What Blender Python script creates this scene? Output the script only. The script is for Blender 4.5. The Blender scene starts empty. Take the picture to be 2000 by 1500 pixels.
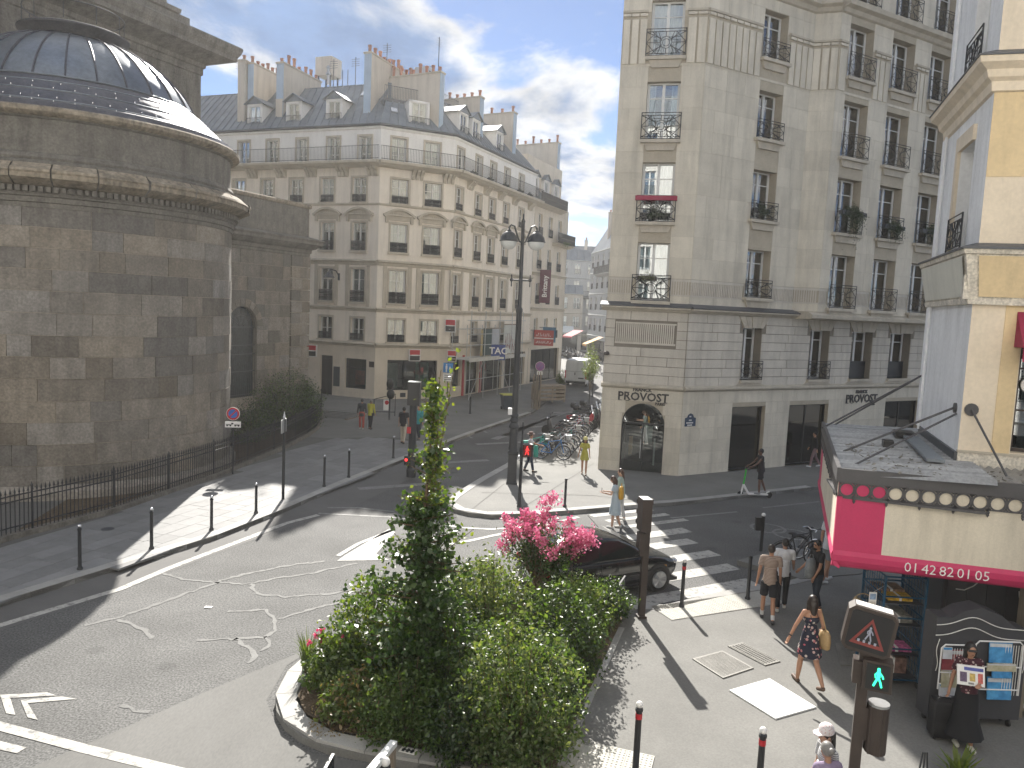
import bpy, bmesh, math, random
import numpy as np
from math import sin, cos, tan, pi, radians, atan2, sqrt, hypot
from mathutils import Matrix, Vector, Euler
random.seed(7)
SC = bpy.context.scene
COL = SC.collection

# ------------------------------------------------------------------ camera
CAM_H = 6.9
TH, RO = math.atan(148 / 1500), math.atan(.045)
_F = Vector((0, cos(TH), -sin(TH))); _R0 = Vector((1, 0, 0)); _U0 = Vector((0, sin(TH), cos(TH)))
_R = cos(RO) * _R0 + sin(RO) * _U0; _U = -sin(RO) * _R0 + cos(RO) * _U0
cd = bpy.data.cameras.new('camera'); cam = bpy.data.objects.new('camera', cd); COL.objects.link(cam)
cd.sensor_width = 36; cd.lens = 27.0; cd.clip_end = 3000; cd.clip_start = .1
cam.matrix_world = Matrix(((_R.x, _U.x, -_F.x, 0), (_R.y, _U.y, -_F.y, 0), (_R.z, _U.z, -_F.z, CAM_H), (0, 0, 0, 1)))
SC.camera = cam

# ------------------------------------------------------------------ sky, sun, exposure
SUN_AZ, SUN_EL = radians(-7.2), radians(36)
SUN_D = Vector((sin(SUN_AZ) * cos(SUN_EL), cos(SUN_AZ) * cos(SUN_EL), sin(SUN_EL)))
w = bpy.data.worlds.new('World'); SC.world = w; w.use_nodes = True
nt = w.node_tree; nt.nodes.clear()
def N(t, kind, **kw):
    n = t.nodes.new(kind)
    for k, v in kw.items():
        if k.startswith('i_'):
            key = k[2:]
            n.inputs[int(key) if key.isdigit() else key.replace('_', ' ')].default_value = v
        else: setattr(n, k, v)
    return n
sky = N(nt, 'ShaderNodeTexSky', sky_type='NISHITA', sun_disc=False, sun_elevation=SUN_EL, sun_rotation=SUN_AZ, air_density=.5, dust_density=.05, ozone_density=2.0)
tc = N(nt, 'ShaderNodeTexCoord'); sep = N(nt, 'ShaderNodeSeparateXYZ')
nt.links.new(tc.outputs['Generated'], sep.inputs[0])
zz = N(nt, 'ShaderNodeMath', operation='MAXIMUM', i_1=0.0); nt.links.new(sep.outputs[2], zz.inputs[0])
za = N(nt, 'ShaderNodeMath', operation='ADD', i_1=.16); nt.links.new(zz.outputs[0], za.inputs[0])
inv = N(nt, 'ShaderNodeMath', operation='DIVIDE', i_0=1.0); nt.links.new(za.outputs[0], inv.inputs[1])
sc_ = N(nt, 'ShaderNodeVectorMath', operation='SCALE'); nt.links.new(tc.outputs['Generated'], sc_.inputs[0]); nt.links.new(inv.outputs[0], sc_.inputs['Scale'])
CLOUD_OFF = (0.75, 4.42, 0.0)
mp = N(nt, 'ShaderNodeMapping'); mp.inputs['Location'].default_value = CLOUD_OFF; mp.inputs['Scale'].default_value = (1.0, .8, 0)
nt.links.new(sc_.outputs[0], mp.inputs[0])
n1 = N(nt, 'ShaderNodeTexNoise', i_Scale=1.3, i_Detail=9.0, i_Roughness=.56, i_Distortion=.25); nt.links.new(mp.outputs[0], n1.inputs['Vector'])
n2 = N(nt, 'ShaderNodeTexNoise', i_Scale=3.4, i_Detail=7.0, i_Roughness=.6); nt.links.new(mp.outputs[0], n2.inputs['Vector'])
r1 = N(nt, 'ShaderNodeMapRange', i_1=.435, i_2=.52, interpolation_type='SMOOTHSTEP'); nt.links.new(n1.outputs[0], r1.inputs[0])
r2 = N(nt, 'ShaderNodeMapRange', i_1=.50, i_2=.62, interpolation_type='SMOOTHSTEP'); nt.links.new(n1.outputs[0], r2.inputs[0])
cmix = N(nt, 'ShaderNodeMix', data_type='RGBA')       # bright rims to blue-grey thick middles
CLOUD_W = (6.0, 6.1, 6.2, 1); CLOUD_G = (1.75, 2.6, 4.3, 1)
cmix.inputs[6].default_value = CLOUD_W; cmix.inputs[7].default_value = CLOUD_G
nt.links.new(r2.outputs[0], cmix.inputs[0])
shade = N(nt, 'ShaderNodeMapRange', i_1=.3, i_2=.75, i_3=.72, i_4=1.2); nt.links.new(n2.outputs[0], shade.inputs[0])
cm2 = N(nt, 'ShaderNodeVectorMath', operation='SCALE'); nt.links.new(cmix.outputs[2], cm2.inputs[0]); nt.links.new(shade.outputs[0], cm2.inputs['Scale'])
fin = N(nt, 'ShaderNodeMix', data_type='RGBA'); nt.links.new(r1.outputs[0], fin.inputs[0]); nt.links.new(sky.outputs[0], fin.inputs[6]); nt.links.new(cm2.outputs[0], fin.inputs[7])
bg = N(nt, 'ShaderNodeBackground', i_Strength=.054); nt.links.new(fin.outputs[2], bg.inputs[0])
wo = N(nt, 'ShaderNodeOutputWorld'); nt.links.new(bg.outputs[0], wo.inputs[0])

sd = bpy.data.lights.new('sun', 'SUN'); sun = bpy.data.objects.new('sun', sd); COL.objects.link(sun)
sd.energy = 3.8; sd.angle = radians(.55); sd.color = (1, .95, .87)
sun.rotation_euler = (-SUN_D).to_track_quat('-Z', 'Y').to_euler(); sun.location = (0, 40, 60)
SC.view_settings.view_transform = 'Standard'; SC.view_settings.look = 'None'
SC.view_settings.exposure = 1.55; SC.view_settings.gamma = 1; SC.view_settings.use_curve_mapping = False
SC.render.engine = 'CYCLES'; SC.cycles.max_bounces = 6; SC.cycles.transparent_max_bounces = 12; SC.cycles.caustics_reflective = False; SC.cycles.caustics_refractive = False
SC.cycles.use_denoising = True; SC.cycles.volume_bounces = 1

# ------------------------------------------------------------------ helpers
def ray(u, v): return _F * 1500 + _R * (u - 1000) - _U * (v - 750)
def G(u, v, z=0.):
    d = ray(u, v); t = (z - CAM_H) / d.z
    return Vector((d.x * t, d.y * t, z))
WM = {}
def wmat(o): return WM.get(o.name, Matrix())
def setp(o, props):
    for k, v in props.items():
        if v is not None: o[k] = v
def link(name, data, parent=None, M=None, rel=False, **props):
    """rel: M is relative to the parent; otherwise M is a world matrix"""
    o = bpy.data.objects.new(name, data); COL.objects.link(o)
    M = M if M is not None else Matrix()
    if parent is not None:
        o.parent = parent
        if not rel: o.matrix_parent_inverse = wmat(parent).inverted()
        o.matrix_basis = M
        WM[o.name] = (wmat(parent) @ M) if rel else M
    else:
        o.matrix_basis = M; WM[o.name] = M
    setp(o, props)
    return o
def thing(name, label, cat, loc=(0, 0, 0), rz=0., group=None, **kw):
    M = Matrix.Translation(loc) @ Matrix.Rotation(rz, 4, 'Z')
    return link(name, None, None, M, label=label, category=cat, group=group, **kw)
def dup(root, M, label=None, group=None):
    """copy of a thing with its parts and sub-parts"""
    r = root.copy(); COL.objects.link(r); r.matrix_basis = M; WM[r.name] = M
    if label: r['label'] = label
    if group: r['group'] = group
    for ch in root.children:
        c = ch.copy(); COL.objects.link(c); c.parent = r
        for g in ch.children:
            d = g.copy(); COL.objects.link(d); d.parent = c
    return r
def TR(x, y, z=0, rz=0.): return Matrix.Translation((x, y, z)) @ Matrix.Rotation(rz, 4, 'Z')
def frame(o, ang, z=0.):
    """facade frame: local x to the viewer's right along heading ang (deg from +Y towards +X), y into the wall, z up"""
    a = radians(ang); X = Vector((sin(a), cos(a), 0)); Y = Vector((-X.y, X.x, 0))
    return Matrix(((X.x, Y.x, 0, o[0]), (X.y, Y.y, 0, o[1]), (0, 0, 1, z), (0, 0, 0, 1)))

class B:
    def __init__(s, M=None): s.v = []; s.f = []; s.m = []; s.M = M; s.mi = 0
    def add(s, pts, faces):
        n = len(s.v)
        if s.M is not None: pts = [s.M @ Vector(p) for p in pts]
        s.v.extend([tuple(p) for p in pts]); s.f.extend([tuple(i + n for i in f) for f in faces]); s.m.extend([s.mi] * len(faces))
        return s
    def box(s, x0, x1, y0, y1, z0, z1):
        if x0 > x1: x0, x1 = x1, x0
        if y0 > y1: y0, y1 = y1, y0
        if z0 > z1: z0, z1 = z1, z0
        return s.add([(x0, y0, z0), (x1, y0, z0), (x1, y1, z0), (x0, y1, z0), (x0, y0, z1), (x1, y0, z1), (x1, y1, z1), (x0, y1, z1)],
                     [(0, 3, 2, 1), (4, 5, 6, 7), (0, 1, 5, 4), (1, 2, 6, 5), (2, 3, 7, 6), (3, 0, 4, 7)])
    def quad(s, *p): return s.add(p, [tuple(range(len(p)))])
    def prism(s, pts, z0, z1):
        """polygon (x,y) ccw, extruded in z"""
        n = len(pts)
        return s.add([(x, y, z0) for x, y in pts] + [(x, y, z1) for x, y in pts],
                     [tuple(range(n - 1, -1, -1)), tuple(range(n, 2 * n))] + [(i, (i + 1) % n, n + (i + 1) % n, n + i) for i in range(n)])
    def prismy(s, pts, y0, y1):
        """polygon (x,z) ccw seen from -y, extruded in y"""
        n = len(pts)
        return s.add([(x, y0, z) for x, z in pts] + [(x, y1, z) for x, z in pts],
                     [tuple(range(n)), tuple(range(2 * n - 1, n - 1, -1))] + [(i, n + i, n + (i + 1) % n, (i + 1) % n) for i in range(n)])
    def prismx(s, pts, x0, x1):
        """polygon (y,z), extruded in x"""
        n = len(pts)
        return s.add([(x0, y, z) for y, z in pts] + [(x1, y, z) for y, z in pts],
                     [tuple(range(n - 1, -1, -1)), tuple(range(n, 2 * n))] + [(i, (i + 1) % n, n + (i + 1) % n, n + i) for i in range(n)])
    def tube(s, pts, r, n=8, closed=False):
        pts = [Vector(p) for p in pts]; k = len(pts); R = r if isinstance(r, (list, tuple)) else [r] * k
        V = []; up = None
        for i, p in enumerate(pts):
            if closed: d = pts[(i + 1) % k] - pts[i - 1]
            else: d = pts[min(i + 1, k - 1)] - pts[max(i - 1, 0)]
            d = d.normalized() if d.length > 1e-9 else Vector((0, 0, 1))
            if up is None:
                up = Vector((0, 0, 1)) if abs(d.z) < .9 else Vector((1, 0, 0))
            a = (up - d * up.dot(d))
            a = a.normalized() if a.length > 1e-6 else d.orthogonal().normalized()
            up = a; b = d.cross(a)
            for j in range(n):
                t = 2 * pi * j / n; V.append(p + a * (R[i] * cos(t)) + b * (R[i] * sin(t)))
        Fc = []
        for i in range(k if closed else k - 1):
            i2 = (i + 1) % k
            for j in range(n): Fc.append((i * n + j, i * n + (j + 1) % n, i2 * n + (j + 1) % n, i2 * n + j))
        if not closed: Fc += [tuple(range(n - 1, -1, -1)), tuple(range((k - 1) * n, k * n))]
        return s.add(V, Fc)
    def lathe(s, prof, n=16, c=(0, 0, 0), a0=0, a1=2 * pi, sx=1, sy=1):
        full = abs(a1 - a0 - 2 * pi) < 1e-6; m = n if full else n + 1; V = []
        for r, z in prof:
            for j in range(m):
                t = a0 + (a1 - a0) * j / n; V.append((c[0] + r * cos(t) * sx, c[1] + r * sin(t) * sy, c[2] + z))
        Fc = []
        for i in range(len(prof) - 1):
            for j in range(n):
                j2 = (j + 1) % m; Fc.append((i * m + j, i * m + j2, (i + 1) * m + j2, (i + 1) * m + j))
        if full:
            if prof[0][0] > 1e-4: Fc.append(tuple(range(m - 1, -1, -1)))
            if prof[-1][0] > 1e-4: Fc.append(tuple(range((len(prof) - 1) * m, len(prof) * m)))
        return s.add(V, Fc)
    def ell(s, c, r, n=12, k=8, rot=None):
        V = []; Fc = []
        for i in range(k + 1):
            p = pi * i / k
            for j in range(n):
                t = 2 * pi * j / n; q = Vector((r[0] * sin(p) * cos(t), r[1] * sin(p) * sin(t), -r[2] * cos(p)))
                if rot is not None: q = rot @ q
                V.append(Vector(c) + q)
        for i in range(k):
            for j in range(n): Fc.append((i * n + j, i * n + (j + 1) % n, (i + 1) * n + (j + 1) % n, (i + 1) * n + j))
        return s.add(V, Fc)
    def mesh(s, name, mats, smooth=False):
        me = bpy.data.meshes.new(name); me.from_pydata(s.v, [], s.f)
        if not isinstance(mats, (list, tuple)): mats = [mats]
        for m in mats: me.materials.append(m)
        if len(mats) > 1: me.polygons.foreach_set('material_index', s.m)
        if smooth:
            me.polygons.foreach_set('use_smooth', [True] * len(me.polygons))
            try: me.set_sharp_from_angle(angle=radians(smooth if smooth is not True else 40))
            except Exception: pass
        me.update(); return me
    def obj(s, name, mats, parent=None, M=None, smooth=False, rel=False, **props):
        return link(name, s.mesh(name, mats, smooth), parent, M, rel, **props)
ORD = ('first', 'second', 'third', 'fourth', 'fifth', 'sixth', 'seventh', 'eighth', 'ninth', 'tenth', 'eleventh')
CACHE = {}
def cached(key, fn):
    if key not in CACHE: CACHE[key] = fn()
    return CACHE[key]
def text_mesh(txt, size, mat, name, depth=.01, align='CENTER', bold=0.):
    c = bpy.data.curves.new(name, 'FONT'); c.body = txt; c.size = size; c.extrude = depth; c.align_x = align; c.align_y = 'CENTER'; c.offset = bold; c.resolution_u = 2
    o = bpy.data.objects.new(name, c); COL.objects.link(o)
    me = bpy.data.meshes.new_from_object(o.evaluated_get(bpy.context.evaluated_depsgraph_get()))
    bpy.data.objects.remove(o); bpy.data.curves.remove(c)
    me.materials.clear(); me.materials.append(mat); return me
UPR = Matrix.Rotation(pi / 2, 4, 'X')       # text lies in XY; stand it up facing -y
def arc(cx, cz, r, a0, a1, n): return [(cx + r * cos(a0 + (a1 - a0) * i / n), cz + r * sin(a0 + (a1 - a0) * i / n)) for i in range(n + 1)]

# ------------------------------------------------------------------ materials
def mat(name, c, rough=.7, var=.12, vs=2.0, fine=.1, fs=30., bump=0., metal=0., rnd=0., c2=None, stain=0., spec=.5, bs=None, emis=None, es=1., wear=0., wear_c=(.13, .13, .127), patch=0., stretch=None, rnd_hue=None, coat=0.):
    m = bpy.data.materials.new(name); m.use_nodes = True; t = m.node_tree; p = t.nodes['Principled BSDF']
    p.inputs['Roughness'].default_value = rough; p.inputs['Metallic'].default_value = metal; p.inputs['Specular IOR Level'].default_value = spec
    if coat: p.inputs['Coat Weight'].default_value = coat; p.inputs['Coat Roughness'].default_value = .05
    g = N(t, 'ShaderNodeNewGeometry'); vec = g.outputs['Position']
    if stretch:
        mpn = N(t, 'ShaderNodeMapping'); mpn.inputs['Scale'].default_value = stretch; t.links.new(vec, mpn.inputs[0]); vec = mpn.outputs[0]
    a = N(t, 'ShaderNodeTexNoise', i_Scale=vs, i_Detail=5., i_Roughness=.6); t.links.new(vec, a.inputs['Vector'])
    mr = N(t, 'ShaderNodeMapRange', i_1=.28, i_2=.72, i_3=0., i_4=1.); t.links.new(a.outputs[0], mr.inputs[0])
    mx = N(t, 'ShaderNodeMix', data_type='RGBA')
    hi = c2 if c2 else tuple(min(1, x * (1 + var)) for x in c); lo = c if c2 else tuple(x * (1 - var) for x in c)
    mx.inputs[6].default_value = (*lo, 1); mx.inputs[7].default_value = (*hi, 1); t.links.new(mr.outputs[0], mx.inputs[0])
    out = mx.outputs[2]
    def scale_by(sock, out):
        s_ = N(t, 'ShaderNodeVectorMath', operation='SCALE'); t.links.new(out, s_.inputs[0]); t.links.new(sock, s_.inputs['Scale']); return s_.outputs[0]
    b = None
    if fine:
        b = N(t, 'ShaderNodeTexNoise', i_Scale=fs, i_Detail=3.); t.links.new(vec, b.inputs['Vector'])
        r = N(t, 'ShaderNodeMapRange', i_1=.3, i_2=.7, i_3=1 - fine, i_4=1 + fine); t.links.new(b.outputs[0], r.inputs[0]); out = scale_by(r.outputs[0], out)
    if rnd:
        oi = N(t, 'ShaderNodeObjectInfo'); r = N(t, 'ShaderNodeMapRange', i_3=1 - rnd, i_4=1 + rnd); t.links.new(oi.outputs['Random'], r.inputs[0]); out = scale_by(r.outputs[0], out)
        if rnd_hue:
            m3 = N(t, 'ShaderNodeMath', operation='MULTIPLY', i_1=7.31); t.links.new(oi.outputs['Random'], m3.inputs[0])
            m4 = N(t, 'ShaderNodeMath', operation='FRACT'); t.links.new(m3.outputs[0], m4.inputs[0])
            mh = N(t, 'ShaderNodeMix', data_type='RGBA', blend_type='MULTIPLY'); mh.inputs[7].default_value = (*rnd_hue, 1)
            t.links.new(m4.outputs[0], mh.inputs[0]); t.links.new(out, mh.inputs[6]); out = mh.outputs[2]
    if stain:
        s1 = N(t, 'ShaderNodeMapping'); s1.inputs['Scale'].default_value = (1.6, 1.6, .16); t.links.new(g.outputs['Position'], s1.inputs[0])
        s2 = N(t, 'ShaderNodeTexNoise', i_Scale=1.6, i_Detail=6., i_Roughness=.65); t.links.new(s1.outputs[0], s2.inputs['Vector'])
        s3 = N(t, 'ShaderNodeMapRange', i_1=.45, i_2=.75, i_3=1., i_4=1 - stain); t.links.new(s2.outputs[0], s3.inputs[0]); out = scale_by(s3.outputs[0], out)
    if patch:
        pn = N(t, 'ShaderNodeTexNoise', i_Scale=.22, i_Detail=4., i_Roughness=.7); t.links.new(vec, pn.inputs['Vector'])
        pr = N(t, 'ShaderNodeMapRange', i_1=.35, i_2=.65, i_3=1 - patch, i_4=1 + patch * .6); t.links.new(pn.outputs[0], pr.inputs[0]); out = scale_by(pr.outputs[0], out)
        vs_ = N(t, 'ShaderNodeTexVoronoi', i_Scale=.55); t.links.new(vec, vs_.inputs['Vector'])
        v2 = N(t, 'ShaderNodeMapRange', i_1=.03, i_2=.16, i_3=1 - patch * 1.2, i_4=1., interpolation_type='SMOOTHSTEP'); t.links.new(vs_.outputs['Distance'], v2.inputs[0]); out = scale_by(v2.outputs[0], out)
    if wear:
        wn = N(t, 'ShaderNodeTexNoise', i_Scale=5., i_Detail=8., i_Roughness=.75); t.links.new(vec, wn.inputs['Vector'])
        wr = N(t, 'ShaderNodeMapRange', i_1=.5, i_2=.62, i_3=.12, i_4=wear); t.links.new(wn.outputs[0], wr.inputs[0])
        wm_ = N(t, 'ShaderNodeMix', data_type='RGBA'); wm_.inputs[7].default_value = (*wear_c, 1); t.links.new(wr.outputs[0], wm_.inputs[0]); t.links.new(out, wm_.inputs[6]); out = wm_.outputs[2]
    t.links.new(out, p.inputs['Base Color'])
    if bump:
        bn = N(t, 'ShaderNodeBump', i_Strength=min(1, bump), i_Distance=.02)
        bt = N(t, 'ShaderNodeTexNoise', i_Scale=bs or fs, i_Detail=4.); t.links.new(vec, bt.inputs['Vector'])
        t.links.new(bt.outputs[0], bn.inputs['Height']); t.links.new(bn.outputs[0], p.inputs['Normal'])
    if emis:
        p.inputs['Emission Color'].default_value = (*emis, 1); p.inputs['Emission Strength'].default_value = es
    return m
def glassmat(name, tint=(.75, .82, .85), extra=.06, rough=.01):
    m = bpy.data.materials.new(name); m.use_nodes = True; t = m.node_tree; t.nodes.clear()
    tr = N(t, 'ShaderNodeBsdfTransparent', i_0=(*tint, 1)); gl = N(t, 'ShaderNodeBsdfGlossy', i_0=(1, 1, 1, 1), i_Roughness=rough)
    fr = N(t, 'ShaderNodeFresnel', i_IOR=1.5); ad = N(t, 'ShaderNodeMath', operation='ADD', i_1=extra); t.links.new(fr.outputs[0], ad.inputs[0])
    mx = N(t, 'ShaderNodeMixShader'); t.links.new(ad.outputs[0], mx.inputs[0]); t.links.new(tr.outputs[0], mx.inputs[1]); t.links.new(gl.outputs[0], mx.inputs[2])
    o = N(t, 'ShaderNodeOutputMaterial'); t.links.new(mx.outputs[0], o.inputs[0]); return m
def leafmat(name, c, c2, trans=.45, tt=(1.5, 1.45, .55)):
    m = bpy.data.materials.new(name); m.use_nodes = True; t = m.node_tree; t.nodes.clear()
    g = N(t, 'ShaderNodeNewGeometry'); r = N(t, 'ShaderNodeMix', data_type='RGBA'); r.inputs[6].default_value = (*c, 1); r.inputs[7].default_value = (*c2, 1)
    t.links.new(g.outputs['Random Per Island'], r.inputs[0])
    d = N(t, 'ShaderNodeBsdfPrincipled', i_Roughness=.38); t.links.new(r.outputs[2], d.inputs['Base Color']); d.inputs['Specular IOR Level'].default_value = .6
    sc2 = N(t, 'ShaderNodeMix', data_type='RGBA', blend_type='MULTIPLY'); sc2.inputs[0].default_value = 1; sc2.inputs[7].default_value = (*tt, 1); t.links.new(r.outputs[2], sc2.inputs[6])
    tl = N(t, 'ShaderNodeBsdfTranslucent'); t.links.new(sc2.outputs[2], tl.inputs[0])
    mx = N(t, 'ShaderNodeMixShader', i_0=trans); t.links.new(d.outputs[0], mx.inputs[1]); t.links.new(tl.outputs[0], mx.inputs[2])
    o = N(t, 'ShaderNodeOutputMaterial'); t.links.new(mx.outputs[0], o.inputs[0]); return m

M_ = {}
M_['asphalt'] = mat('worn_asphalt', (.102, .102, .1), .85, .16, .5, .6, 26., bump=.5, bs=40, patch=.24)
M_['asphalt_smooth'] = mat('smooth_asphalt', (.118, .117, .112), .8, .14, .8, .1, 30, bump=.12, bs=60, patch=.12, stretch=(1, .35, 1))
M_['asphalt_pave'] = mat('pavement_asphalt', (.168, .166, .156), .85, .13, .6, .12, 30, bump=.12, bs=60, patch=.1)
M_['lane'] = mat('lane_asphalt', (.112, .11, .107), .82, .15, .7, .1, 40, bump=.12)
M_['granite'] = mat('kerb_granite', (.33, .325, .31), .75, .12, 3, .12, 60, bump=.15, rnd=.12)
M_['slab'] = mat('paving_slab', (.19, .192, .193), .7, .12, 2.5, .08, 50, bump=.1, rnd=.14)
M_['joint'] = mat('joint', (.12, .117, .11), .9)
M_['paint'] = mat('road_paint', (.44, .43, .40), .7, .14, 1.2, .15, 18, wear=.85, wear_c=(.12, .12, .117))
M_['paint_mid'] = mat('faded_road_paint', (.33, .325, .31), .7, .14, 1.2, .15, 18, wear=.8)
M_['paint_worn'] = mat('worn_road_paint', (.21, .21, .205), .75, .2, 2., .3, 14, wear=.9)
M_['crack'] = mat('sealed_crack', (.17, .17, .165), .8, .1, 3, .2, 30, wear=.85)
M_['tactile'] = mat('tactile_paint', (.42, .41, .37), .7, .08, 1.5, .1, 20)
M_['soil'] = mat('soil', (.09, .065, .04), .95, .3, 3, .3, 25, bump=.8, bs=20)
M_['church'] = mat('church_stone', (.175, .15, .12), .9, .3, 2.2, .22, 14, bump=.4, bs=16, rnd=.32, stain=.3, rnd_hue=(.88, .95, 1.08), c2=(.265, .23, .185))
M_['church_mortar'] = mat('church_mortar', (.34, .30, .24), .95, .25, 3, .1, 20)
M_['church_dark'] = mat('church_dark_stone', (.125, .116, .10), .9, .3, 2., .2, 14, bump=.3, bs=14, stain=.45, c2=(.20, .185, .16))
M_['cornice'] = mat('church_cornice_stone', (.20, .165, .12), .9, .3, 1.2, .3, 8, bump=.4, bs=12, stain=.6, c2=(.34, .29, .22))
M_['lead'] = mat('lead_sheet', (.13, .15, .175), .33, .14, 1.5, .1, 8, metal=.55, bump=.12, bs=5, c2=(.2, .225, .26))
M_['lead_dark'] = mat('dark_lead', (.085, .085, .10), .42, .2, 2.5, .15, 12, metal=.5, bump=.2, bs=9)
M_['iron'] = mat('black_iron', (.018, .02, .024), .45, .1, 4, .05, spec=.5)
M_['iron_grey'] = mat('grey_iron', (.05, .055, .065), .5, .1, 4)
M_['beige'] = mat('pale_facade_stone', (.79, .725, .635), .88, .07, .8, .05, 20, stain=.17, bump=.08)
M_['beige_up'] = mat('white_render', (.82, .81, .79), .85, .05, .8, .04, 20, stain=.12)
M_['beige_low'] = mat('ground_floor_stone', (.66, .59, .49), .88, .08, .8, .06, 20, stain=.12)
M_['ashlar'] = mat('ashlar_stone', (.62, .57, .475), .88, .09, 1.2, .06, 25, bump=.12, stain=.24, rnd=.07)
M_['ashlar_joint'] = mat('ashlar_joint', (.42, .37, .29), .95)
M_['rustic'] = mat('rusticated_stone', (.56, .52, .455), .88, .09, 1.2, .06, 25, bump=.12, stain=.22, rnd=.06)
M_['rustic_joint'] = mat('rustic_joint', (.22, .195, .16), .95)
M_['stone_trim'] = mat('stone_trim', (.50, .45, .37), .85, .1, 2, .06, 20, stain=.2)
M_['zinc'] = mat('zinc_roof', (.20, .225, .25), .5, .15, 1.0, .08, 12, metal=.25, stain=.2, rnd=.1)
M_['zinc_dark'] = mat('dark_zinc', (.09, .095, .105), .5, .15, 1.0, .08, 12, metal=.2)
M_['white'] = mat('white_joinery', (.72, .72, .70), .5, .04, 3, .02)
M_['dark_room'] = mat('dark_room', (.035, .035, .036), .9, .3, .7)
M_['curtain'] = mat('curtain', (.78, .77, .74), .9, .06, 2, rnd=.15)  # cloth brightened; its white also stands in for light reflected in the panes
M_['glass'] = glassmat('window_glass', extra=.2)
M_['shopglass'] = glassmat('shop_glass', (.7, .75, .74), .05)
M_['pot'] = mat('terracotta', (.36, .16, .10), .85, .2, 3, .1, rnd=.2)
M_['chim'] = mat('chimney_render', (.60, .545, .47), .9, .08, .7, .06, stain=.2)
M_['chim_blue'] = mat('pale_blue_render', (.40, .50, .62), .9, .08, 1.5, .06, stain=.1)
M_['black'] = mat('black_paint', (.015, .015, .017), .4, .1, 4, .03)
M_['dkbrown'] = mat('dark_brown_paint', (.045, .033, .028), .45, .15, 4, .06)
M_['white_paint'] = mat('white_paint', (.78, .77, .75), .5, .05, 2, .03)
M_['steel'] = mat('galvanised_steel', (.45, .46, .47), .4, .1, 6, .06, metal=.8)
M_['silver'] = mat('bright_metal', (.65, .66, .68), .25, .05, 6, .03, metal=.9)
M_['wood'] = mat('raw_wood', (.24, .20, .155), .85, .2, 3, .15, 30, stretch=(1, 1, .2))
M_['red'] = mat('red_enamel', (.45, .02, .03), .4, .05, 3)
M_['blue'] = mat('blue_enamel', (.02, .13, .48), .4, .05, 3)
M_['lampglass'] = mat('frosted_glass', (.75, .76, .74), .25, .05, 6, .02)
M_['rubber'] = mat('rubber', (.018, .018, .018), .8, .1, 8)
# ================================================================== GROUND
PZ = .12
def GP(lst, z=PZ): return [G(u, v, z) for u, v in lst]
def xy(lst): return [(p[0], p[1]) for p in lst]
def ccw(P):
    a = sum(P[i][0] * P[(i + 1) % len(P)][1] - P[(i + 1) % len(P)][0] * P[i][1] for i in range(len(P)))
    return P if a > 0 else P[::-1]
road = B().quad((-900, -300, 0), (900, -300, 0), (900, 1500, 0), (-900, 1500, 0)).obj('road', M_['asphalt'], kind='structure')
def sheet(name, P, z, m, parent=road, thick=0.):
    P = ccw(xy(P)); b = B()
    if thick: b.prism(P, z - thick, z)
    else: b.add([(x, y, z) for x, y in P], [tuple(range(len(P)))])
    me = b.mesh(name, m)
    bm = bmesh.new(); bm.from_mesh(me); bmesh.ops.triangulate(bm, faces=[f for f in bm.faces if len(f.verts) > 4]); bm.to_mesh(me); bm.free()
    return link(name, me, parent)
def resample(P, step):
    P = [Vector((p[0], p[1])) for p in P]; out = [P[0]]; need = step
    for a, b in zip(P, P[1:]):
        L = (b - a).length; pos = 0
        while L - pos >= need:
            pos += need; out.append(a + (b - a) * (pos / L)); need = step
        need -= L - pos
    return out
def ribbon(b, P, wd, z, jit=0.):
    P = [Vector((p[0], p[1])) for p in P]; L = []; R = []
    for i, p in enumerate(P):
        d = (P[min(i + 1, len(P) - 1)] - P[max(i - 1, 0)]).normalized(); n = Vector((-d.y, d.x))
        w_ = wd / 2 * (1 + random.uniform(-jit, jit)); L.append(p + n * w_); R.append(p - n * w_)
    for i in range(len(P) - 1): b.quad((*R[i], z), (*R[i + 1], z), (*L[i + 1], z), (*L[i], z))
    return b
# pavements
KL = [(0, 1175), (280, 1089), (414, 1049), (560, 992), (680, 940), (800, 892), (920, 846), (1040, 805)]
kl = xy(GP(KL)); kl = [(kl[0][0] - (kl[1][0] - kl[0][0]) * 1.6, kl[0][1] - (kl[1][1] - kl[0][1]) * 1.6)] + kl + [(4.5, 68), (7.2, 86), (9.2, 130), (9.6, 220)]
pav_l = sheet('pavement', kl + [(-80, 220), (-80, kl[0][1])], PZ, M_['joint'], None, .12); pav_l['kind'] = 'structure'
KR1 = [(868, 978), (872, 986), (886, 994), (915, 1001), (960, 1006), (1010, 1004), (1104, 998), (1188, 991), (1243, 986), (1308, 982), (1380, 975), (1600, 950)]
kr1 = xy(GP(KR1)); e_ = kr1[-1]
kr1 = [(14.2, 220), (13.6, 130), (12.5, 86), (9.8, 68), (3.7, 47.2)] + xy(GP([(992, 904), (930, 938)])) + kr1 + [(e_[0] + 52, e_[1] + 30)]
pav_r = sheet('pavement', kr1 + [(e_[0] + 52, 220)], PZ, M_['asphalt_pave'], None, .12); pav_r['kind'] = 'structure'
KR2 = [(1228, 1182), (1266, 1190), (1340, 1172), (1400, 1157), (1500, 1141), (1560, 1131), (1640, 1106), (1760, 1072)]
KI = [(1228, 1182), (1060, 1150), (900, 1165), (760, 1206), (650, 1252), (600, 1279), (570, 1304), (548, 1334), (538, 1362), (540, 1388), (556, 1413), (590, 1438), (640, 1459), (740, 1478), (870, 1499), (1000, 1520)]
kr2 = xy(GP(KR2)); ki = xy(GP(KI)); e2 = kr2[-1]
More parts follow.
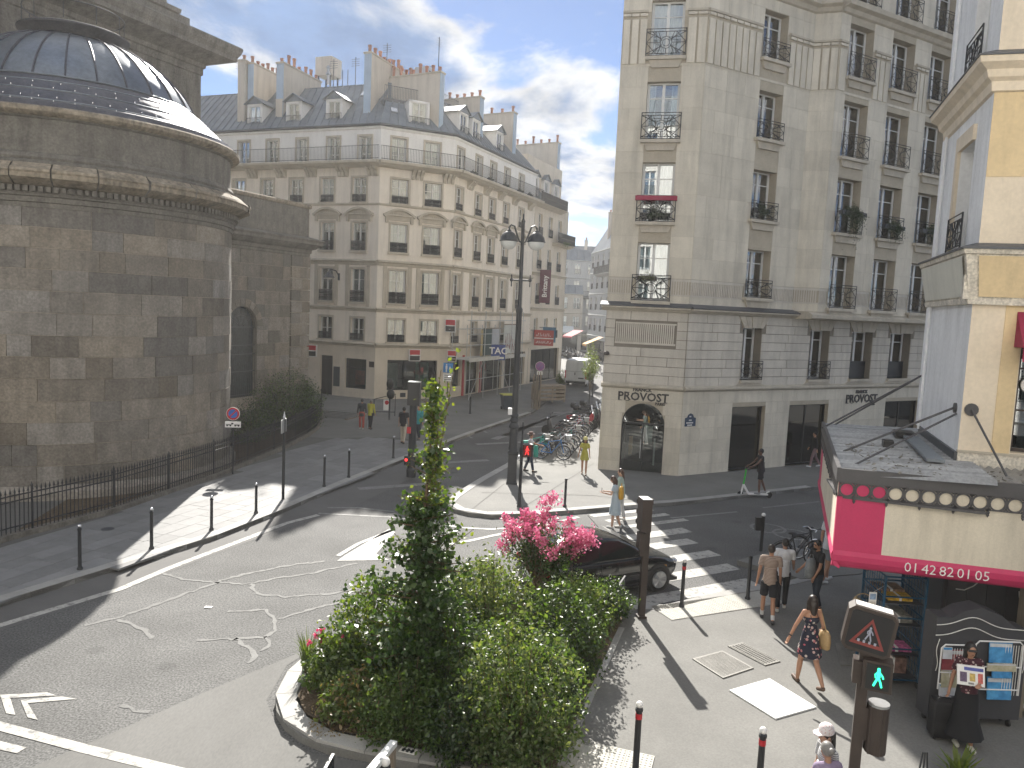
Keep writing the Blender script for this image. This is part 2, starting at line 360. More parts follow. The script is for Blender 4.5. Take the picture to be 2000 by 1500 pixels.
pav_f = sheet('pavement', ki[::-1] + kr2 + [(e2[0] + 52, e2[1] + 30), (e2[0] + 52, -8), (-.1, -8)], PZ, M_['asphalt_pave'], None, .12); pav_f['kind'] = 'structure'
plat = sheet('pavement', GP([(1440, 1094), (1500, 1079), (1600, 1085), (1720, 1100), (1680, 1120), (1565, 1130)], .15), .15, M_['asphalt_pave'], None, .15); plat['kind'] = 'structure'
# paving slabs of the church pavement, piece by piece
def inside(p, P):
    c = False
    for i in range(len(P)):
        a, b = P[i], P[i - 1]
        if (a[1] > p[1]) != (b[1] > p[1]) and p[0] < (b[0] - a[0]) * (p[1] - a[1]) / (b[1] - a[1]) + a[0]: c = not c
    return c
slab_poly = xy(GP([(-60, 1192), (0, 1174), (280, 1088), (414, 1048), (560, 991), (680, 939), (800, 891), (860, 868), (760, 855), (640, 856), (610, 868), (560, 885), (440, 930), (220, 1000), (0, 1070), (-60, 1085)]))
a_ = radians(19); X = Vector((sin(a_), cos(a_))); Y = Vector((-X.y, X.x)); o_ = Vector((-12, 14)); ns = 0; far = B()
def slabmesh(L, W_):
    def mk():
        return B().prism([(0.006, .006), (L - .006, .006), (L - .006, W_ - .006), (.006, W_ - .006)], -.05, .0).mesh('paving_slab', M_['slab'])
    return cached(('slab', L, W_), mk)
cand = []
for j in range(-12, 16):
    s = -3 + random.uniform(0, .8)
    while s < 30:
        L = random.choice((.7, .85, 1.0, 1.15)); c = o_ + X * (s + L / 2) + Y * (j * .55 + .27)
        if inside(c, slab_poly): cand.append((c.length, s, j, L))
        s += L
cand.sort()
for k, (d, s, j, L) in enumerate(cand):
    p = o_ + X * s + Y * (j * .55); z = PZ + .012 + random.uniform(-.002, .002)
    M = Matrix(((X.x, Y.x, 0, p.x), (X.y, Y.y, 0, p.y), (0, 0, 1, z), (0, 0, 0, 1)))
    if k < 290: link('paving_slab', slabmesh(L, .55), pav_l, M)
    else: far.M = M; far.prism([(.006, .006), (L - .006, .006), (L - .006, .544), (.006, .544)], -.05, 0)
if far.v: far.M = None; far.obj('far_paving_slabs', M_['slab'], pav_l, kind='stuff')
# the rest of that pavement: asphalt
sheet('asphalt_surface', GP([(640, 856), (760, 853), (860, 866), (1036, 803)]) + [Vector((4.2, 68, 0)), Vector((7, 86, 0)), Vector((9, 130, 0)), Vector((-60, 130, 0)), Vector((-60, 45, 0))], PZ + .004, M_['asphalt_pave'], pav_l)
# kerbs, stone by stone
def kerb(path, wd=.3, z1=PZ + .014, L=1.05, side=1, name='kerb', m='granite'):
    P = resample(path, L); root = None
    pts = [p.to_3d() for p in P]
    root = link(name, None, None, Matrix.Translation(pts[0]), kind='structure')
    for i in range(len(P) - 1):
        a, b = P[i], P[i + 1]; d = (b - a).normalized(); n = Vector((-d.y, d.x)) * side
        def nv(k):
            d0 = (P[k] - P[max(k - 1, 0)]); d1 = (P[min(k + 1, len(P) - 1)] - P[k]); e = (d0.normalized() if d0.length > 0 else d1.normalized()) + (d1.normalized() if d1.length > 0 else d0.normalized()); e.normalize(); m_ = Vector((-e.y, e.x)) * side; return m_ * (wd / max(.5, m_.dot(n)))
        q = [a + d * .006, b - d * .006, b - d * .006 + nv(i + 1), a + d * .006 + nv(i)]
        B().prism(ccw([tuple(x) for x in q]), -.05, z1).obj('kerb_stone', M_[m], root)
    return root
kerb(kl[0:9], side=1)
kerb(kr1[4:-1] , side=-1 if False else 1)
kerb(ki[2:], .34, side=1, L=.85, z1=PZ + .05)
kerb(kr2, .25, side=-1)
# road surfaces and markings
sheet('smooth_asphalt_patch', [G(*p) for p in [(60, 1500), (215, 1434), (400, 1352), (570, 1281), (640, 1250), (560, 1300), (520, 1370), (545, 1430), (600, 1470), (900, 1525), (600, 1620), (0, 1620)]], .004, M_['asphalt_smooth'])
lane = [G(*p) for p in [(-60, 1196), (0, 1179), (280, 1093), (414, 1053), (560, 996), (680, 944), (800, 896)]] + [G(*p) for p in [(840, 915), (700, 985), (620, 1012), (560, 1030), (400, 1090), (237, 1153), (0, 1232), (-60, 1252)]]
sheet('lane_surface', lane, .004, M_['lane'])
def mark(name, pts, m='paint', z=.009): return sheet(name, [G(u, v) for u, v in pts], z, M_[m])
def line(name, pts, wd=.15, m='paint', z=.009, jit=0.): return ribbon(B(), xy([G(u, v) for u, v in pts]), wd, z, jit).obj(name, M_[m], road)
line('lane_line', [(-60, 1243), (0, 1222), (237, 1150), (330, 1110), (440, 1068), (560, 1022), (622, 1006)], .2)
line('lane_line', [(622, 1003), (760, 1010), (812, 1016)], .14, 'paint_worn')
line('lane_line', [(640, 992), (700, 992), (770, 1000)], .12, 'paint_worn')
line('lane_line', [(-40, 1408), (0, 1419), (165, 1463), (345, 1507), (420, 1524)], .2)
mark('lane_dash', [(0, 1448), (52, 1461), (33, 1472), (0, 1465)])
mark('chevron', [(0, 1358), (92, 1353), (110, 1359), (20, 1364), (30, 1397), (12, 1394)])
mark('chevron', [(40, 1368), (122, 1361), (150, 1366), (54, 1374), (74, 1407), (54, 1402)])
mark('arrow_marking', [(760, 1033), (772, 1040), (735, 1082), (760, 1094), (658, 1096), (675, 1084)], 'paint_mid')
line('lane_line', [(660, 1086), (700, 1062), (766, 1036)], .14)
line('lane_line', [(862, 1024), (900, 1031), (960, 1034), (1020, 1030), (1100, 1018)], .14)
line('lane_line', [(872, 1064), (920, 1056), (965, 1046), (1040, 1032), (1130, 1010)], .16)
line('lane_line', [(868, 1022), (820, 1024)], .14, 'paint_worn')
for (u, v) in ((700, 955), (850, 905), (930, 868), (1010, 835), (1080, 806)):      # worn stripes across the shaded street
    a = G(u, v); ribbon(B(), [(a.x, a.y), (a.x + 2.6 * sin(radians(62)), a.y + 2.6 * cos(radians(62)))], .4, .009).obj('worn_marking', M_['paint_worn'], road)
for k in range(7):                                                             # crossing in the shade of the far street
    a = G(965 + k * 18, 858 - k * 7); ribbon(B(), [(a.x, a.y), (a.x + 3.2 * sin(radians(22)), a.y + 3.2 * cos(radians(22)))], .45, .009).obj('worn_marking', M_['paint_worn'], road)
for u, v in ((1332, 1031), (1342, 1052), (1384, 1075), (1420, 1101), (1456, 1130), (1492, 1154)):
    a = G(u, v); X = Vector((sin(radians(61)), cos(radians(61)))); Y = Vector((X.y, -X.x)); a = Vector((a.x, a.y))
    q = [a, a - X * 4.3, a - X * 4.3 + Y * .52, a + Y * .52]
    B().add([(p.x, p.y, .009) for p in q], [(0, 1, 2, 3)] if True else []).obj('zebra_stripe', M_['paint'], road)
for u, v in ((1150, 1006), (1180, 1016), (1215, 1027)):
    a = G(u, v); a = Vector((a.x, a.y)); q = [a, a + X * 2.6, a + X * 2.6 + Y * .3, a + Y * .3]
    B().add([(p.x, p.y, .009) for p in q], [(0, 3, 2, 1)]).obj('zebra_stripe', M_['paint'], road)
line('lane_line', [(1490, 992), (1600, 980)], .12, 'paint_worn'); line('lane_line', [(1310, 1012), (1440, 1000)], .12, 'paint_worn')
for u, v, r in ((1500, 1032, .55), (1548, 1044, .6)):                           # worn bicycle logo: two wheels
    a = G(u, v); ribbon(B(), [(a.x + r * cos(t * pi / 8), a.y + r * sin(t * pi / 8)) for t in range(17)], .1, .009).obj('bicycle_marking', M_['paint_worn'], road)
for u, v in ((905, 852), (935, 842), (830, 872)):
    a = G(u, v); ribbon(B(), [(a.x - .5, a.y - .5), (a.x, a.y + .7), (a.x + .5, a.y - .5)], .16, .009).obj('bicycle_marking', M_['paint_worn'], road)
for P, wd in (([(165, 1222), (230, 1208), (330, 1172), (450, 1128), (560, 1105), (640, 1096)], .09), ([(228, 1210), (250, 1218), (285, 1232), (297, 1243), (290, 1250)], .1),
              ([(310, 1118), (360, 1132), (420, 1138), (480, 1141), (540, 1130), (620, 1118), (700, 1100)], .08), ([(490, 1141), (500, 1160), (560, 1166), (640, 1160), (700, 1150)], .08),
              ([(380, 1252), (460, 1248), (520, 1244), (540, 1232), (535, 1210), (520, 1190), (440, 1196)], .08), ([(460, 1248), (490, 1268), (500, 1282), (480, 1300)], .09),
              ([(545, 1210), (620, 1186), (700, 1170)], .08), ([(240, 1375), (262, 1388), (300, 1395)], .08), ([(520, 1243), (526, 1262), (505, 1276)], .07)):
    W_ = resample(xy([G(*p) for p in P]), .12); W_ = [p + Vector((random.uniform(-.03, .03), random.uniform(-.05, .05))) for p in W_]
    ribbon(B(), W_, wd, .007, .45).obj('crack_seal', M_['crack'], road)
a = G(407, 1187); B().box(a.x - .08, a.x + .08, a.y - .05, a.y + .05, .01, .02).obj('paper_scrap', M_['white_paint'], label='small white scrap of paper lying on the sunlit asphalt', category='litter')
# joints scored in the pavement round the lamp post
for P in ([(1002, 1003), (1080, 955), (1160, 905)], [(915, 1000), (985, 945)], [(940, 962), (1160, 968), (1300, 985)]):
    ribbon(B(), xy(GP(P)), .04, PZ + .006).obj('pavement_joint', M_['joint'], pav_r)
# raised tactile tiles
def tact():
    b = B(); b.box(-.205, .205, -.205, .205, 0, .012)
    for i in range(6):
        for j in range(6):
            x, y = -.17 + i * .068, -.17 + j * .068; r = .017
            b.add([(x - r, y - r, .012), (x + r, y - r, .012), (x + r, y + r, .012), (x - r, y + r, .012), (x - r / 2, y - r / 2, .02), (x + r / 2, y - r / 2, .02), (x + r / 2, y + r / 2, .02), (x - r / 2, y + r / 2, .02)],
                  [(4, 5, 6, 7), (0, 1, 5, 4), (1, 2, 6, 5), (2, 3, 7, 6), (3, 0, 4, 7)])
    return b.mesh('tactile_tile', M_['tactile'])
tm = tact()
def tactile(p0, p1, rows, sgn):
    a = G(*p0, PZ); b = G(*p1, PZ); d = (b - a); L = d.length; d.normalize(); n = Vector((-d.y, d.x, 0)) * sgn; an = atan2(d.y, d.x)
    for i in range(int(L / .415)):
        for r in range(rows):
            p = a + d * (.207 + i * .415) + n * (.207 + r * .415); link('tactile_tile', tm, pav_f, TR(p.x, p.y, PZ + .002, an))
tactile((1312, 1212), (1545, 1176), 2, 1)
tactile((1100, 1500), (1270, 1540), 2, 1)
# covers and grates set in the pavement
def corners(P): return [G(u, v, PZ) for u, v in P]
def cover(name, label, P, cat, fr, fill, nx, ny, mfr, mfill, z=.02, slots=False):
    c = corners(P); o = sum(c, Vector()) / 4; t = thing(name, label, cat, o)
    q = [c_ - o for c_ in c]; lerp = lambda s, r: (q[0] * (1 - s) + q[1] * s) * (1 - r) + (q[3] * (1 - s) + q[2] * s) * r
    b = B()
    for (s0, s1, r0, r1) in ((0, 1, 0, fr), (0, 1, 1 - fr, 1), (0, fr, fr, 1 - fr), (1 - fr, 1, fr, 1 - fr)):
        b.prism(ccw([tuple(lerp(s, r).xy) for s, r in ((s0, r0), (s1, r0), (s1, r1), (s0, r1))]), 0, z)
    b.obj('frame', mfr, t, rel=True)
    b = B(); b.prism(ccw([tuple(lerp(s, r).xy) for s, r in ((fr, fr), (1 - fr, fr), (1 - fr, 1 - fr), (fr, 1 - fr))]), 0, z * (.2 if slots else .8)); b.obj('plate', fill if not slots else M_['black'], t, rel=True)
    b = B(); g_ = .3
    for i in range(nx):
        for j in range(ny):
            s0 = fr + (1 - 2 * fr) * (i + g_ / 2) / nx; s1 = fr + (1 - 2 * fr) * (i + 1 - g_ / 2) / nx; r0 = fr + (1 - 2 * fr) * (j + g_ / 2) / ny; r1 = fr + (1 - 2 * fr) * (j + 1 - g_ / 2) / ny
            b.prism(ccw([tuple(lerp(s, r).xy) for s, r in ((s0, r0), (s1, r0), (s1, r1), (s0, r1))]), z * .15, z * 1.05)
    b.obj('tread_pattern', mfill, t, rel=True, kind='stuff')
    return t
cgrey = mat('cast_iron_cover', (.22, .215, .2), .6, .15, 4, .1, 30, metal=.3)
cover('manhole_cover', 'worn grey iron manhole cover in the sunlit pavement beside a slotted grate', [(1352, 1288), (1411, 1272), (1472, 1306), (1412, 1326)], 'manhole cover', .05, cgrey, 22, 18, cgrey, cgrey)
cover('pavement_grate', 'slotted drain grate in the pavement behind the manhole cover', [(1421, 1263), (1450, 1256), (1524, 1293), (1494, 1301)], 'grate', .04, cgrey, 5, 22, cgrey, cgrey, slots=True)
wplate = mat('white_plate', (.66, .67, .66), .45, .06, 2, .06, 40)
cover('access_hatch', 'large white metal access hatch shining in the pavement behind the woman in the floral dress', [(1424, 1350), (1503, 1327), (1594, 1383), (1514, 1406)], 'hatch', .07, wplate, 26, 20, wplate, wplate, z=.025)
cover('cellar_grate', 'grey ribbed metal plate in the shaded pavement by the blue trolley', [(1632, 1257), (1690, 1256), (1700, 1300), (1642, 1301)], 'grate', .05, cgrey, 4, 16, cgrey, cgrey)
def disc(name, label, u, v, r, m):
    p = G(u, v, PZ); t = thing(name, label, 'cover', p); B().lathe([(r, 0), (r, .012), (0, .012)], 20).obj('rim', cgrey, t, rel=True); B().lathe([(r * .8, .012), (r * .8, .02), (0, .02)], 20).obj('lid', m, t, rel=True)
disc('water_cover', 'small round cover in the pavement near the planter kerb', 1148, 1451, .12, cgrey)
disc('water_cover', 'small dark round cover in the shaded pavement below the church fence', 210, 1034, .22, M_['iron_grey'])
# ================================================================== WALL TOOLS
def wall_mesh(b, x0, x1, z0, z1, ops, depth=.28, room=1.1, y=0., cap=0.):
    """front wall with openings (x0,x1,z0,z1[,'arch']); material 0 wall, 1 dark room"""
    xs = sorted({x0, x1, *[o[0] for o in ops], *[o[1] for o in ops]}); zs = sorted({z0, z1, *[o[2] for o in ops], *[o[3] for o in ops]})
    xs = [x for x in xs if x0 <= x <= x1]; zs = [z for z in zs if z0 <= z <= z1]
    for j in range(len(zs) - 1):
        run = None
        for i in range(len(xs) - 1):
            cx, cz = (xs[i] + xs[i + 1]) / 2, (zs[j] + zs[j + 1]) / 2
            hole = any(o[0] < cx < o[1] and o[2] < cz < o[3] for o in ops)
            if not hole:
                if run is None: run = xs[i]
            if hole and run is not None: b.quad((run, y, zs[j]), (xs[i], y, zs[j]), (xs[i], y, zs[j + 1]), (run, y, zs[j + 1])); run = None
        if run is not None: b.quad((run, y, zs[j]), (xs[-1], y, zs[j]), (xs[-1], y, zs[j + 1]), (run, y, zs[j + 1]))
    for o in ops:
        a, c, e, f = o[:4]; arch = len(o) > 4; d = y + depth; r = (c - a) / 2; mx = (a + c) / 2; sp = f - r if arch else f
        b.quad((a, y, e), (a, y, sp), (a, d, sp), (a, d, e)); b.quad((c, y, sp), (c, y, e), (c, d, e), (c, d, sp)); b.quad((a, y, e), (a, d, e), (c, d, e), (c, y, e))
        if arch:
            A = arc(mx, sp, r, 0, pi, 20)
            for (p, q) in zip(A, A[1:]): b.quad((p[0], y, p[1]), (p[0], d, p[1]), (q[0], d, q[1]), (q[0], y, q[1]))
            for k in range(20):
                p, q = A[k], A[k + 1]; b.quad((p[0], y, p[1]), (q[0], y, q[1]), (q[0], y, f), (p[0], y, f))
        else: b.quad((a, y, f), (c, y, f), (c, d, f), (a, d, f))
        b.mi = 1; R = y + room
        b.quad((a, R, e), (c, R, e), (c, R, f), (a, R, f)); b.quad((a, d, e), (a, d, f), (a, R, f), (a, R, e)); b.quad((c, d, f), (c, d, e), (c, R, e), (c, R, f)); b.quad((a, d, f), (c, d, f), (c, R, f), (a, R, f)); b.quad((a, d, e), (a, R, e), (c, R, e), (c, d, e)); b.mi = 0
    return b
PIECES = {}
def block_piece(t, F, x0, x1, z0, z1, proud, th, m, name, gap=.006, y=0.):
    """one stone block; counts per thing so that only the first 300 are single parts"""
    k = (t.name, name); PIECES.setdefault(k, []).append((F, x0 + gap, x1 - gap, z0 + gap, z1 - gap, y - proud, y + th, m))
def flush_pieces():
    for (tn, name), L in PIECES.items():
        t = bpy.data.objects[tn]
        def key(q):
            c = q[0] @ Vector(((q[1] + q[2]) / 2, q[5], (q[3] + q[4]) / 2)); return -(q[2] - q[1]) * (q[4] - q[3]) / max(1, (c - cam.location).length_squared)
        L.sort(key=key)
        rest = {}
        for i, q in enumerate(L):
            F, x0, x1, z0, z1, ya, yb, m = q
            if i < 295:
                dx, dy, dz = round((x1 - x0) / 2, 3), round(yb - ya, 3), round((z1 - z0) / 2, 3)
                me = cached((name, dx, dy, dz, m), lambda: B().box(-dx, dx, 0, dy, -dz, dz).mesh(name, M_[m]))
                link(name, me, t, F @ Matrix.Translation(((x0 + x1) / 2, ya, (z0 + z1) / 2)))
            else:
                b = rest.setdefault(m, B()); b.M = F; b.box(x0, x1, ya, yb, z0, z1)
        for m, b in rest.items(): b.M = None; b.obj(name + 's', M_[m], t, kind='stuff')
    PIECES.clear()
def ashlar(t, F, x0, x1, z0, z1, h, lens, ops, m, proud=.02, th=.06, name='stone_block', gap=.006, y=0., jit=0., seed=1):
    R = random.Random(seed); nz = max(1, round((z1 - z0) / h)); hh = (z1 - z0) / nz
    for j in range(nz):
        za, zb = z0 + j * hh, z0 + (j + 1) * hh
        segs = [(x0, x1)]
        for o in ops:
            a, c, e, f = o[:4]
            if e < zb - .02 and f > za + .02:
                if len(o) > 4:
                    r = (c - a) / 2; sp = f - r; mx = (a + c) / 2
                    if za > sp: hw = sqrt(max(0, r * r - (za - sp) ** 2)); a, c = mx - hw, mx + hw
                ns = []
                for s in segs:
                    if c <= s[0] or a >= s[1]: ns.append(s)
                    else:
                        if a - s[0] > .05: ns.append((s[0], a))
                        if s[1] - c > .05: ns.append((c, s[1]))
                segs = ns
        for s in segs:
            x = s[0]; first = True
            while x < s[1] - .02:
                L = R.uniform(*lens) * (R.uniform(.4, 1) if first else 1); first = False
                if s[1] - x - L < lens[0] * .45: L = s[1] - x
                block_piece(t, F, x, x + L, za, zb, proud + R.uniform(-jit, jit), th, m, name, gap, y); x += L
def lattice(w_, h, style):
    """guard rail standing in the plane y=0, x from -w/2 to w/2, z from 0 to h"""
    b = B(); a = w_ / 2; t = .014
    def bar(p, q, r=t): b.tube([(p[0], 0, p[1]), (q[0], 0, q[1])], r, 4)
    if style == 'deco':
        for z in (0.03, .1, h - .12, h - .01): bar((-a, z), (a, z), .016)
        for x in (-a + .01, a - .01): bar((x, 0), (x, h), .018)
        z0, z1 = .1, h - .12; zm = (z0 + z1) / 2; r = (z1 - z0) * .27
        for k in (1, .62): b.tube([(r * k * cos(i * pi / 8), 0, zm + r * k * sin(i * pi / 8)) for i in range(16)], .012, 4, closed=True)
        bar((0, z0), (0, zm - r)); bar((0, zm + r), (0, z1))
        for s in (-1, 1):
            for k in (0, .33, .66): bar((s * a * (1 - k * .9), z0), (s * r * .8, zm - r * .6 + k * r * .5)); bar((s * a * (1 - k * .9), z1), (s * r * .8, zm + r * .6 - k * r * .5))
            bar((s * a, zm), (s * r, zm)); bar((s * a, zm), (s * a * .5, z1)); bar((s * a, zm), (s * a * .5, z0)); bar((s * a * .5, z0), (s * a * .5, z1), .009)
    elif style == 'dense':
        for z in (.02, h * .5, h - .02): bar((-a, z), (a, z), .018)
        n = max(6, int(w_ / .075))
        for i in range(n + 1): bar((-a + w_ * i / n, 0), (-a + w_ * i / n, h), .016)
        for i in range(n):
            x0, x1 = -a + w_ * i / n, -a + w_ * (i + 1) / n
            bar((x0, .02), (x1, h * .5), .012); bar((x1, .02), (x0, h * .5), .012); bar((x0, h * .5), (x1, h), .012); bar((x1, h * .5), (x0, h), .012)
    else:
        for z in (.06, h - .02): bar((-a, z), (a, z), .018)
        n = max(3, int(w_ / .11))
        for i in range(n + 1): bar((-a + w_ * i / n, 0), (-a + w_ * i / n, h), .011)
    return b
def rail_part(t, F, x0, x1, z0, h, y, style, m='iron', name='guard_rail'):
    w_ = round(x1 - x0, 2); h = round(h, 2)
    me = cached(('rail', w_, h, style, m), lambda: lattice(w_, h, style).mesh(name, M_[m]))
    return link(name, me, t, F @ Matrix.Translation(((x0 + x1) / 2, y, z0)))
def window(t, F, x0, x1, z0, z1, y=.2, bars=(.72,), curtain=None, leaf=.055, frame_m='white', glass='glass', open_leaf=0):
    """two-leaved french window: frame (part) > panes, curtains (sub-parts)"""
    w_ = round(x1 - x0, 2); h = round(z1 - z0, 2); s = leaf
    def mk():
        b = B(); b.box(-w_ / 2, -w_ / 2 + s, 0, .07, 0, h); b.box(w_ / 2 - s, w_ / 2, 0, .07, 0, h); b.box(-w_ / 2 + s, w_ / 2 - s, 0, .07, h - s, h); b.box(-w_ / 2 + s, w_ / 2 - s, 0, .07, 0, s * 1.3)
        b.box(-s * .95, s * .95, -.02, .06, s * 1.3, h - s)
        for k in bars:
            for q in (-1, 1): b.box(q * s * .95, q * (w_ / 2 - s), .01, .05, h * k - .018, h * k + .018)
        for q in (-1, 1): b.box(q * (w_ / 2 - s), q * (w_ / 2 - s * 1.7), .005, .055, s * 1.3, h - s)
        return b.mesh('window', M_[frame_m])
    o = link('window', cached(('win', w_, h, bars, s, frame_m), mk), t, F @ Matrix.Translation(((x0 + x1) / 2, y, z0)))
    lv = [s * 1.3] + [h * k for k in bars] + [h - s]
    for q in (-1, 1):
        for a, c in zip(lv, lv[1:]):
            pw = round(w_ / 2 - s * 1.95, 3); ph = round(c - a, 3)
            me = cached(('pane', pw, ph, glass), lambda: B().box(-pw / 2, pw / 2, 0, .006, 0, ph).mesh('pane', M_[glass]))
            link('pane', me, o, Matrix.Translation((q * (s * .95 + pw / 2), .03, a)), rel=True)
    cur = curtain if curtain is not None else random.choice((0, 1, 1, 2, 2, 2, 3, 3))  # curtains favoured, partly in place of white reflections on the glass
    def fold(wd, hh, key):
        def mk():
            b = B(); n = max(6, int(wd / .05)); P = [(wd * i / n, .02 * sin(i * 1.9)) for i in range(n + 1)]
            for p, q in zip(P, P[1:]): b.quad((p[0], p[1], 0), (q[0], q[1], 0), (q[0], q[1], hh), (p[0], p[1], hh))
            return b.mesh('curtain', M_['curtain'], True)
        return cached(('cur', round(wd, 2), round(hh, 2)), mk)
    if cur == 1: link('curtain', fold(w_ * .22, h - .1, 0), o, Matrix.Translation((-w_ / 2 + .05, .10, .03)), rel=True); link('curtain', fold(w_ * .22, h - .1, 0), o, Matrix.Translation((w_ * .28 - .05, .10, .03)), rel=True)
    if cur == 2: link('curtain', fold(w_ - .12, h - .1, 0), o, Matrix.Translation((-w_ / 2 + .06, .09, .03)), rel=True)
    if cur == 3: link('curtain', fold(w_ * .46, h - .1, 0), o, Matrix.Translation((.0, .10, .03)), rel=True)
    return o
def band(t, F, x0, x1, prof, m, name='cornice', y=0.):
    """moulding: profile of (projection, z) extruded along the facade"""
    b = B(F); P = [(y - p, z) for p, z in prof]; b.prismx(P[::-1], x0, x1); return b.obj(name, M_[m], t)

# ================================================================== CHURCH
Q_ = .93
CC = Vector((-16.65, 29.3)); CR = 5.9 * Q_; CA = atan2(-31.5, 17.9)
church = thing('church', 'dark weathered stone church with a round apse under a lead dome', 'church', (CC.x, CC.y, 0))
cz = (CC.x, CC.y, 0)
def ZQ(z):
    if z < .6: return z
    if z < 9.5: return .6 + (z - .6) * (9.32 - .6) / 8.9
    return 6.9 + (z - 6.9) * Q_
def PQ(prof): return [(r, ZQ(z)) for r, z in prof]
B().lathe([(CR - .03, -.1), (CR - .03, ZQ(9.7))], 96, cz, CA - 1.9, CA + 1.9).obj('wall', M_['church_mortar'], church, smooth=True)
B().lathe([(CR + .24, -.1), (CR + .24, .38), (CR + .18, .46), (CR + .1, .56), (CR - .05, .56)], 96, cz, CA - 1.9, CA + 1.9).obj('plinth', M_['church'], church, smooth=30)
def sector(r0, r1, z0, z1, a0, a1, n):
    V = []; 
    for r in (r0, r1):
        for z in (z0, z1):
            for i in range(n + 1):
                t = a0 + (a1 - a0) * i / n; V.append((CC.x + r * cos(t), CC.y + r * sin(t), z))
    m = n + 1; Fc = []
    for i in range(n):
        Fc += [(2 * m + i, 2 * m + i + 1, 3 * m + i + 1, 3 * m + i), (m + i, 3 * m + i, 3 * m + i + 1, m + i + 1), (i, i + 1, 2 * m + i + 1, 2 * m + i)]
    Fc += [(0, 2 * m, 3 * m, m), (n, m + n, 3 * m + n, 2 * m + n)]
    return V, Fc
R = random.Random(11); z = .56
hs = [.66, .72, .74, .70, .76, .72, .70, .74, .72, .70, .68, .66, .64]; k_ = (ZQ(9.55) - .56) / sum(hs)
for h in hs:
    h *= k_; t = CA - 1.75 + R.uniform(0, .2)
    while t < CA + 1.75:
        L = R.choice((.75, 1.0, 1.3, 1.6, 1.9)) * R.uniform(.9, 1.1) / CR
        V, Fc = sector(CR - .06, CR + R.uniform(-.006, .014), z + .008, z + h - .008, t + .008 / CR, t + L - .008 / CR, max(2, int(L * 8)))
        B().add(V, Fc).obj('stone', M_['church'], church)
        t += L
    z += h
def ring(name, prof, m, n=110, sm=30, a=1.9, **k): return B().lathe(PQ(prof), n, cz, CA - a, CA + a).obj(name, M_[m], church, smooth=sm, **k)
ring('architrave', [(CR - .05, 9.53), (CR + .03, 9.53), (CR + .03, 9.68), (CR + .09, 9.7), (CR + .09, 9.86), (CR + .16, 9.9), (CR + .16, 9.94), (CR - .05, 9.94)], 'church_dark')
ring('frieze', [(CR + .1, 9.94), (CR + .1, 10.22)], 'church_dark')
for i in range(int(3.5 / .036)):
    t = CA - 1.75 + i * .036
    me = cached('dentil', lambda: B().box(-.08, .1, -.062, .062, 0, .17).mesh('dentil', M_['church_dark']))
    link('dentil', me, church, Matrix.Translation((CC.x + (CR + .16) * cos(t), CC.y + (CR + .16) * sin(t), ZQ(10.02))) @ Matrix.Rotation(t, 4, 'Z'))
# the overhanging cornice is built of worn blocks
t = CA - 1.8
while t < CA + 1.8:
    L = R.uniform(.9, 1.5) / CR; j = R.uniform(-.03, .03); n = max(2, int(L * 9))
    b = B().lathe(PQ([(CR - .05, 10.2), (CR + .34, 10.24), (CR + .62 + j, 10.4), (CR + .66 + j, 10.42), (CR + .66 + j, 10.56), (CR + .70 + j, 10.62), (CR + .66 + j * 2, 10.7), (CR + .5, 10.8), (CR + .38, 10.92), (CR - .05, 10.95)]), n, cz, t + .004, t + L - .004)
    b.obj('cornice_block', M_['cornice'], church, smooth=30); t += L
ring('drum', [(CR + .16, 10.9), (CR + .16, 11.02), (CR + .06, 11.08), (CR + .1, 11.16), (CR + .02, 11.3), (CR - .06, 11.34), (CR - .06, 12.42), (CR + .02, 12.46), (CR + .04, 12.5)], 'church_dark')
ring('upper_cornice', [(CR - .06, 12.48), (CR + .1, 12.5), (CR + .24, 12.58), (CR + .27, 12.62), (CR + .27, 12.74), (CR + .2, 12.8), (CR - .1, 12.84)], 'cornice')
ring('lead_apron', [(r * Q_, z) for r, z in [(5.98, 12.8), (5.9, 13.0), (5.72, 13.08), (5.66, 13.09), (5.5, 13.3), (5.26, 13.5), (5.2, 13.51), (5.05, 13.7), (4.84, 13.88), (4.78, 13.89), (4.62, 14.05), (4.46, 14.16)]], 'lead_dark', sm=20, a=pi)
for r, z in ((5.69, 13.1), (5.23, 13.53), (4.81, 13.9), (4.47, 14.19)):
    r *= Q_; z = ZQ(z)
    B().tube([(CC.x + r * cos(i * pi / 48), CC.y + r * sin(i * pi / 48), z) for i in range(96)], .025, 5, closed=True).obj('lead_roll', M_['lead'], church, smooth=True)
b = B()
for (r, z, st) in ((5.6, 13.2, 34), (5.15, 13.6, 26), (4.95, 13.8, 19), (5.85, 13.02, 30)):
    r *= Q_; z = ZQ(z)
    for i in range(st): t = CA - 1.6 + 3.2 * i / st; b.box(CC.x + r * cos(t) - .011, CC.x + r * cos(t) + .011, CC.y + r * sin(t) - .016, CC.y + r * sin(t) + .016, z - .01, z + .03)
b.obj('rivets', M_['silver'], church, kind='stuff')
dome = [(4.44, 14.16), (4.3, 14.45), (4.08, 14.8), (3.8, 15.13), (3.45, 15.48), (3.03, 15.81), (2.6, 16.07), (2.17, 16.27), (1.66, 16.42)]
dome = [(r * Q_, ZQ(z)) for r, z in dome]
np_ = 28
for i in range(np_):
    a0, a1 = 2 * pi * i / np_, 2 * pi * (i + 1) / np_
    B().lathe(dome, 5, cz, a0 + .004, a1 - .004).obj('lead_sheet', M_['lead'], church, smooth=True)
    B().tube([(CC.x + (r + .015) * cos(a0), CC.y + (r + .015) * sin(a0), z + .01) for r, z in dome], .035, 6).obj('lead_rib', M_['lead_dark'], church, smooth=True)
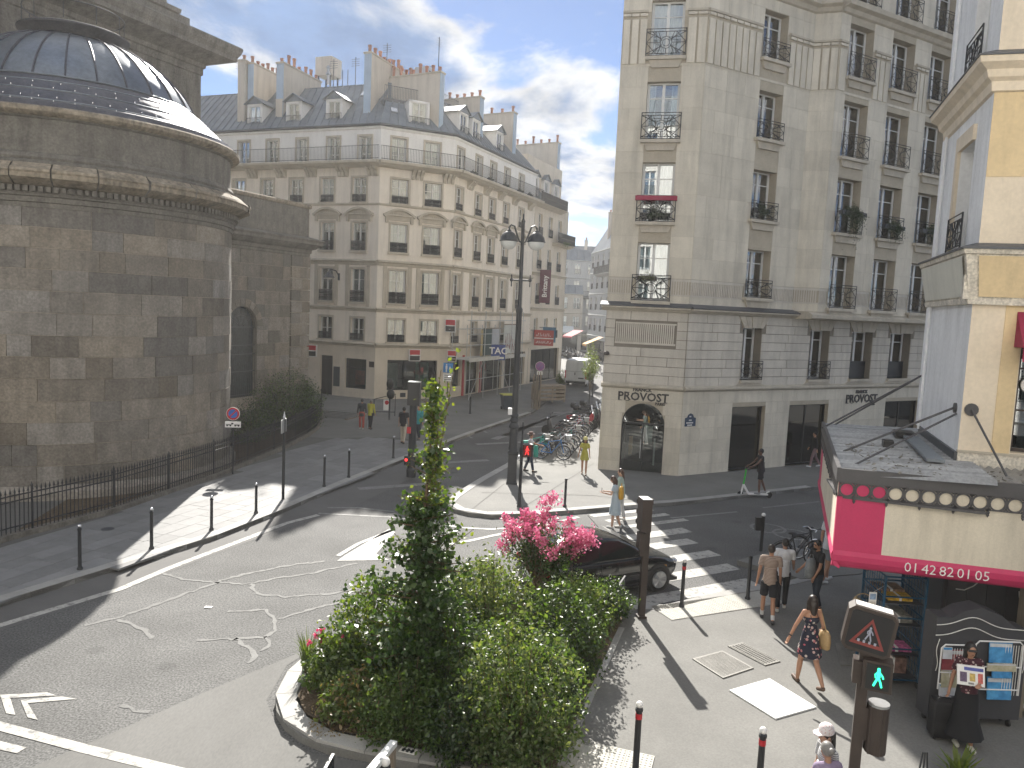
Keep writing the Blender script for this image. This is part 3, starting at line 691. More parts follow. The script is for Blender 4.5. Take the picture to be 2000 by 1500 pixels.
B().lathe([(r * Q_, ZQ(z)) for r, z in [(1.62, 16.36), (1.7, 16.4), (1.55, 16.5), (1.75, 16.66), (1.95, 16.76), (1.98, 16.82), (1.9, 16.86), (1.2, 16.95), (0, 17.02)]], 48, cz).obj('lantern_lid', M_['lead_dark'], church, smooth=30)
b = B(); b.tube([(CC.x + 1.65 * cos(i * pi / 24), CC.y + 1.65 * sin(i * pi / 24), 16.87) for i in range(48)], .018, 6, closed=True)
for i in range(10): t = i * pi / 5; b.tube([(CC.x + 1.65 * cos(t), CC.y + 1.65 * sin(t), 16.25), (CC.x + 1.65 * cos(t), CC.y + 1.65 * sin(t), 16.87)], .013, 5)
b.obj('crown_railing', M_['iron_grey'], church)
# flat-walled wing right of the apse
WF = frame((-12.5, 47.5), 24)
wo_ = (-7.0, -4.78, 1.3, 6.35, 'arch')
wall_mesh(B(WF), -10.5, -.43, -.1, 9.5, [wo_], .45, 1.2).obj('wing_wall', [M_['church_mortar'], M_['dark_room']], church)
b = B(WF); b.box(-10.5, -.44, .5 + .75, 9, -.1, 12.5); b.box(-.9, -.435, .02, 9, -.1, 9.6); b.box(-10.5, -.44, .02, 1.25, 9.4, 12.5); b.obj('wing_core', M_['church_dark'], church)
ashlar(church, WF, -9.5, -2.06, .6, 9.44, .72, (.7, 1.6), [wo_], 'church', .015, .06, 'wing_stone', jit=.008, seed=3)
ashlar(church, WF, -9.5, -.5, 10.62, 12.3, .56, (1.0, 1.8), [], 'church_dark', .012, .05, 'wing_stone', jit=.006, seed=4)
for k in range(13):
    z0 = .62 + k * .68; r = (.8, .82) if k % 2 else (1.0, .6)
    for (a, c) in ((-2.05, -2.05 + r[0]), (-2.05 + r[0], -.36)): block_piece(church, WF, a, c, z0 + .02, z0 + .66, .09, .12, 'church', 'quoin_stone', .008)
band(church, WF, -10, -.3, [(0, .0), (.12, 0), (.12, .5), (.05, .6), (0, .6)], 'church', 'wing_plinth')
def wrap(name, prof, m, x1, F, x0=-10.5, y1=8.):
    """moulding along the front and round the right corner at x1"""
    b = B(F)
    for (p, z), (q, z2) in zip(prof, prof[1:]):
        b.quad((x0, -p, z), (x1 + p, -p, z), (x1 + q, -q, z2), (x0, -q, z2)); b.quad((x1 + p, -p, z), (x1 + p, y1, z), (x1 + q, y1, z2), (x1 + q, -q, z2))
    return b.obj(name, M_[m], church)
wrap('wing_cornice', [(0, 9.44), (.06, 9.46), (.06, 9.6), (.12, 9.64), (.14, 9.84), (.3, 9.9), (.56, 10.12), (.6, 10.14), (.6, 10.28), (.68, 10.4), (.62, 10.46), (.05, 10.6), (0, 10.62)], 'church_dark', -.44, WF)
wrap('wing_parapet_cap', [(0, 12.28), (.08, 12.3), (.1, 12.36), (.1, 12.48), (.02, 12.55), (-.4, 12.58)], 'cornice', -.44, WF)
for k in range(11):
    a0, a1 = pi * k / 11, pi * (k + 1) / 11; A = arc(-5.89, 5.24, 1.115, a0 + .01, a1 - .01, 3) + arc(-5.89, 5.24, 1.55, a1 - .007, a0 + .007, 3)
    B(WF).prismy(A[::-1] if False else A, -.03, .1).obj('voussoir', M_['church'], church)
gr = B(WF)
for i in range(15): x = -6.95 + i * .155; gr.tube([(x, .12, 1.3), (x, .12, 5.2)], .014, 4)
for z in (1.45, 2.75, 3.7, 4.2, 5.2): gr.box(-7.0, -4.78, .1, .14, z - .02, z + .02)
for k in range(1, 6): a = pi * k / 6; gr.tube([(-5.89 + .2 * cos(a), .12, 5.24 + .2 * sin(a)), (-5.89 + 1.1 * cos(a), .12, 5.24 + 1.1 * sin(a))], .016, 4)
for r in (.2, .62, 1.06): gr.tube([(x, .12, z) for x, z in arc(-5.89, 5.24, r, 0, pi, 16)], .016, 4)
gr.obj('window_grille', M_['iron_grey'], church)
leadglass = mat('dusty_leaded_glass', (.05, .06, .065), .25, .3, 5, .3, 9)
B(WF).prismy([(-7.0, 1.3), (-4.78, 1.3)] + arc(-5.89, 5.24, 1.11, 0, pi, 20), .3, .34).obj('window_glazing', leadglass, church)
# tall nave behind
NF = frame((-13.41, 47.91), 24)
b = B(NF); b.box(-28, -7.95, 0, 20, 0, 18.5); b.obj('nave_wall', M_['church_dark'], church)
ashlar(church, NF, -22, -7.95, 11, 18.4, .74, (1.0, 2.0), [], 'church_dark', .012, .05, 'nave_stone', jit=.006, seed=9)
wrap('nave_cornice', [(0, 18.0), (.08, 18.05), (.08, 18.35), (.16, 18.4), (.18, 18.6), (.5, 18.72), (.95, 18.85), (1.25, 18.95), (1.25, 19.15), (1.38, 19.35), (1.45, 19.6), (1.4, 19.68), (0, 19.75)], 'church_dark', -7.95, NF, -28, 20)
b = B(NF); b.box(-28, -8.3, .4, 20, 19.6, 20.75); b.obj('nave_attic', M_['church_dark'], church)
wrap('nave_attic_cap', [(-.4, 20.7), (-.28, 20.75), (-.25, 20.95), (-.5, 21.05), (-1., 21.1)], 'church_dark', -8.7, NF, -28, 20)
b = B(NF); b.box(-28, -9.1, 1.1, 20, 20.9, 26); b.obj('tower_wall', M_['church_dark'], church)
B(NF).box(-9.9, -9.35, 1.04, 1.2, 21.2, 25).obj('tower_pilaster', M_['church_dark'], church)
flush_pieces()
# iron fence round the church, bar by bar
FP = [G(-90, 1108), G(0, 1066), G(220, 1008), G(440, 930), G(560, 878), G(600, 856), G(618, 842), G(627, 826), G(627, 806)]
fence = thing('iron_fence', 'black spiked iron fence curving in front of the church apse', 'fence', (FP[0].x, FP[0].y, 0))
b = B(); fp = resample(xy(FP), .5)
for p, q in zip(fp, fp[1:]):
    d = (q - p).normalized(); n = Vector((-d.y, d.x)) * .14; b.prism(ccw([tuple(p + n), tuple(p - n), tuple(q - n), tuple(q + n)]), 0, .26)
b.obj('fence_plinth', M_['church_dark'], fence)
fp3 = [p.to_3d() for p in fp]
for z in (.42, 1.12, 1.28): B().tube([p + Vector((0, 0, z)) for p in fp3], .02, 6).obj('fence_rail', M_['iron'], fence)
bm_ = B().tube([(0, 0, .2), (0, 0, 1.32)], .0145, 5).lathe([(.012, 1.32), (.028, 1.36), (.001, 1.5)], 5).mesh('fence_bar', M_['iron'])
fb = resample(xy(FP), .125)
for p in fb[:288]: link('fence_bar', bm_, fence, TR(p.x, p.y))
pm = B().tube([(0, 0, 0), (0, 0, 1.45)], .026, 8).lathe([(.03, 1.44), (.035, 1.48), (.02, 1.52), (.001, 1.58)], 8).mesh('fence_post', M_['iron'])
for p in resample(xy(FP), 2.6): link('fence_post', pm, fence, TR(p.x, p.y))
B().add([(p.x, p.y, PZ + .02) for p in FP[1:7]] + [(-14.0, 40.5, PZ + .02), (-12.6, 33.5, PZ + .02), (-14.6, 27, PZ + .02)], [tuple(range(9))]).obj('soil_bed', M_['soil'], kind='structure')
# ================================================================== PALE CORNER BUILDING (three facades)
AB = (-9.63, 53.44); BC = (-4.73, 55.83)
FA, FB, FC = frame(AB, 111), frame(BC, 64), frame(BC, 24); FB = frame(AB, 64)
LB = 5.45; LC = 14.9
apt = thing('apartment_building', 'pale stone corner building with zinc mansard roof and curved window pediments', 'building', (AB[0], AB[1], 0))
CFG = [
 (FA, -19, 0, {'r6': [(-17.1, -16.1), (-14.6, -13.6), (-12.0, -11.0), (-9.44, -8.47), (-6.86, -5.95), (-4.28, -3.27), (-1.74, -.72)], 'r5': [(-15.0, -13.9), (-12.45, -11.4), (-9.9, -8.83), (-7.38, -6.29), (-4.76, -3.66), (-2.16, -1.04)],
   'r4': [(-7.38, -6.25), (-4.7, -3.57), (-2.11, -.98)], 'r3': [(-7.38, -6.25), (-4.7, -3.6), (-2.11, -1.0)], 'mz': [(-7.38, -6.25), (-4.66, -3.58), (-2.04, -.96)]}),
 (FB, 0, LB, {'r6': [(.78, 1.82), (3.17, 4.26)], **{k: [(.85, 2.06), (3.25, 4.5)] for k in ('r5', 'r4', 'r3', 'mz')}}),
 (FC, 0, LC, {'r6': [(.3, 1.3), (3.2, 4.2), (5.7, 6.7), (8.3, 9.3), (11.2, 12.2)], **{k: [(.25, 1.35), (3.3, 4.4), (5.7, 6.85), (8.35, 9.45), (11.4, 12.5)] for k in ('r5', 'r4', 'r3')}, 'mz': [(.25, 1.35), (3.3, 4.4), (5.7, 6.6), (8.4, 9.3)]})]
ZR = {'mz': (4.15, 5.73), 'r3': (6.85, 9.15), 'r4': (10.4, 12.33), 'r5': (13.74, 15.38), 'r6': (16.5, 18.14)}
GF = [[(-4.55, -3.47, .1, 2.95), (-2.44, -.69, .74, 2.86)], [(.91, 4.62, .73, 2.89)], [(.7, 2.0, .9, 2.95), (2.8, 5.0, .14, 3.0), (5.6, 9.4, .14, 3.0), (10.0, 14.2, .14, 3.1)]]
def pediment():
    b = B(); r = 1.55; cz_ = -.72; a = math.acos(1.16 / r)
    O = arc(0, cz_, r, a, pi - a, 14); I = arc(0, cz_, r - .14, pi - a, a, 14)
    for k in range(14): b.prismy([O[k], O[k + 1], I[13 - k], I[14 - k]], -.24, 0)
    b.prismy([(-1.16, .3), (1.16, .3), (1.16, .42), (-1.16, .42)], -.2, 0)
    b.prismy([(-.95, .0), (.95, .0), (.95, .3), (-.95, .3)], -.07, 0)
    b.prismy([(-1.05, .42)] + [(1.05, .42)] + arc(0, cz_, r - .14, a + .05, pi - a - .05, 10), -.05, 0)
    for k in range(13): x = -.96 + k * .16; b.box(x - .04, x + .04, -.13, -.05, .42, .5)
    for q in (-1, 1): b.box(q * .8, q * 1.0, -.14, 0, -.15, .3)
    return b.mesh('pediment', M_['stone_trim'])
def console(): 
    return B().prismx([(0, 0), (-.1, .02), (-.16, .14), (-.2, .3), (-.46, .5), (-.5, .62), (0, .62)][::-1], -.11, .11).mesh('bracket', M_['stone_trim'])
CON = console(); PED = pediment()
def surround(w_, h, t=.13, p=.04):
    b = B(); b.box(-w_ / 2 - t, -w_ / 2, -p, 0, 0, h + t); b.box(w_ / 2, w_ / 2 + t, -p, 0, 0, h + t); b.box(-w_ / 2, w_ / 2, -p, 0, h, h + t); return b.mesh('window_surround', M_['stone_trim'])
def sill(w_): return B().box(-w_ / 2 - .15, w_ / 2 + .15, -.14, .05, -.14, 0).mesh('window_sill', M_['stone_trim'])
for fi, (F, xa, xb, rows) in enumerate(CFG):
    ops = [(a, c, *ZR[k]) for k in ('mz', 'r3', 'r4', 'r5') for a, c in rows[k]]
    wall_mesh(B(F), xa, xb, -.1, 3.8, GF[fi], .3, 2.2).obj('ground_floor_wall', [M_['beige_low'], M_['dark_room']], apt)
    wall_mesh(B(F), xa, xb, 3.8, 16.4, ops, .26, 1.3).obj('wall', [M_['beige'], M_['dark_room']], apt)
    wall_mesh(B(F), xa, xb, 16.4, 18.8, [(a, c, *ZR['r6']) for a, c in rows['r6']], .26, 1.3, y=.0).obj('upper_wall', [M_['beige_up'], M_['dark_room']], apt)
    ashlar(apt, F, xa if fi else -8.2, xb, 4.1, 6.18, .345, (1.6, 3.), [(a, c, *ZR['mz']) for a, c in rows['mz']], 'beige', .03, .03, 'rustic_block', .022, seed=fi)
    x0 = xa; x1 = xb + (.0)
    band(apt, F, xa, xb, [(0, 3.75), (.1, 3.78), (.12, 3.86), (.28, 3.92), (.28, 3.98), (.02, 4.07), (0, 4.07)], 'stone_trim')
    band(apt, F, xa, xb, [(0, 6.22), (.08, 6.24), (.1, 6.36), (.2, 6.4), (.2, 6.46), (.0, 6.52)], 'stone_trim')
    band(apt, F, xa, xb, [(0, 9.42), (.07, 9.44), (.1, 9.6), (.22, 9.66), (.22, 9.73), (0, 9.82)], 'stone_trim')
    band(apt, F, xa, xb, [(0, 13.5), (.09, 13.54), (.11, 13.62), (0, 13.68)], 'stone_trim')
    band(apt, F, xa - .2, xb + .25, [(0, 16.05), (.5, 16.12), (.62, 16.2), (.8, 16.26), (.82, 16.38), (.78, 16.44), (0, 16.46)], 'stone_trim', 'balcony_slab')
    band(apt, F, xa - .05, xb + .05, [(0, 18.6), (.12, 18.66), (.16, 18.74), (0, 18.82)], 'beige_up')
    band(apt, F, xa - .1, xb + .1, [(0, 18.8), (.2, 18.8), (.26, 18.86), (.24, 18.95), (0, 18.98)], 'zinc_dark', 'gutter')
    for k in rows:
        for i, (a, c) in enumerate(rows[k]):
            z0, z1 = ZR[k]; w_ = round(c - a, 2); mx = (a + c) / 2
            window(apt, F, a, c, z0, z1, .2, bars=(.35, .68) if k in ('r3', 'r4') else (.5,) if k == 'mz' else (.3, .65), leaf=.05)
            link('window_surround', cached(('sur', w_, round(z1 - z0, 2)), lambda: surround(w_, z1 - z0)), apt, F @ Matrix.Translation((mx, 0, z0)))
            if k != 'r6':
                link('window_sill', cached(('sill', w_), lambda: sill(w_)), apt, F @ Matrix.Translation((mx, 0, z0)))
                rail_part(apt, F, a, c, z0 + .02, {'mz': .5, 'r3': .78, 'r4': .66, 'r5': .5}[k], -.06 if k != 'r5' else .02, 'dense')
            if k == 'r4': link('pediment', PED, apt, F @ Matrix.Translation((mx, 0, 12.55)))
            if k == 'r3':
                for q in (-1, 1): B(F).box(mx + q * (w_ / 2 + .3) - .13, mx + q * (w_ / 2 + .3) + .13, -.05, 0, 6.55, 9.4).obj('pilaster', M_['stone_trim'], apt)
            if k == 'r5':
                nx = rows[k][i + 1][0] if i + 1 < len(rows[k]) else xb
                for q in (-.3, 0, .3): link('bracket', CON, apt, F @ Matrix.Translation(((c + nx) / 2 + q, 0, 15.46)))
    # long balcony rail in lengths
    n = max(1, round((xb - xa) / 1.9)); L = (xb - xa + (.6 if fi == 1 else .3)) / n
    for i in range(n): rail_part(apt, F, xa + i * L - .15 * (fi > 0), xa + (i + 1) * L - .15 * (fi > 0), 16.46, .93, -.74, 'plain', name='balcony_rail')
# string panels between the first-floor windows
# roof
def sheets(t, F, xb0, xb1, xt0, xt1, y0, z0, y1, z1, step, m='zinc'):
    n = max(1, round((xb1 - xb0) / step))
    for i in range(n):
        f0, f1 = i / n, (i + 1) / n; a = xb0 + (xb1 - xb0) * f0; c = xb0 + (xb1 - xb0) * f1; d = xt0 + (xt1 - xt0) * f0; e = xt0 + (xt1 - xt0) * f1
        b = B(F); b.quad((a, y0, z0), (c, y0, z0), (e, y1, z1), (d, y1, z1)); b.tube([(a, y0 - .02, z0 + .02), (d, y1 - .02, z1 + .02)], .035, 4); b.obj('zinc_sheet', M_[m], t)
tA, tC = tan(radians(23.5)), tan(radians(20))
sheets(apt, FA, -19, .1, -19, -3.6 * tA, -.1, 18.95, 3.6, 22.7, .62)
sheets(apt, FB, -.1, LB + .1, 1.7 * tA, LB - 1.7 * tC, -.1, 18.95, 1.5, 20.9, .6)
sheets(apt, FC, -.1, LC, 3.2 * tC, LC, -.1, 18.95, 3.2, 22.3, .62)
b = B(FA); b.box(-19, -1.5, 3.55, 9, 22.4, 22.72); b.obj('roof_ridge', M_['zinc'], apt)
b = B(FB); b.box(.5, LB - .4, 1.5, 9, 20.6, 20.95); b.box(.9, LB - .8, 3.2, 9, 20.9, 22.6); b.obj('roof_terrace', M_['zinc'], apt)
b = B(FC); b.box(1, LC, 3.1, 9, 21.8, 22.35); b.obj('roof_ridge', M_['zinc'], apt)
b = B(FB); b.box(.55, LB - .45, 1.44, 1.5, 20.5, 21.05); b.obj('terrace_parapet', M_['zinc_dark'], apt)
rail_part(apt, FB, .6, 2.9, 21.0, .95, 1.5, 'plain', 'iron_grey', 'terrace_rail'); rail_part(apt, FB, 2.9, LB - .5, 21.0, .95, 1.5, 'plain', 'iron_grey', 'terrace_rail')
FCr = FC @ Matrix.Translation((.35, 1.3, 0)); rail_part(apt, FCr, 0, 2.2, 21.0, .95, 0, 'plain', 'iron_grey', 'terrace_rail')
def pot(h):
    return cached(('pot', h), lambda: B().lathe([(.1, 0), (.11, h * .8), (.14, h * .82), (.14, h), (.09, h), (.08, h * .7)], 10).mesh('chimney_pot', M_['pot'], True))
def chimney(t, F, x0, x1, y0, y1, z0, z1, n, blue=True, pots=True, cap=.06, slope=0.):
    b = B(F); b.prismx([(y0 + .05, z0 + slope), (y1, z0 + slope + (y1 - y0) * .6), (y1, z1 - .1), (y0 + .05, z1)][::-1], x0, x1); b.obj('chimney_stack', M_['chim'], t)
    B(F).box(x0, x1, y0, y0 + .05, z0, z1).obj('chimney_flank', M_['chim_blue' if blue else 'chim'], t)  # front face pale blue on some stacks, unlike their sides
    B(F).prismx([(y0 - cap, z1), (y1 + cap, z1 - .1), (y1 + cap, z1 + .02), (y0 - cap, z1 + .12)][::-1], x0 - cap, x1 + cap).obj('chimney_cap', M_['stone_trim'], t)
    if pots:
        for i in range(n):
            y = y0 + .25 + (y1 - y0 - .5) * i / max(1, n - 1); h = random.choice((.35, .4, .55, .75))
            link('chimney_pot', pot(h), t, F @ Matrix.Translation(((x0 + x1) / 2 + random.uniform(-.06, .06), y, z1 + .08)))
chimney(apt, FA, -2.0, -1.45, .85, 7.2, 19.5, 23.9, 10)
chimney(apt, FA, -9.5, -8.9, 1.0, 5.6, 19.9, 23.8, 7)
B(FA).box(-9.49, -8.91, .95, 1.0, 19.9, 21.3).obj('chimney_flank', M_['chim'], apt)
chimney(apt, FA, -12.0, -11.5, .9, 4.8, 19.9, 23.9, 7)
chimney(apt, FA, -12.75, -12.1, .7, 1.6, 19.6, 24.1, 1, blue=False)
chimney(apt, FA, -4.1, -3.5, 6.5, 9, 22.0, 24.6, 5, blue=False)
chimney(apt, FC, -.9, -.35, .9, 6.8, 19.2, 23.0, 11)
chimney(apt, FC, 5.5, 6.1, 1.0, 6.8, 19.3, 23.0, 9)
chimney(apt, FC, 11.6, 12.2, .9, 6.5, 19.2, 23.3, 6)
for x, y in ((2.2, 3.6), (3.1, 3.9)):
    b = B(FC); b.box(x - .3, x + .3, y, y + 1.2, 22.3, 24.5); b.obj('cooling_unit', M_['steel'], apt); B(FC).box(x - .2, x + .2, y - .03, y, 22.9, 24.2).obj('vent_louvre', M_['iron_grey'], apt)
B(FA).box(-9.9, -8.4, 6.2, 7.6, 24.5, 25.9).obj('roof_tank', M_['chim'], apt)
b = B(FA)
for x in (-9.7, -8.6): b.tube([(x, 6.4, 22.5), (x, 6.4, 24.5)], .07, 5); b.tube([(x, 7.4, 22.5), (x, 7.4, 24.5)], .07, 5)
b.obj('tank_stand', M_['iron_grey'], apt)
for F, x, y, z, h in ((FA, -7.0, 4.5, 22.7, 2.3), (FA, -6.4, 4.8, 22.7, 1.6), (FA, -5.8, 4.6, 22.7, 1.5), (FA, -5.2, 4.7, 22.7, 2.4), (FA, -2.7, 5.0, 22.7, 3.3), (FC, 3.0, 3.4, 22.3, 4.6), (FA, -13.2, 1.4, 20.0, 4.5)):
    b = B(F); b.tube([(x, y, z), (x, y, z + h)], .03, 5)
    if h > 2.2:
        for k in range(4): b.tube([(x - .35, y, z + h - .15 - k * .16), (x + .35, y, z + h - .15 - k * .16)], .015, 4)
    b.obj('aerial', M_['iron_grey'], apt)
for F, x, y, z in ((FA, -.6, 6.6, 22.4), (FA, -8.4, 5.8, 23.6)): B(F).lathe([(.1, 0), (.1, .7), (.2, .75), (.16, .9), (.1, .95), (.1, 1.2), (.2, 1.25), (0, 1.5)], 10, (x, y, z)).obj('chimney_cowl', M_['steel'], apt)
def dormer(t, F, x, z0, y0=.5, w_=1.35, h=1.75, pitched=True):
    b = B(F); a = w_ / 2
    b.box(-a + x, -a + x + .18, y0, y0 + 2.4, z0, z0 + h); b.box(a + x - .18, a + x, y0, y0 + 2.4, z0, z0 + h); b.box(x - a, x + a, y0, y0 + 2.4, z0 + h - .15, z0 + h); b.box(x - a, x + a, y0 + .9, y0 + 1.0, z0, z0 + h); b.obj('dormer', M_['beige_up'], t)
    window(t, F, x - a + .18, x + a - .18, z0 + .02, z0 + h - .15, y0 + .08, bars=(.5,), leaf=.05)
    if pitched:
        for q in (-1, 1): b = B(F); b.quad((x, y0 - .15, z0 + h + .55), (x, y0 + 2.9, z0 + h + .55), (x + q * (a + .2), y0 + 2.6, z0 + h - .02), (x + q * (a + .2), y0 - .15, z0 + h - .02)); b.tube([(x, y0 - .15, z0 + h + .55), (x + q * (a + .2), y0 - .15, z0 + h - .02)], .035, 4); b.obj('dormer_roof', M_['zinc'], t)
        B(F).prismy([(x - a - .1, z0 + h), (x + a + .1, z0 + h), (x, z0 + h + .5)], y0 - .05, y0 + .05).obj('dormer_gable', M_['zinc'], t)
    rail_part(t, F, x - a, x + a, z0 + .02, .75, y0 - .1, 'plain')
for x in (-11.0, -7.55, -4.15): dormer(apt, FA, x, 19.15)
dormer(apt, FB, 2.75, 19.0, .25, 1.5, 1.9, False)
for x in (2.0, 4.0, 8.2): dormer(apt, FC, x, 19.2)
def skylight(F, x, f, y0, z0, y1, z1, w_=.7):
    p = lambda q, k, u: (x + q * w_ / 2, y0 + (y1 - y0) * k - .06 * u, z0 + (z1 - z0) * k + .06 * u)
    b = B(F); b.add([p(-1, f, 0), p(1, f, 0), p(1, f + .16, 0), p(-1, f + .16, 0), p(-1, f, 1.4), p(1, f, 1.4), p(1, f + .16, 1.4), p(-1, f + .16, 1.4)], [(4, 5, 6, 7), (0, 1, 5, 4), (1, 2, 6, 5), (2, 3, 7, 6), (3, 0, 4, 7)]); b.obj('skylight', M_['silver'], apt)
skylight(FA, -5.9, .66, -.1, 18.95, 3.6, 22.7); skylight(FA, -2.9, .68, -.1, 18.95, 3.6, 22.7); skylight(FB, 1.1, .5, -.1, 18.95, 1.5, 20.9, .45)
# ground-floor fittings
def shopwin(t, F, x0, x1, z0, z1, nm, y=.2, m='iron', bar=.07, trans=None, name='shop_window'):
    b = B(F); b.box(x0, x1, y, y + .08, z0, z0 + bar); b.box(x0, x1, y, y + .08, z1 - bar, z1)
    for i in range(nm + 1): x = x0 + (x1 - x0 - bar) * i / nm; b.box(x, x + bar, y, y + .08, z0 + bar, z1 - bar)
    if trans: b.box(x0, x1, y + .01, y + .07, trans, trans + bar * .7)
    o = b.obj(name, M_[m], t)
    for i in range(nm):
        xa = x0 + (x1 - x0 - bar) * i / nm + bar; xc = x0 + (x1 - x0 - bar) * (i + 1) / nm; B(F).box(xa, xc, y + .035, y + .043, z0 + bar, z1 - bar).obj('pane', M_['shopglass'], o)
    return o
shopwin(apt, FA, -2.44, -.69, .74, 2.86, 1, trans=2.2); shopwin(apt, FB, .91, 4.62, .73, 2.89, 3)
post_red = mat('poster_red', (.42, .10, .07), .6, .5, 2.5, .2, 6); post_grn = mat('poster_green', (.10, .26, .22), .6, .3, 2, .2, 5)
B(FA).box(-1.85, -1.1, .5, .53, 1.0, 2.0).obj('window_poster', post_red, apt)
B(FB).box(3.3, 4.3, .9, .93, .8, 2.7).obj('window_poster', post_grn, apt); B(FB).box(1.1, 2.0, 1.1, 1.13, .8, 2.6).obj('window_poster', M_['curtain'], apt)
b = B(FA); b.box(-4.55, -3.47, .25, .31, .1, 2.95)
for q in (-4.45, -4.0): b.box(q, q + .42, .22, .25, .3, 1.2); b.box(q, q + .42, .22, .25, 1.4, 2.7)
b.obj('door', M_['black'], apt)
B(FA).box(-3.35, -2.85, -.06, .0, .8, 2.2).obj('cash_machine', M_['iron_grey'], apt)
B(FB).box(1.9, 2.3, -.02, 0, .25, .55).obj('cellar_vent', M_['iron_grey'], apt)
B(FA).box(-.45, -.05, -.03, 0, 2.35, 2.75).obj('plaque', M_['dkbrown'], apt)
for i, o in enumerate(GF[2]): shopwin(apt, FC, *o, (1, 2, 3, 3)[i])
for x in (2.35, 5.3): B(FC).box(x - .12, x + .12, -.08, 0, 0, 3.2).obj('shop_pillar', M_['red'], apt)
# bank signs: red over black with a white bar
def bank_sign(F, x, z, s, y0, label, sx=1.):
    t = thing('bank_sign', label, 'sign', F @ Vector((x, y0, z)), group='red and black bank signs'); t.matrix_basis = F @ Matrix.Translation((x, y0, z)); WM[t.name] = t.matrix_basis.copy(); h = s / 2; wd = h * sx
    B().box(-wd, wd, -.06, .1, -h, h).obj('sign_frame', M_['white_paint'], t, rel=True)
    B().box(-wd * .88, wd * .88, -.075, -.06, 0.03, h * .88).obj('red_field', M_['red'], t, rel=True); B().box(-wd * .88, wd * .88, -.075, -.06, -h * .88, -.03).obj('black_field', M_['black'], t, rel=True)
    B().box(-wd * .6, wd * .6, -.085, -.075, -.04, .04).obj('white_bar', M_['white_paint'], t, rel=True)
bank_sign(FB, 2.83, 3.26, .84, -.16, 'square red and black bank sign above the wide shop window of the pale building')
SF = frame((0, 0), 88)
def at_dir(u, v, F, yoff): pass
for (x, z, s, lab) in ((LB - .05, 5.45, .95, 'red and black bank sign on the building corner beside the mezzanine window'), (LB + .15, 3.25, .85, 'small red and black bank sign on the building corner just above the scaffold boards')):
    p = FB @ Vector((x, -.35, z)); bank_sign(frame((p.x, p.y), 95), 0, z, s, 0, lab, .8)
p = FA @ Vector((-4.9, -.55, 3.25)); bank_sign(frame((p.x, p.y), 100), 0, 3.25, .85, 0, 'red and black bank sign over the dark door beside the church corner', .95)
# street lantern on the wall
p = FA @ Vector((-3.1, 0, 8.6)); t = thing('wall_lantern', 'dark street lantern on a curved arm fixed to the pale facade', 'lamp', p)
t.matrix_basis = FA @ Matrix.Translation((-3.1, 0, 8.6)); WM[t.name] = t.matrix_basis.copy()
B().tube([(0, 0, 0), (-.05, -.3, .35), (-.15, -.75, .42), (-.2, -.9, .3)], .04, 6).box(-.08, .08, -.04, .02, -.3, .2).obj('arm', M_['iron_grey'], t, rel=True)
B().lathe([(.05, .3), (.12, .2), (.36, -.1), (.4, -.14), (.36, -.16)], 14, (-.2, -.9, 0)).obj('shade', M_['iron_grey'], t, rel=True, smooth=True)
B().lathe([(.3, -.14), (.2, -.26), (0, -.3)], 12, (-.2, -.9, 0)).obj('globe', M_['lampglass'], t, rel=True, smooth=True)
flush_pieces()

# ================================================================== SECOND BUILDING along that street
d24 = Vector((sin(radians(24)), cos(radians(24)))); o2 = Vector(BC) + d24 * 14.95
F2 = frame(o2, 24)
b2 = thing('townhouse', 'narrow stone house with rounded balconies beyond the pale corner building', 'building', (o2.x, o2.y, 0))
ops2 = [(x, x + 1.0, z, z + 1.9) for z in (4.2, 7.4, 10.6, 13.6) for x in (.9, 3.4, 5.9)]
M2 = M_['beige_low']
wall_mesh(B(F2), 0, 8.6, -.1, 16.6, ops2 + [(.6, 7.8, .14, 3.2)], .25, 1.5).obj('wall', [M2, M_['dark_room']], b2)
b = B(F2); b.box(8.4, 8.6, 0, 9, 0, 16.6); b.box(0, 8.6, 1.6, 9, 0, 16.6); b.box(-.02, 8.6, .9, 9, 16.6, 20.6); b.obj('side_wall', M2, b2)
for o in ops2: window(b2, F2, *o, .18, bars=(.6,)); rail_part(b2, F2, o[0], o[1], o[2], .75, -.08, 'dense')
for z, x0, x1 in ((16.3, -.2, 6.5), (13.2, 4.6, 9.1), (7.0, 0, 8.6), (10.2, 0, 8.6)):
    band(b2, F2, x0, x1, [(0, z - .25), (.4 if z > 12 else .1, z - .1), (.7 if z > 12 else .2, z), (0, z + .06)], 'stone_trim', 'balcony_slab' if z > 12 else 'string_course')
    if z > 12:
        rail_part(b2, F2, x0, (x0 + x1) / 2, z + .05, .95, -.66, 'dense'); rail_part(b2, F2, (x0 + x1) / 2, x1, z + .05, .95, -.66, 'dense')
for k in range(3): dormer(b2, F2, 1.4 + k * 2.6, 17.0, .6, 1.3, 1.9)
sheets(b2, F2, 0, 8.6, 0, 8.6, .5, 17.0, 2.6, 21.0, .7)
b = B(F2); b.box(0, 8.6, 2.5, 9, 20.8, 21.05); b.obj('roof_top', M_['zinc'], b2)
chimney(b2, F2, 8.0, 8.6, 1.2, 6, 19, 23.2, 6)
shopwin(b2, F2, .6, 7.8, .14, 3.2, 4)
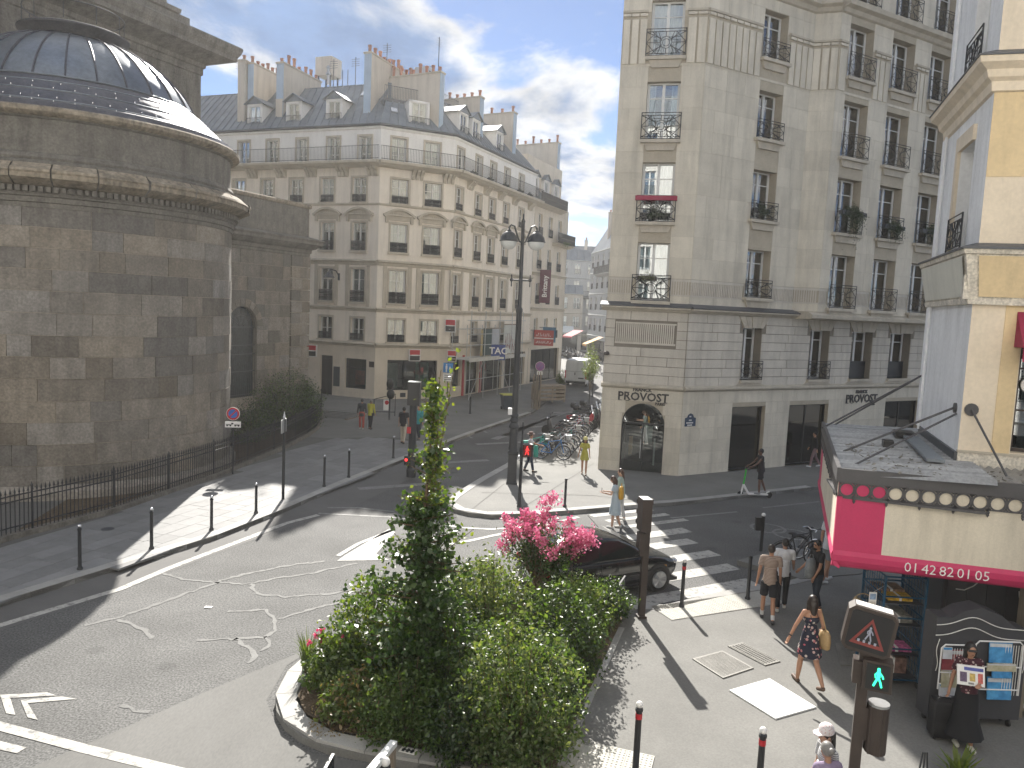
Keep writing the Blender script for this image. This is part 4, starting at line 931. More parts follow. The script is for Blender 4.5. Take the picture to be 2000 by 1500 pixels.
# ground-floor shop sign boards
for nm, lab, cat, p, wd, h, ang, m, txt, tm_, sz, vert in (
    ('banner', 'tall maroon vertical banner reading Brittany on the street facade', 'banner', F2 @ Vector((1.4, -.75, 9.0)), 1.0, 3.0, 96, mat('maroon', (.10, .022, .045), .7), 'Brittany', M_['white_paint'], .62, True),
    ('shop_sign', 'red and white shop sign projecting over the street beside the scaffold', 'sign', F2 @ Vector((.6, -1.2, 4.35)), 1.75, 1.4, 95, mat('sign_red', (.36, .05, .04), .6, .2, 3), 'Tea Shop', M_['white_paint'], .46, False),
    ('shop_sign', 'plain blue shop sign projecting just behind the red one', 'sign', F2 @ Vector((2.4, -1.0, 4.6)), 1.2, 1.4, 95, mat('sign_blue', (.04, .14, .24), .6), '', M_['white_paint'], .5, False)):
    t = thing(nm, lab, cat, p); F = frame((p.x, p.y), ang, p.z); t.matrix_basis = F; WM[t.name] = F.copy()
    B().box(-wd / 2, wd / 2, -.03, .03, -h / 2, h / 2).obj('board', m, t, rel=True)
    B().tube([(-wd / 2 - .35, .03, h / 2 - .05), (wd / 2, .03, h / 2 - .05)], .03, 5).obj('bracket', M_['iron_grey'], t, rel=True)
    if txt:
        if txt == 'Tea Shop':
            B().box(-wd / 2, wd / 2, -.04, -.03, -.08, 0).obj('white_line', tm_, t, rel=True)
            b = B()
            for z_, n_, h_ in ((.3, 9, .16), (-.38, 13, .11)):
                for k in range(n_): x = -.7 + 1.4 * k / n_; b.tube([(x, -.045, z_ - h_), (x + .05, -.045, z_ + h_ * sin(k * 2.1)), (x + .09, -.045, z_ - h_ * cos(k * 1.7))], .018, 4)
            b.obj('worn_lettering', tm_, t, rel=True)
        else: link('lettering', text_mesh(txt, sz, tm_, 'lettering', bold=.012), t, Matrix.Translation((0, -.045, 0)) @ UPR @ Matrix.Rotation(pi / 2, 4, 'Z'), rel=True)
# ================================================================== CORNER BUILDING ON THE RIGHT (hairdresser's)
PL, PR = (3.89, 32.89), (7.21, 32.15)
FH, FR = frame(PL, 102.6), frame(PR, 60)
WH = 3.4
F2R = FR @ Matrix.Translation((0, -.8, 0))
salon_b = thing('corner_building', 'tall cream ashlar corner building with an arched shop door on its chamfer', 'building', (PL[0], PL[1], 0))
sb = salon_b
RZ = {'r3': (7.46, 9.88), 'r4': (10.72, 13.16), 'r5': (14.05, 16.39), 'r6': (17.35, 19.6)}
R2Z = {'r3': (7.82, 9.9), 'r4': (11.18, 13.3), 'r5': (14.6, 16.6), 'r6': (17.9, 19.9)}
R3Z = {'r3': (7.56, 9.98), 'r4': (10.95, 13.4), 'r5': (14.3, 16.75), 'r6': (17.75, 20.05), 'r7': (20.95, 23.4)}
C2 = (3.15, 4.6); C3 = [(7.6, 9.25), (10.6, 12.3), (13.55, 15.3), (16.5, 18.2)]
opH = [(1.15, 2.48, *RZ[k]) for k in RZ]; op1 = [(*C2, *R2Z[k]) for k in R2Z]; op2 = [(*c, *R3Z[k]) for k in R3Z for c in C3]
lowF = [(3.23, 4.4), (7.6, 8.97), (10.6, 12.2), (13.6, 15.3), (17, 18.6)]
opL = [(*c, 4.2, 6.5) for c in lowF]
gfF = [(2.92, 5.0, .12, 3.0), (6.58, 9.32, .12, 3.0), (13.7, 16.6, .12, 3.02)]
archd = (.91, 2.72, .02, 3.12, 'arch')
JM = [M_['ashlar_joint'], M_['dark_room']]; RM = [M_['rustic_joint'], M_['dark_room']]
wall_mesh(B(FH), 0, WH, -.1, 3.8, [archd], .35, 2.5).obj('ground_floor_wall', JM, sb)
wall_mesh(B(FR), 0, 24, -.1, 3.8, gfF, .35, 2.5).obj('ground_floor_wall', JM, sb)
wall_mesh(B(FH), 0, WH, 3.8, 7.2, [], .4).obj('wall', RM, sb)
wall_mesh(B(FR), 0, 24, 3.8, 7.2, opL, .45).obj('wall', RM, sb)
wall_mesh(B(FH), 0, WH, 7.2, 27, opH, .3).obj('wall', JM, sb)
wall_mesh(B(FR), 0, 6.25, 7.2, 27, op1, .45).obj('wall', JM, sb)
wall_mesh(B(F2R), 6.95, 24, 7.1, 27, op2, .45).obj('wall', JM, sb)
p0 = FR @ Vector((6.25, 0, 0)); p1 = F2R @ Vector((6.95, 0, 0)); dv = p1 - p0; LS = dv.length; FS = frame((p0.x, p0.y), math.degrees(atan2(dv.x, dv.y)))
wall_mesh(B(FS), 0, LS, 7.1, 27, []).obj('wall', JM, sb)
b = B(F2R); b.quad((6.9, 0, 7.1), (6.25, .8, 7.1), (24, .8, 7.1), (24, 0, 7.1)); b.obj('soffit', M_['stone_trim'], sb)
d24v = Vector((sin(radians(24)), cos(radians(24)))); pf = Vector(PL) + d24v * 24; FLh = frame(pf, 204)
sideops = [(x, x + 1.3, z, z + 2.3) for z in (4.2, 7.5, 10.8, 14.1, 17.4) for x in (3, 7, 11, 15, 19.5)]
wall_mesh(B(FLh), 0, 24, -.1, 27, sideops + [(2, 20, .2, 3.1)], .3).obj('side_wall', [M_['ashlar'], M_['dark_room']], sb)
for o in sideops: window(sb, FLh, *o, .25, bars=(.7,))
b = B(FR); b.add([FR.inverted() @ Vector((PL[0], PL[1], 26.9)), FR.inverted() @ Vector((PR[0], PR[1], 26.9)), Vector((24, 0, 26.9)), FR.inverted() @ Vector((pf.x, pf.y, 26.9))], [(0, 1, 2, 3)]); b.obj('roof', M_['zinc'], sb)
# stone by stone
ashlar(sb, FH, 0, WH, .02, 3.72, .53, (.9, 1.6), [archd], 'ashlar', .012, .05, 'ground_block', .005, seed=1)
ashlar(sb, FR, 0, 20, .02, 3.72, .53, (.9, 1.7), gfF, 'ashlar', .012, .05, 'ground_block', .005, seed=2)
ashlar(sb, FH, 0, WH, 3.95, 7.02, .385, (1.1, 2.2), [(.4, 2.97, 5.6, 6.56)], 'rustic', .035, .05, 'rustic_block', .012, seed=3)
ashlar(sb, FR, 0, 20, 3.95, 7.02, .385, (1.1, 2.4), opL + [(a - .22, c + .22, 6.4, 7.02) for a, c in lowF], 'rustic', .035, .05, 'rustic_block', .012, seed=4)
ex = lambda ops: [(a, c, e - .5, f) for a, c, e, f in ops]
ashlar(sb, FH, 0, WH, 8.42, 17.05, .86, (.9, 1.7), ex(opH), 'ashlar', .012, .04, 'wall_block', .004, seed=5)
ashlar(sb, FR, 0, 6.25, 8.42, 17.05, .86, (1.0, 1.9), ex(op1), 'ashlar', .012, .04, 'wall_block', .004, seed=6)
ashlar(sb, FS, 0, LS, 8.42, 17.05, .86, (1.0, 1.9), [], 'ashlar', .012, .04, 'wall_block', .004, seed=7)
ashlar(sb, F2R, 6.95, 20, 8.42, 17.05, .86, (1.0, 1.9), ex(op2), 'ashlar', .012, .04, 'wall_block', .004, seed=8)
for F, a, c, ops in ((FH, 0, WH, opH), (FR, 0, 6.25, op1), (FS, 0, LS, []), (F2R, 6.95, 20, op2)):
    ashlar(sb, F, a, c, 7.35, 7.7, .35, (1.5, 3), ops, 'ashlar', .012, .04, 'wall_block', .004, seed=9)
    ashlar(sb, F, a, c, 19.15, 23, .8, (1.2, 2), ops, 'ashlar', .012, .04, 'wall_block', .004, seed=10)
    # fluted band under the windows and fluted frieze
    seg = [(a, c)]
    for o in ops:
        if o[2] > 9: continue
        seg = [q for s in seg for q in ((s[0], min(s[1], o[0] - .1)), (max(s[0], o[1] + .1), s[1])) if q[1] - q[0] > .1]
    for s in seg:
        b = B(F); b.box(s[0], s[1], -.02, .02, 8.3, 8.4); b.box(s[0], s[1], -.02, .02, 7.7, 7.76); x = s[0] + .02
        while x < s[1] - .05: b.box(x, x + .055, -.035, .02, 7.76, 8.3); x += .1
        b.obj('fluted_band', M_['rustic'], sb, kind='stuff')
    seg = [(a, c)]
    for o in ops:
        if o[3] < 19: continue
        seg = [q for s in seg for q in ((s[0], min(s[1], o[0] - .12)), (max(s[0], o[1] + .12), s[1])) if q[1] - q[0] > .1]
    for s in seg:
        band(sb, F, s[0], s[1], [(0, 19.1), (.1, 19.12), (.12, 19.2), (0, 19.24)], 'stone_trim', 'string_course'); n = max(1, round((s[1] - s[0]) / .36)); w_ = (s[1] - s[0]) / n
        for i in range(n):
            me = cached(('flute', round(w_, 2)), lambda: B().box(.05, w_ - .03, -.07, .02, 0, 1.75).mesh('flute', M_['ashlar']))
            link('flute', me, sb, F @ Matrix.Translation((s[0] + i * w_, 0, 17.1)))
            link('frieze_block', cached(('frz', round(w_, 2)), lambda: B().box(.03, w_ - .03, -.09, .02, 0, .1).mesh('frieze_block', M_['ashlar'])), sb, F @ Matrix.Translation((s[0] + i * w_, 0, 18.98)))
    band(sb, F, a, c, [(0, 20.35), (.12, 20.4), (.2, 20.55), (.42, 20.62), (.46, 20.8), (0, 20.9)], 'stone_trim')
    B(F).box(a, c, -.02, .02, 17.0, 17.1).obj('frieze_base', M_['ashlar'], sb)
bl = B(FH); bl.box(.42, 2.95, -.02, .01, 5.62, 5.7); bl.box(.42, 2.95, -.02, .01, 6.48, 6.54); x = .44
while x < 2.9: bl.box(x, x + .05, -.035, .02, 5.7, 6.48); x += .085
bl.obj('fluted_panel', M_['rustic'], sb, kind='stuff')
for F, a, c in ((FH, -.05, WH), (FR, 0, 20)):
    band(sb, F, a, c, [(0, 3.72), (.1, 3.76), (.16, 3.82), (.16, 3.9), (.03, 3.96), (0, 3.96)], 'stone_trim', 'string_course')
band(sb, FH, -.2, WH + .1, [(0, 7.0), (.12, 7.02), (.2, 7.1), (.34, 7.14), (.34, 7.2), (0, 7.2)], 'stone_trim'); band(sb, FR, -.05, 6.4, [(0, 7.0), (.12, 7.02), (.2, 7.1), (.34, 7.14), (.34, 7.2), (0, 7.2)], 'stone_trim')
band(sb, FH, -.25, WH + .12, [(0, 7.2), (.36, 7.2), (.38, 7.24), (.0, 7.4)], 'zinc_dark', 'zinc_ledge'); band(sb, FR, -.05, 6.45, [(0, 7.2), (.36, 7.2), (.38, 7.24), (.0, 7.4)], 'zinc_dark', 'zinc_ledge')
band(sb, FR, 6.4, 22, [(0, 6.98), (.3, 7.0), (.9, 7.02), (1.0, 7.06), (1.02, 7.2), (.8, 7.32), (0, 7.32)], 'stone_trim', 'pale_cornice')
def sill_corbel(F, a, c, z, t=sb):
    w_ = round(c - a, 2)
    def mk():
        b = B(); b.box(-w_ / 2 - .14, w_ / 2 + .14, -.24, .05, -.13, 0); b.prismy([(-w_ / 2 + .12, -.42), (w_ / 2 - .12, -.42), (w_ / 2, -.13), (-w_ / 2, -.13)], -.1, 0); return b.mesh('window_sill', M_['stone_trim'])
    link('window_sill', cached(('scorb', w_), mk), t, F @ Matrix.Translation(((a + c) / 2, 0, z)))
cur = {('H', 'r3'): 2, ('H', 'r6'): 2, ('H', 'r5'): 1}
for k in R3Z:
  if k in RZ:
    z0, z1 = RZ[k]; window(sb, FH, 1.15, 2.48, z0, z1, .28, bars=(.74,), curtain=cur.get(('H', k)), leaf=.06); rail_part(sb, FH, 1.0, 2.6, z0, 1.08, -.17, 'deco'); sill_corbel(FH, 1.15, 2.48, z0)
    z0, z1 = R2Z[k]; window(sb, FR, *C2, z0, z1, .42, bars=(.74,), leaf=.06); rail_part(sb, FR, C2[0] - .1, C2[1] + .1, z0, .8, -.12, 'deco'); sill_corbel(FR, *C2, z0)
  z0, z1 = R3Z[k]
  for c in C3: window(sb, F2R, *c, z0, z1, .42, bars=(.74,), leaf=.06); rail_part(sb, F2R, c[0] - .1, c[1] + .1, z0, 1.06, -.17, 'deco'); sill_corbel(F2R, *c, z0)
for i, (a, c) in enumerate(lowF):
    window(sb, FR, a, c, 4.2, 6.5, .42, bars=(.8,), curtain=0, leaf=.06)
    B(FR).box(a - .06, c + .06, -.18, .4, 4.08, 4.2).obj('window_sill', M_['stone_trim'], sb)
    B(FR).prismy([(a - .25, 3.96), (c + .25, 3.96), (c + .05, 4.08), (a - .05, 4.08)], -.1, 0).obj('sill_corbel', M_['stone_trim'], sb)
    if i < 2: rail_part(sb, FR, a - .03, c + .12, 4.2, .85, -.1, 'deco')
    else: B(FR).box(a, c, .28, .32, 4.2, 5.05).obj('window_panel', M_['iron'], sb)
    n = 5; zt = 7.0; sp = .22
    for k in range(n):
        xa, xb = a + (c - a) * k / n, a + (c - a) * (k + 1) / n; f = lambda x: (a + c) / 2 + (x - (a + c) / 2) * (1 + 2 * sp / (c - a) * 1.6)
        B(FR).prismy([(xa + .012, 6.5), (xb - .012, 6.5), (f(xb) - .012, zt), (f(xa) + .012, zt)], -.09 if k != 2 else -.12, .02).obj('voussoir', M_['stone_trim'], sb)
# shop fronts
b = B(FH)
A = arc(1.815, 2.215, .905, 0, pi, 20); Ai = arc(1.815, 2.215, .86, pi, 0, 20)
for k in range(20): b.prismy([A[k], A[k + 1], Ai[19 - k], Ai[20 - k]], .28, .36)
b.box(.91, .96, .28, .36, .02, 2.22); b.box(2.67, 2.72, .28, .36, .02, 2.22); b.box(.96, 2.67, .28, .35, 2.17, 2.24); b.box(1.79, 1.84, .28, .35, .02, 2.17); b.box(.96, 2.67, .28, .35, .02, .1)
df = b.obj('door_frame', M_['iron'], sb)
B(FH).prismy([(.96, .1), (2.67, .1)] + arc(1.815, 2.215, .86, 0, pi, 20), .315, .325).obj('pane', M_['shopglass'], df)
B(FH).box(1.74, 1.77, .22, .28, .7, 1.5).obj('door_handle', M_['steel'], df)
lit = mat('backlit_poster', (.7, .72, .72), .5, .2, 3); ochre = mat('ochre_display', (.5, .28, .1), .6, .3, 4)  # plain pale and ochre colours for the poster and stands
B(FH).box(1.9, 2.2, 1.2, 1.23, 1.2, 2.0).obj('shop_poster', lit, sb); B(FH).box(1.2, 1.36, 1.0, 1.1, .7, 1.5).obj('display_stand', ochre, sb); B(FH).box(2.28, 2.36, .9, .95, .3, 1.5).obj('display_stand', lit, sb)
for i, (a, c, e, f) in enumerate(gfF):
    shopwin(sb, FR, a, c, e, f, 1 if i == 0 else 2, .2, 'black', .06)
    B(FR).box(a + .06, c - .06, .3, .8, .12, .75).obj('stall_riser', M_['black'], sb)
pic = mat('portrait_poster', (.12, .13, .14), .5, .9, 1.6, .3, 5, c2=(.4, .4, .4)); teal = mat('teal_packs', (.08, .30, .28), .5, .4, 9); mix_ = mat('mixed_packs', (.3, .26, .22), .6, .8, 8, .5, 22)
t = B(FR).box(3.5, 4.6, .9, .94, .95, 2.5).obj('shop_poster', pic, sb)
B(FR).box(3.95, 4.12, .87, .9, 1.0, 1.75).obj('poster_figure', M_['curtain'], sb); B(FR).ell((4.1, .88, 2.02), (.16, .02, .2)).obj('poster_figure', M_['black'], sb); B(FR).box(3.78, 4.4, .88, .9, 1.0, 1.8).obj('poster_figure', M_['black'], sb)
for z in (.9, 1.25, 1.6, 1.95, 2.3):
    B(FR).box(6.75, 9.2, 1.0, 1.4, z - .03, z).obj('shop_shelf', M_['iron_grey'], sb)
    for i in range(12):
        if random.random() < .8: x = 6.8 + i * .2; B(FR).box(x, x + .15, 1.02, 1.2, z, z + random.uniform(.1, .24)).obj('shop_goods', random.choice((teal, mix_, M_['curtain'], mix_)), sb)
# lettering on the stone
dkm = mat('dark_bronze_letters', (.03, .028, .028), .45)
def sign_letters(F, x, z, s, label):
    t = thing('shop_lettering', label, 'sign', F @ Vector((x, -.03, z)), group='dark metal shop lettering'); t.matrix_basis = F @ Matrix.Translation((x, -.03, z)); WM[t.name] = t.matrix_basis.copy()
    k = lambda tx, sz, X, Z, wd: link('letters', text_mesh(tx, sz, dkm, 'letters', .02, bold=wd), t, Matrix.Translation((X, 0, Z)) @ UPR @ Matrix.Diagonal((1.0, 1, 1, 1)), rel=True)
    k('PROVOST', .52 * s, 0, 0, .012); k('FRANCK', .22 * s, -.05 * s, .33 * s, .008); k('PARIS', .18 * s, .78 * s, -.27 * s, .006)
    b = B()      # serif feet and caps
    me = t.children[0]; 
    for i in range(7):
        X = (-1.03 + i * .345) * s
        for z_ in (-.19, .19): b.box(X - .1 * s if i in (0, 1, 6) else X - .0, X + (.07 * s if i in (0, 1, 6) else 0.001), -.02, .02, z_ * s - .012, z_ * s + .012)
    b.obj('serifs', dkm, t, rel=True)
sign_letters(FH, 1.75, 3.38, .93, 'dark shop lettering above the arched door on the chamfered corner')
sign_letters(FR, 11.75, 3.2, 1.05, 'dark shop lettering on the shaded facade right of the second shop window')
t = thing('street_plaque', 'dark blue enamel street name plaque with an arched top on the corner building', 'sign', FR @ Vector((.49, -.03, 2.4)))
B(FR).prismy([(.19, 2.24), (.79, 2.24), (.79, 2.6), (.68, 2.62), (.62, 2.74), (.49, 2.8), (.36, 2.74), (.3, 2.62), (.19, 2.6)], -.03, -.012).obj('plate', mat('street_blue', (.02, .045, .09), .35), t)
for x0, x1, z in ((.42, .56, 2.66), (.4, .58, 2.5), (.27, .71, 2.39), (.33, .65, 2.29)):
    for k in range(int((x1 - x0) / .055)): B(FR).box(x0 + k * .055, x0 + k * .055 + .035, -.036, -.03, z - .025, z + .03).obj('letter', M_['white_paint'], t)
p = FH @ Vector((-.02, -.2, 5.2)); B(FH).lathe([(.1, -.06), (.14, 0), (.1, .1), (0, .12)], 10, (.1, -.14, 5.15)).obj('security_camera', M_['dkbrown'], sb)
flush_pieces()
# ================================================================== CREAM CORNER HOUSE WITH THE SHOP CANOPY
WC, WFAR = Vector((8.55, 14.5)), Vector((9.82, 18.35)); dl = WC - WFAR; LW = dl.length
FWL = frame(WFAR, math.degrees(atan2(dl.x, dl.y))); FWF = frame(WC, 105)
M_['ww'] = mat('white_wall', (.84, .85, .86), .85, .07, 1.0, .05, 14, stain=.22, bump=.12, bs=8); M_['cream'] = mat('cream_wall', (.76, .66, .52), .85, .06, .9, .05, 14, stain=.18, bump=.1, bs=9)
M_['yellow'] = mat('ochre_yellow_paint', (.70, .55, .33), .8, .08, 1.2, .05, 14, stain=.2); M_['khaki'] = mat('greyed_cream_panel', (.66, .65, .57), .8, .08, 1.2, .05, stain=.15)
M_['trimw'] = mat('peeling_trim', (.68, .63, .54), .85, .15, 5, .25, 22, stain=.35)
wh = thing('corner_house', 'cream and white corner house with yellow sign panels above the pink canopy', 'building', (WC.x, WC.y, 0))
wL = [(1.75, 2.95, 8.45, 10.6), (1.9, 3.1, 12.0, 14.4)]
wall_mesh(B(FWL), -.0, LW, 4.0, 20, wL, .3, 1.2).obj('wall', [M_['ww'], M_['dark_room']], wh)
wF = [(.88, 2.2, 4.62, 7.25), (2.6, 3.9, 8.9, 11.0), (.9, 2.2, 12.3, 14.6)]
wall_mesh(B(FWF), 0, 6, 4.0, 20, wF, .3, 1.2).obj('front_wall', [M_['cream'], M_['dark_room']], wh)
wall_mesh(B(FWL), 0, LW, -.1, 4.0, [], .3).obj('ground_floor_wall', [M_['iron_grey'], M_['dark_room']], wh)
b = B(FWL); b.quad((0, 0, -.1), (0, 0, 20), (0, 8, 20), (0, 8, -.1)); b.box(-.0, LW, 1.3, 6, 4.1, 20); b.obj('rear_walls', M_['ww'], wh)
b = B(FWL); b.box(-.05, .28, -.06, 0, 4.55, 7.4); b.box(-.05, .28, -.06, 0, 8.4, 11.2); b.box(-.05, .28, -.06, 0, 12, 20); b.obj('edge_pilaster', M_['ww'], wh)
B(FWL).tube([(.42, -.07, 4.5), (.42, -.07, 7.4)], .03, 6).tube([(.42, -.07, 8.4), (.42, -.07, 11.2)], .03, 6).tube([(.42, -.07, 11.9), (.42, -.07, 20)], .03, 6).obj('drain_pipe', M_['ww'], wh)
for i, o in enumerate(wL): window(wh, FWL, *o, .22, bars=(.6,), curtain=0); rail_part(wh, FWL, o[0] - .05, o[1] + .05, o[2], .75, -.1, 'deco')
B(FWL).box(1.55, 1.75, -.07, 0, 8.4, 10.9).box(1.75, 3.0, -.07, 0, 10.6, 10.9).obj('window_surround', M_['cream'], wh)
def wrap2(name, prof, m, x0=-.0, xr=6.):
    b = B(); cl = FWL @ Vector((LW, 0, 0))
    for (p, z), (q, z2) in zip(prof, prof[1:]):
        L = [FWL @ Vector((x0 - p * .3, -p, z)), None, None, FWL @ Vector((x0 - q * .3, -q, z2))]
        def corner(e, zz):
            # intersection of the two offset lines
            a = FWL @ Vector((0, -e, 0)); d = (FWL @ Vector((1, -e, 0))) - a; c = FWF @ Vector((0, -e, 0)); g = (FWF @ Vector((1, -e, 0))) - c
            t = ((c.x - a.x) * g.y - (c.y - a.y) * g.x) / (d.x * g.y - d.y * g.x); r = a + d * t; return Vector((r.x, r.y, zz))
        c0, c1 = corner(p, z), corner(q, z2)
        b.quad(L[0], c0, c1, L[3]); b.quad(c0, FWF @ Vector((xr, -p, z)), FWF @ Vector((xr, -q, z2)), c1)
    return b.obj(name, M_[m], wh)
wrap2('sign_panel_frame', [(0, 7.36), (.1, 7.36), (.12, 7.46), (.1, 7.47), (.24, 8.26), (.28, 8.28), (.3, 8.36), (.06, 8.46), (0, 8.46)], 'trimw')
wrap2('sign_ledge', [(.0, 8.38), (.33, 8.36), (.33, 8.4), (.05, 8.49), (0, 8.49)], 'zinc_dark')
b = B(FWL); b.quad((.12, -.135, 7.5), (LW - .05, -.135, 7.5), (LW + .1, -.275, 8.24), (.05, -.275, 8.24)); b.obj('sign_panel', M_['khaki'], wh)
b = B(FWF); b.quad((.05, -.135, 7.5), (6, -.135, 7.5), (6, -.275, 8.24), (-.05, -.275, 8.24)); b.obj('sign_panel', M_['yellow'], wh)
b = B(FWL); b.box(LW - .02, LW + .12, -.2, -.1, 7.45, 7.9); b.obj('panel_corner_trim', M_['trimw'], wh)
wrap2('cornice', [(0, 11.2), (.06, 11.22), (.08, 11.38), (.16, 11.44), (.2, 11.56), (.34, 11.66), (.36, 11.76), (.1, 11.9), (0, 11.9)], 'cream')
wrap2('cornice_flashing', [(.1, 11.78), (.38, 11.765), (.38, 11.79), (.05, 11.94)], 'zinc_dark')
B(FWF).box(.0, 6, -.03, 0, 4.0, 4.58).obj('stone_base', M_['trimw'], wh); B(FWF).box(-.02, 6, -.06, 0, 4.56, 4.6).obj('base_moulding', M_['stone_trim'], wh)
B(FWF).box(.56, .86, -.015, .0, 4.6, 7.36).obj('yellow_recess', M_['yellow'], wh); B(FWF).box(0, 6, -.012, 0, 9.7, 11.2).obj('yellow_band', M_['yellow'], wh)
for x in (1.2, 2.4): B(FWF).box(x, x + .01, -.02, 0, 8.5, 11.2).obj('panel_joint', M_['cream'], wh)
B(FWL).box(.3, LW, -.05, 0, 4.1, 4.55).obj('flashing', M_['zinc_dark'], wh)
window(wh, FWF, *wF[0], .2, bars=(.3, .6), curtain=0, frame_m='dkbrown'); window(wh, FWF, *wF[1], .2, curtain=1); window(wh, FWF, *wF[2], .2, curtain=1)
M_['ared'] = mat('crimson_cloth', (.30, .02, .06), .8, .08)
b = B(FWF); b.quad((.75, -.5, 6.6), (2.4, -.5, 6.6), (2.4, -.02, 7.25), (.75, -.02, 7.25)); b.quad((.75, -.5, 6.35), (2.4, -.5, 6.35), (2.4, -.5, 6.6), (.75, -.5, 6.6)); b.quad((.75, -.5, 6.6), (.75, -.02, 7.25), (.75, -.02, 6.6)); b.obj('window_awning', M_['ared'], wh)
B(FWF).tube([(1.15, .15, 5.9), (1.15, .19, 5.9)], .16, 16).obj('round_sign', M_['white_paint'], wh)
# ---- canopy
CO = Vector((5.85, 13.36)); FCF = frame(CO, 105); dlc = Vector((sin(radians(19.5)), cos(radians(19.5)))); CL = 6.6; back = CO + dlc * CL; FCL = frame(back, 199.5)
M_['pink'] = mat('pink_panel', (.52, .032, .115), .6, .05, 2, .03, stain=.06); M_['cpanel'] = mat('dirty_cream_panel', (.66, .60, .49), .75, .06, 1.5, .05, stain=.3); M_['lipg'] = mat('dark_canopy_trim', (.07, .068, .072), .5, .1, 3, .05)
M_['roofz'] = mat('dirty_zinc_canopy_roof', (.27, .27, .265), .42, .25, 2., .15, 18, metal=.4, rnd=.16, c2=(.40, .40, .39))
cp = thing('shop_canopy', 'big pink and cream shop canopy with a zinc roof and a row of rings', 'canopy', (CO.x, CO.y, 2.6))
CW = 5.2
for F, a, c, split in ((FCF, 0, CW, .787), (FCL, 0, CL, None)):
    b = B(F); b.box(a - .05 if F is FCF else a, c + (.05 if F is FCL else 0), -.05, .02, 4.12, 4.36); b.obj('roof_lip', M_['lipg'], cp)
    B(F).box(a, c, .0, .06, 3.86, 4.12).obj('frieze_panel', M_['cpanel'], cp)
    if split: B(F).box(a, split, -.006, 0, 3.86, 4.12).obj('frieze_panel', M_['pink'], cp); B(F).box(split, c, 0, .08, 2.88, 3.86).obj('cream_panel', M_['cpanel'], cp); B(F).box(a, split, 0, .08, 2.88, 3.86).obj('pink_panel', M_['pink'], cp)
    else: B(F).box(.9, c - .22, 0, .08, 2.88, 3.86).obj('white_panel', M_['cpanel'], cp); B(F).box(0, .9, 0, .08, 2.88, 3.86).obj('pink_panel', M_['pink'], cp); B(F).box(c - .22, c, 0, .08, 2.88, 3.86).obj('pink_panel', M_['pink'], cp)
    b = B(F); P = [(-.0, 2.88), (-.03, 2.8), (-.02, 2.7), (.04, 2.6), (.12, 2.55), (.14, 2.58), (.06, 2.7), (.04, 2.88)]; b.prismx(P, a, c); b.obj('valance', M_['pink'], cp)
    def ringm():
        b = B(); h = .13; b.box(-h, h, -.02, 0, -h, -h + .018); b.box(-h, h, -.02, 0, h - .018, h); b.box(-h, -h + .014, -.02, 0, -h, h); b.box(h - .014, h, -.02, 0, -h, h)
        O = arc(0, 0, h, 0, 2 * pi, 20); I = arc(0, 0, h - .026, 0, 2 * pi, 20)
        for k in range(20): b.prismy([O[k], O[k + 1], I[k + 1], I[k]], -.024, 0)
        for sx in (-1, 1):
            for sz in (-1, 1): b.box(sx * h * .72, sx * h, -.02, -.004, sz * h * .72, sz * h)
        return b.mesh('frieze_ring', M_['lipg'])
    me = cached('fring', ringm); n = int((c - a) / .262)
    for i in range(n):
        link('frieze_ring', me, cp, F @ Matrix.Translation((a + .135 + i * .262, -.01, 3.99)))
        if i % 2: link('pendant', cached('pend', lambda: B().lathe([(.012, .06), (.03, .03), (.02, 0), (.025, -.02), (.001, -.06)], 8).mesh('pendant', M_['lipg'])), cp, F @ Matrix.Translation((a + .262 * i + .004, -.02, 3.8)))
b = B(FCF); b.box(0, CW, .08, 1.5, 3.82, 3.86); b.obj('soffit', M_['lipg'], cp); b = B(FCL); b.box(0, CL, .08, 2.3, 3.82, 3.86); b.obj('soffit', M_['lipg'], cp)
# roof strips run from the outer edge to the wall
n = 34
for i in range(n):
    x0, x1 = CL * i / n, CL * (i + 1) / n
    b = B(FCL); xm = x0 + (x1 - x0) * .5; b.add([(x0, 0, 4.25), (xm, 0, 4.335), (x1, 0, 4.25), (x0, 2.42, 4.33), (xm, 2.42, 4.415), (x1, 2.42, 4.33)], [(0, 1, 4, 3), (1, 2, 5, 4), (0, 2, 1), (3, 4, 5), (0, 3, 5, 2)]); b.obj('roof_sheet', M_['roofz'], cp)
n = 20
for i in range(n):
    x0, x1 = 2.3 + (CW - 2.3) * i / n, 2.3 + (CW - 2.3) * (i + 1) / n
    b = B(FCF); xm = (x0 + x1) / 2; b.add([(x0, 0, 4.25), (xm, 0, 4.31), (x1, 0, 4.25), (x0, 1.6, 4.31), (xm, 1.6, 4.37), (x1, 1.6, 4.31)], [(0, 1, 4, 3), (1, 2, 5, 4), (0, 2, 1), (3, 4, 5), (0, 3, 5, 2)]); b.obj('roof_sheet', M_['roofz'], cp)
B(FCL).box(2.2, 5.3, 1.55, 1.85, 4.42, 4.47).obj('loose_flashing', M_['zinc'], cp); B(FCL).box(3.3, 3.6, 1.0, 1.2, 4.36, 4.5).obj('roof_vent', M_['black'], cp); B(FCL).box(1.6, 2.1, 1.4, 1.8, 4.4, 4.52).obj('roof_vent', M_['black'], cp)
deb = B(); R = random.Random(5)
for i in range(260):
    t = R.random()
    q = FCL @ Vector((R.uniform(3.4, CL), R.uniform(.3, 2.3), 4.33 + R.uniform(0, .06))) if t < .6 else FCF @ Vector((R.uniform(.8, CW), R.uniform(.1, 1.3), 4.32))
    s = R.uniform(.006, .022); deb.M = Matrix.Translation(q) @ Euler((R.uniform(-.5, .5), R.uniform(-.5, .5), R.uniform(0, 6))).to_matrix().to_4x4(); deb.box(-s * 2, s * 2, -s, s, 0, .008)
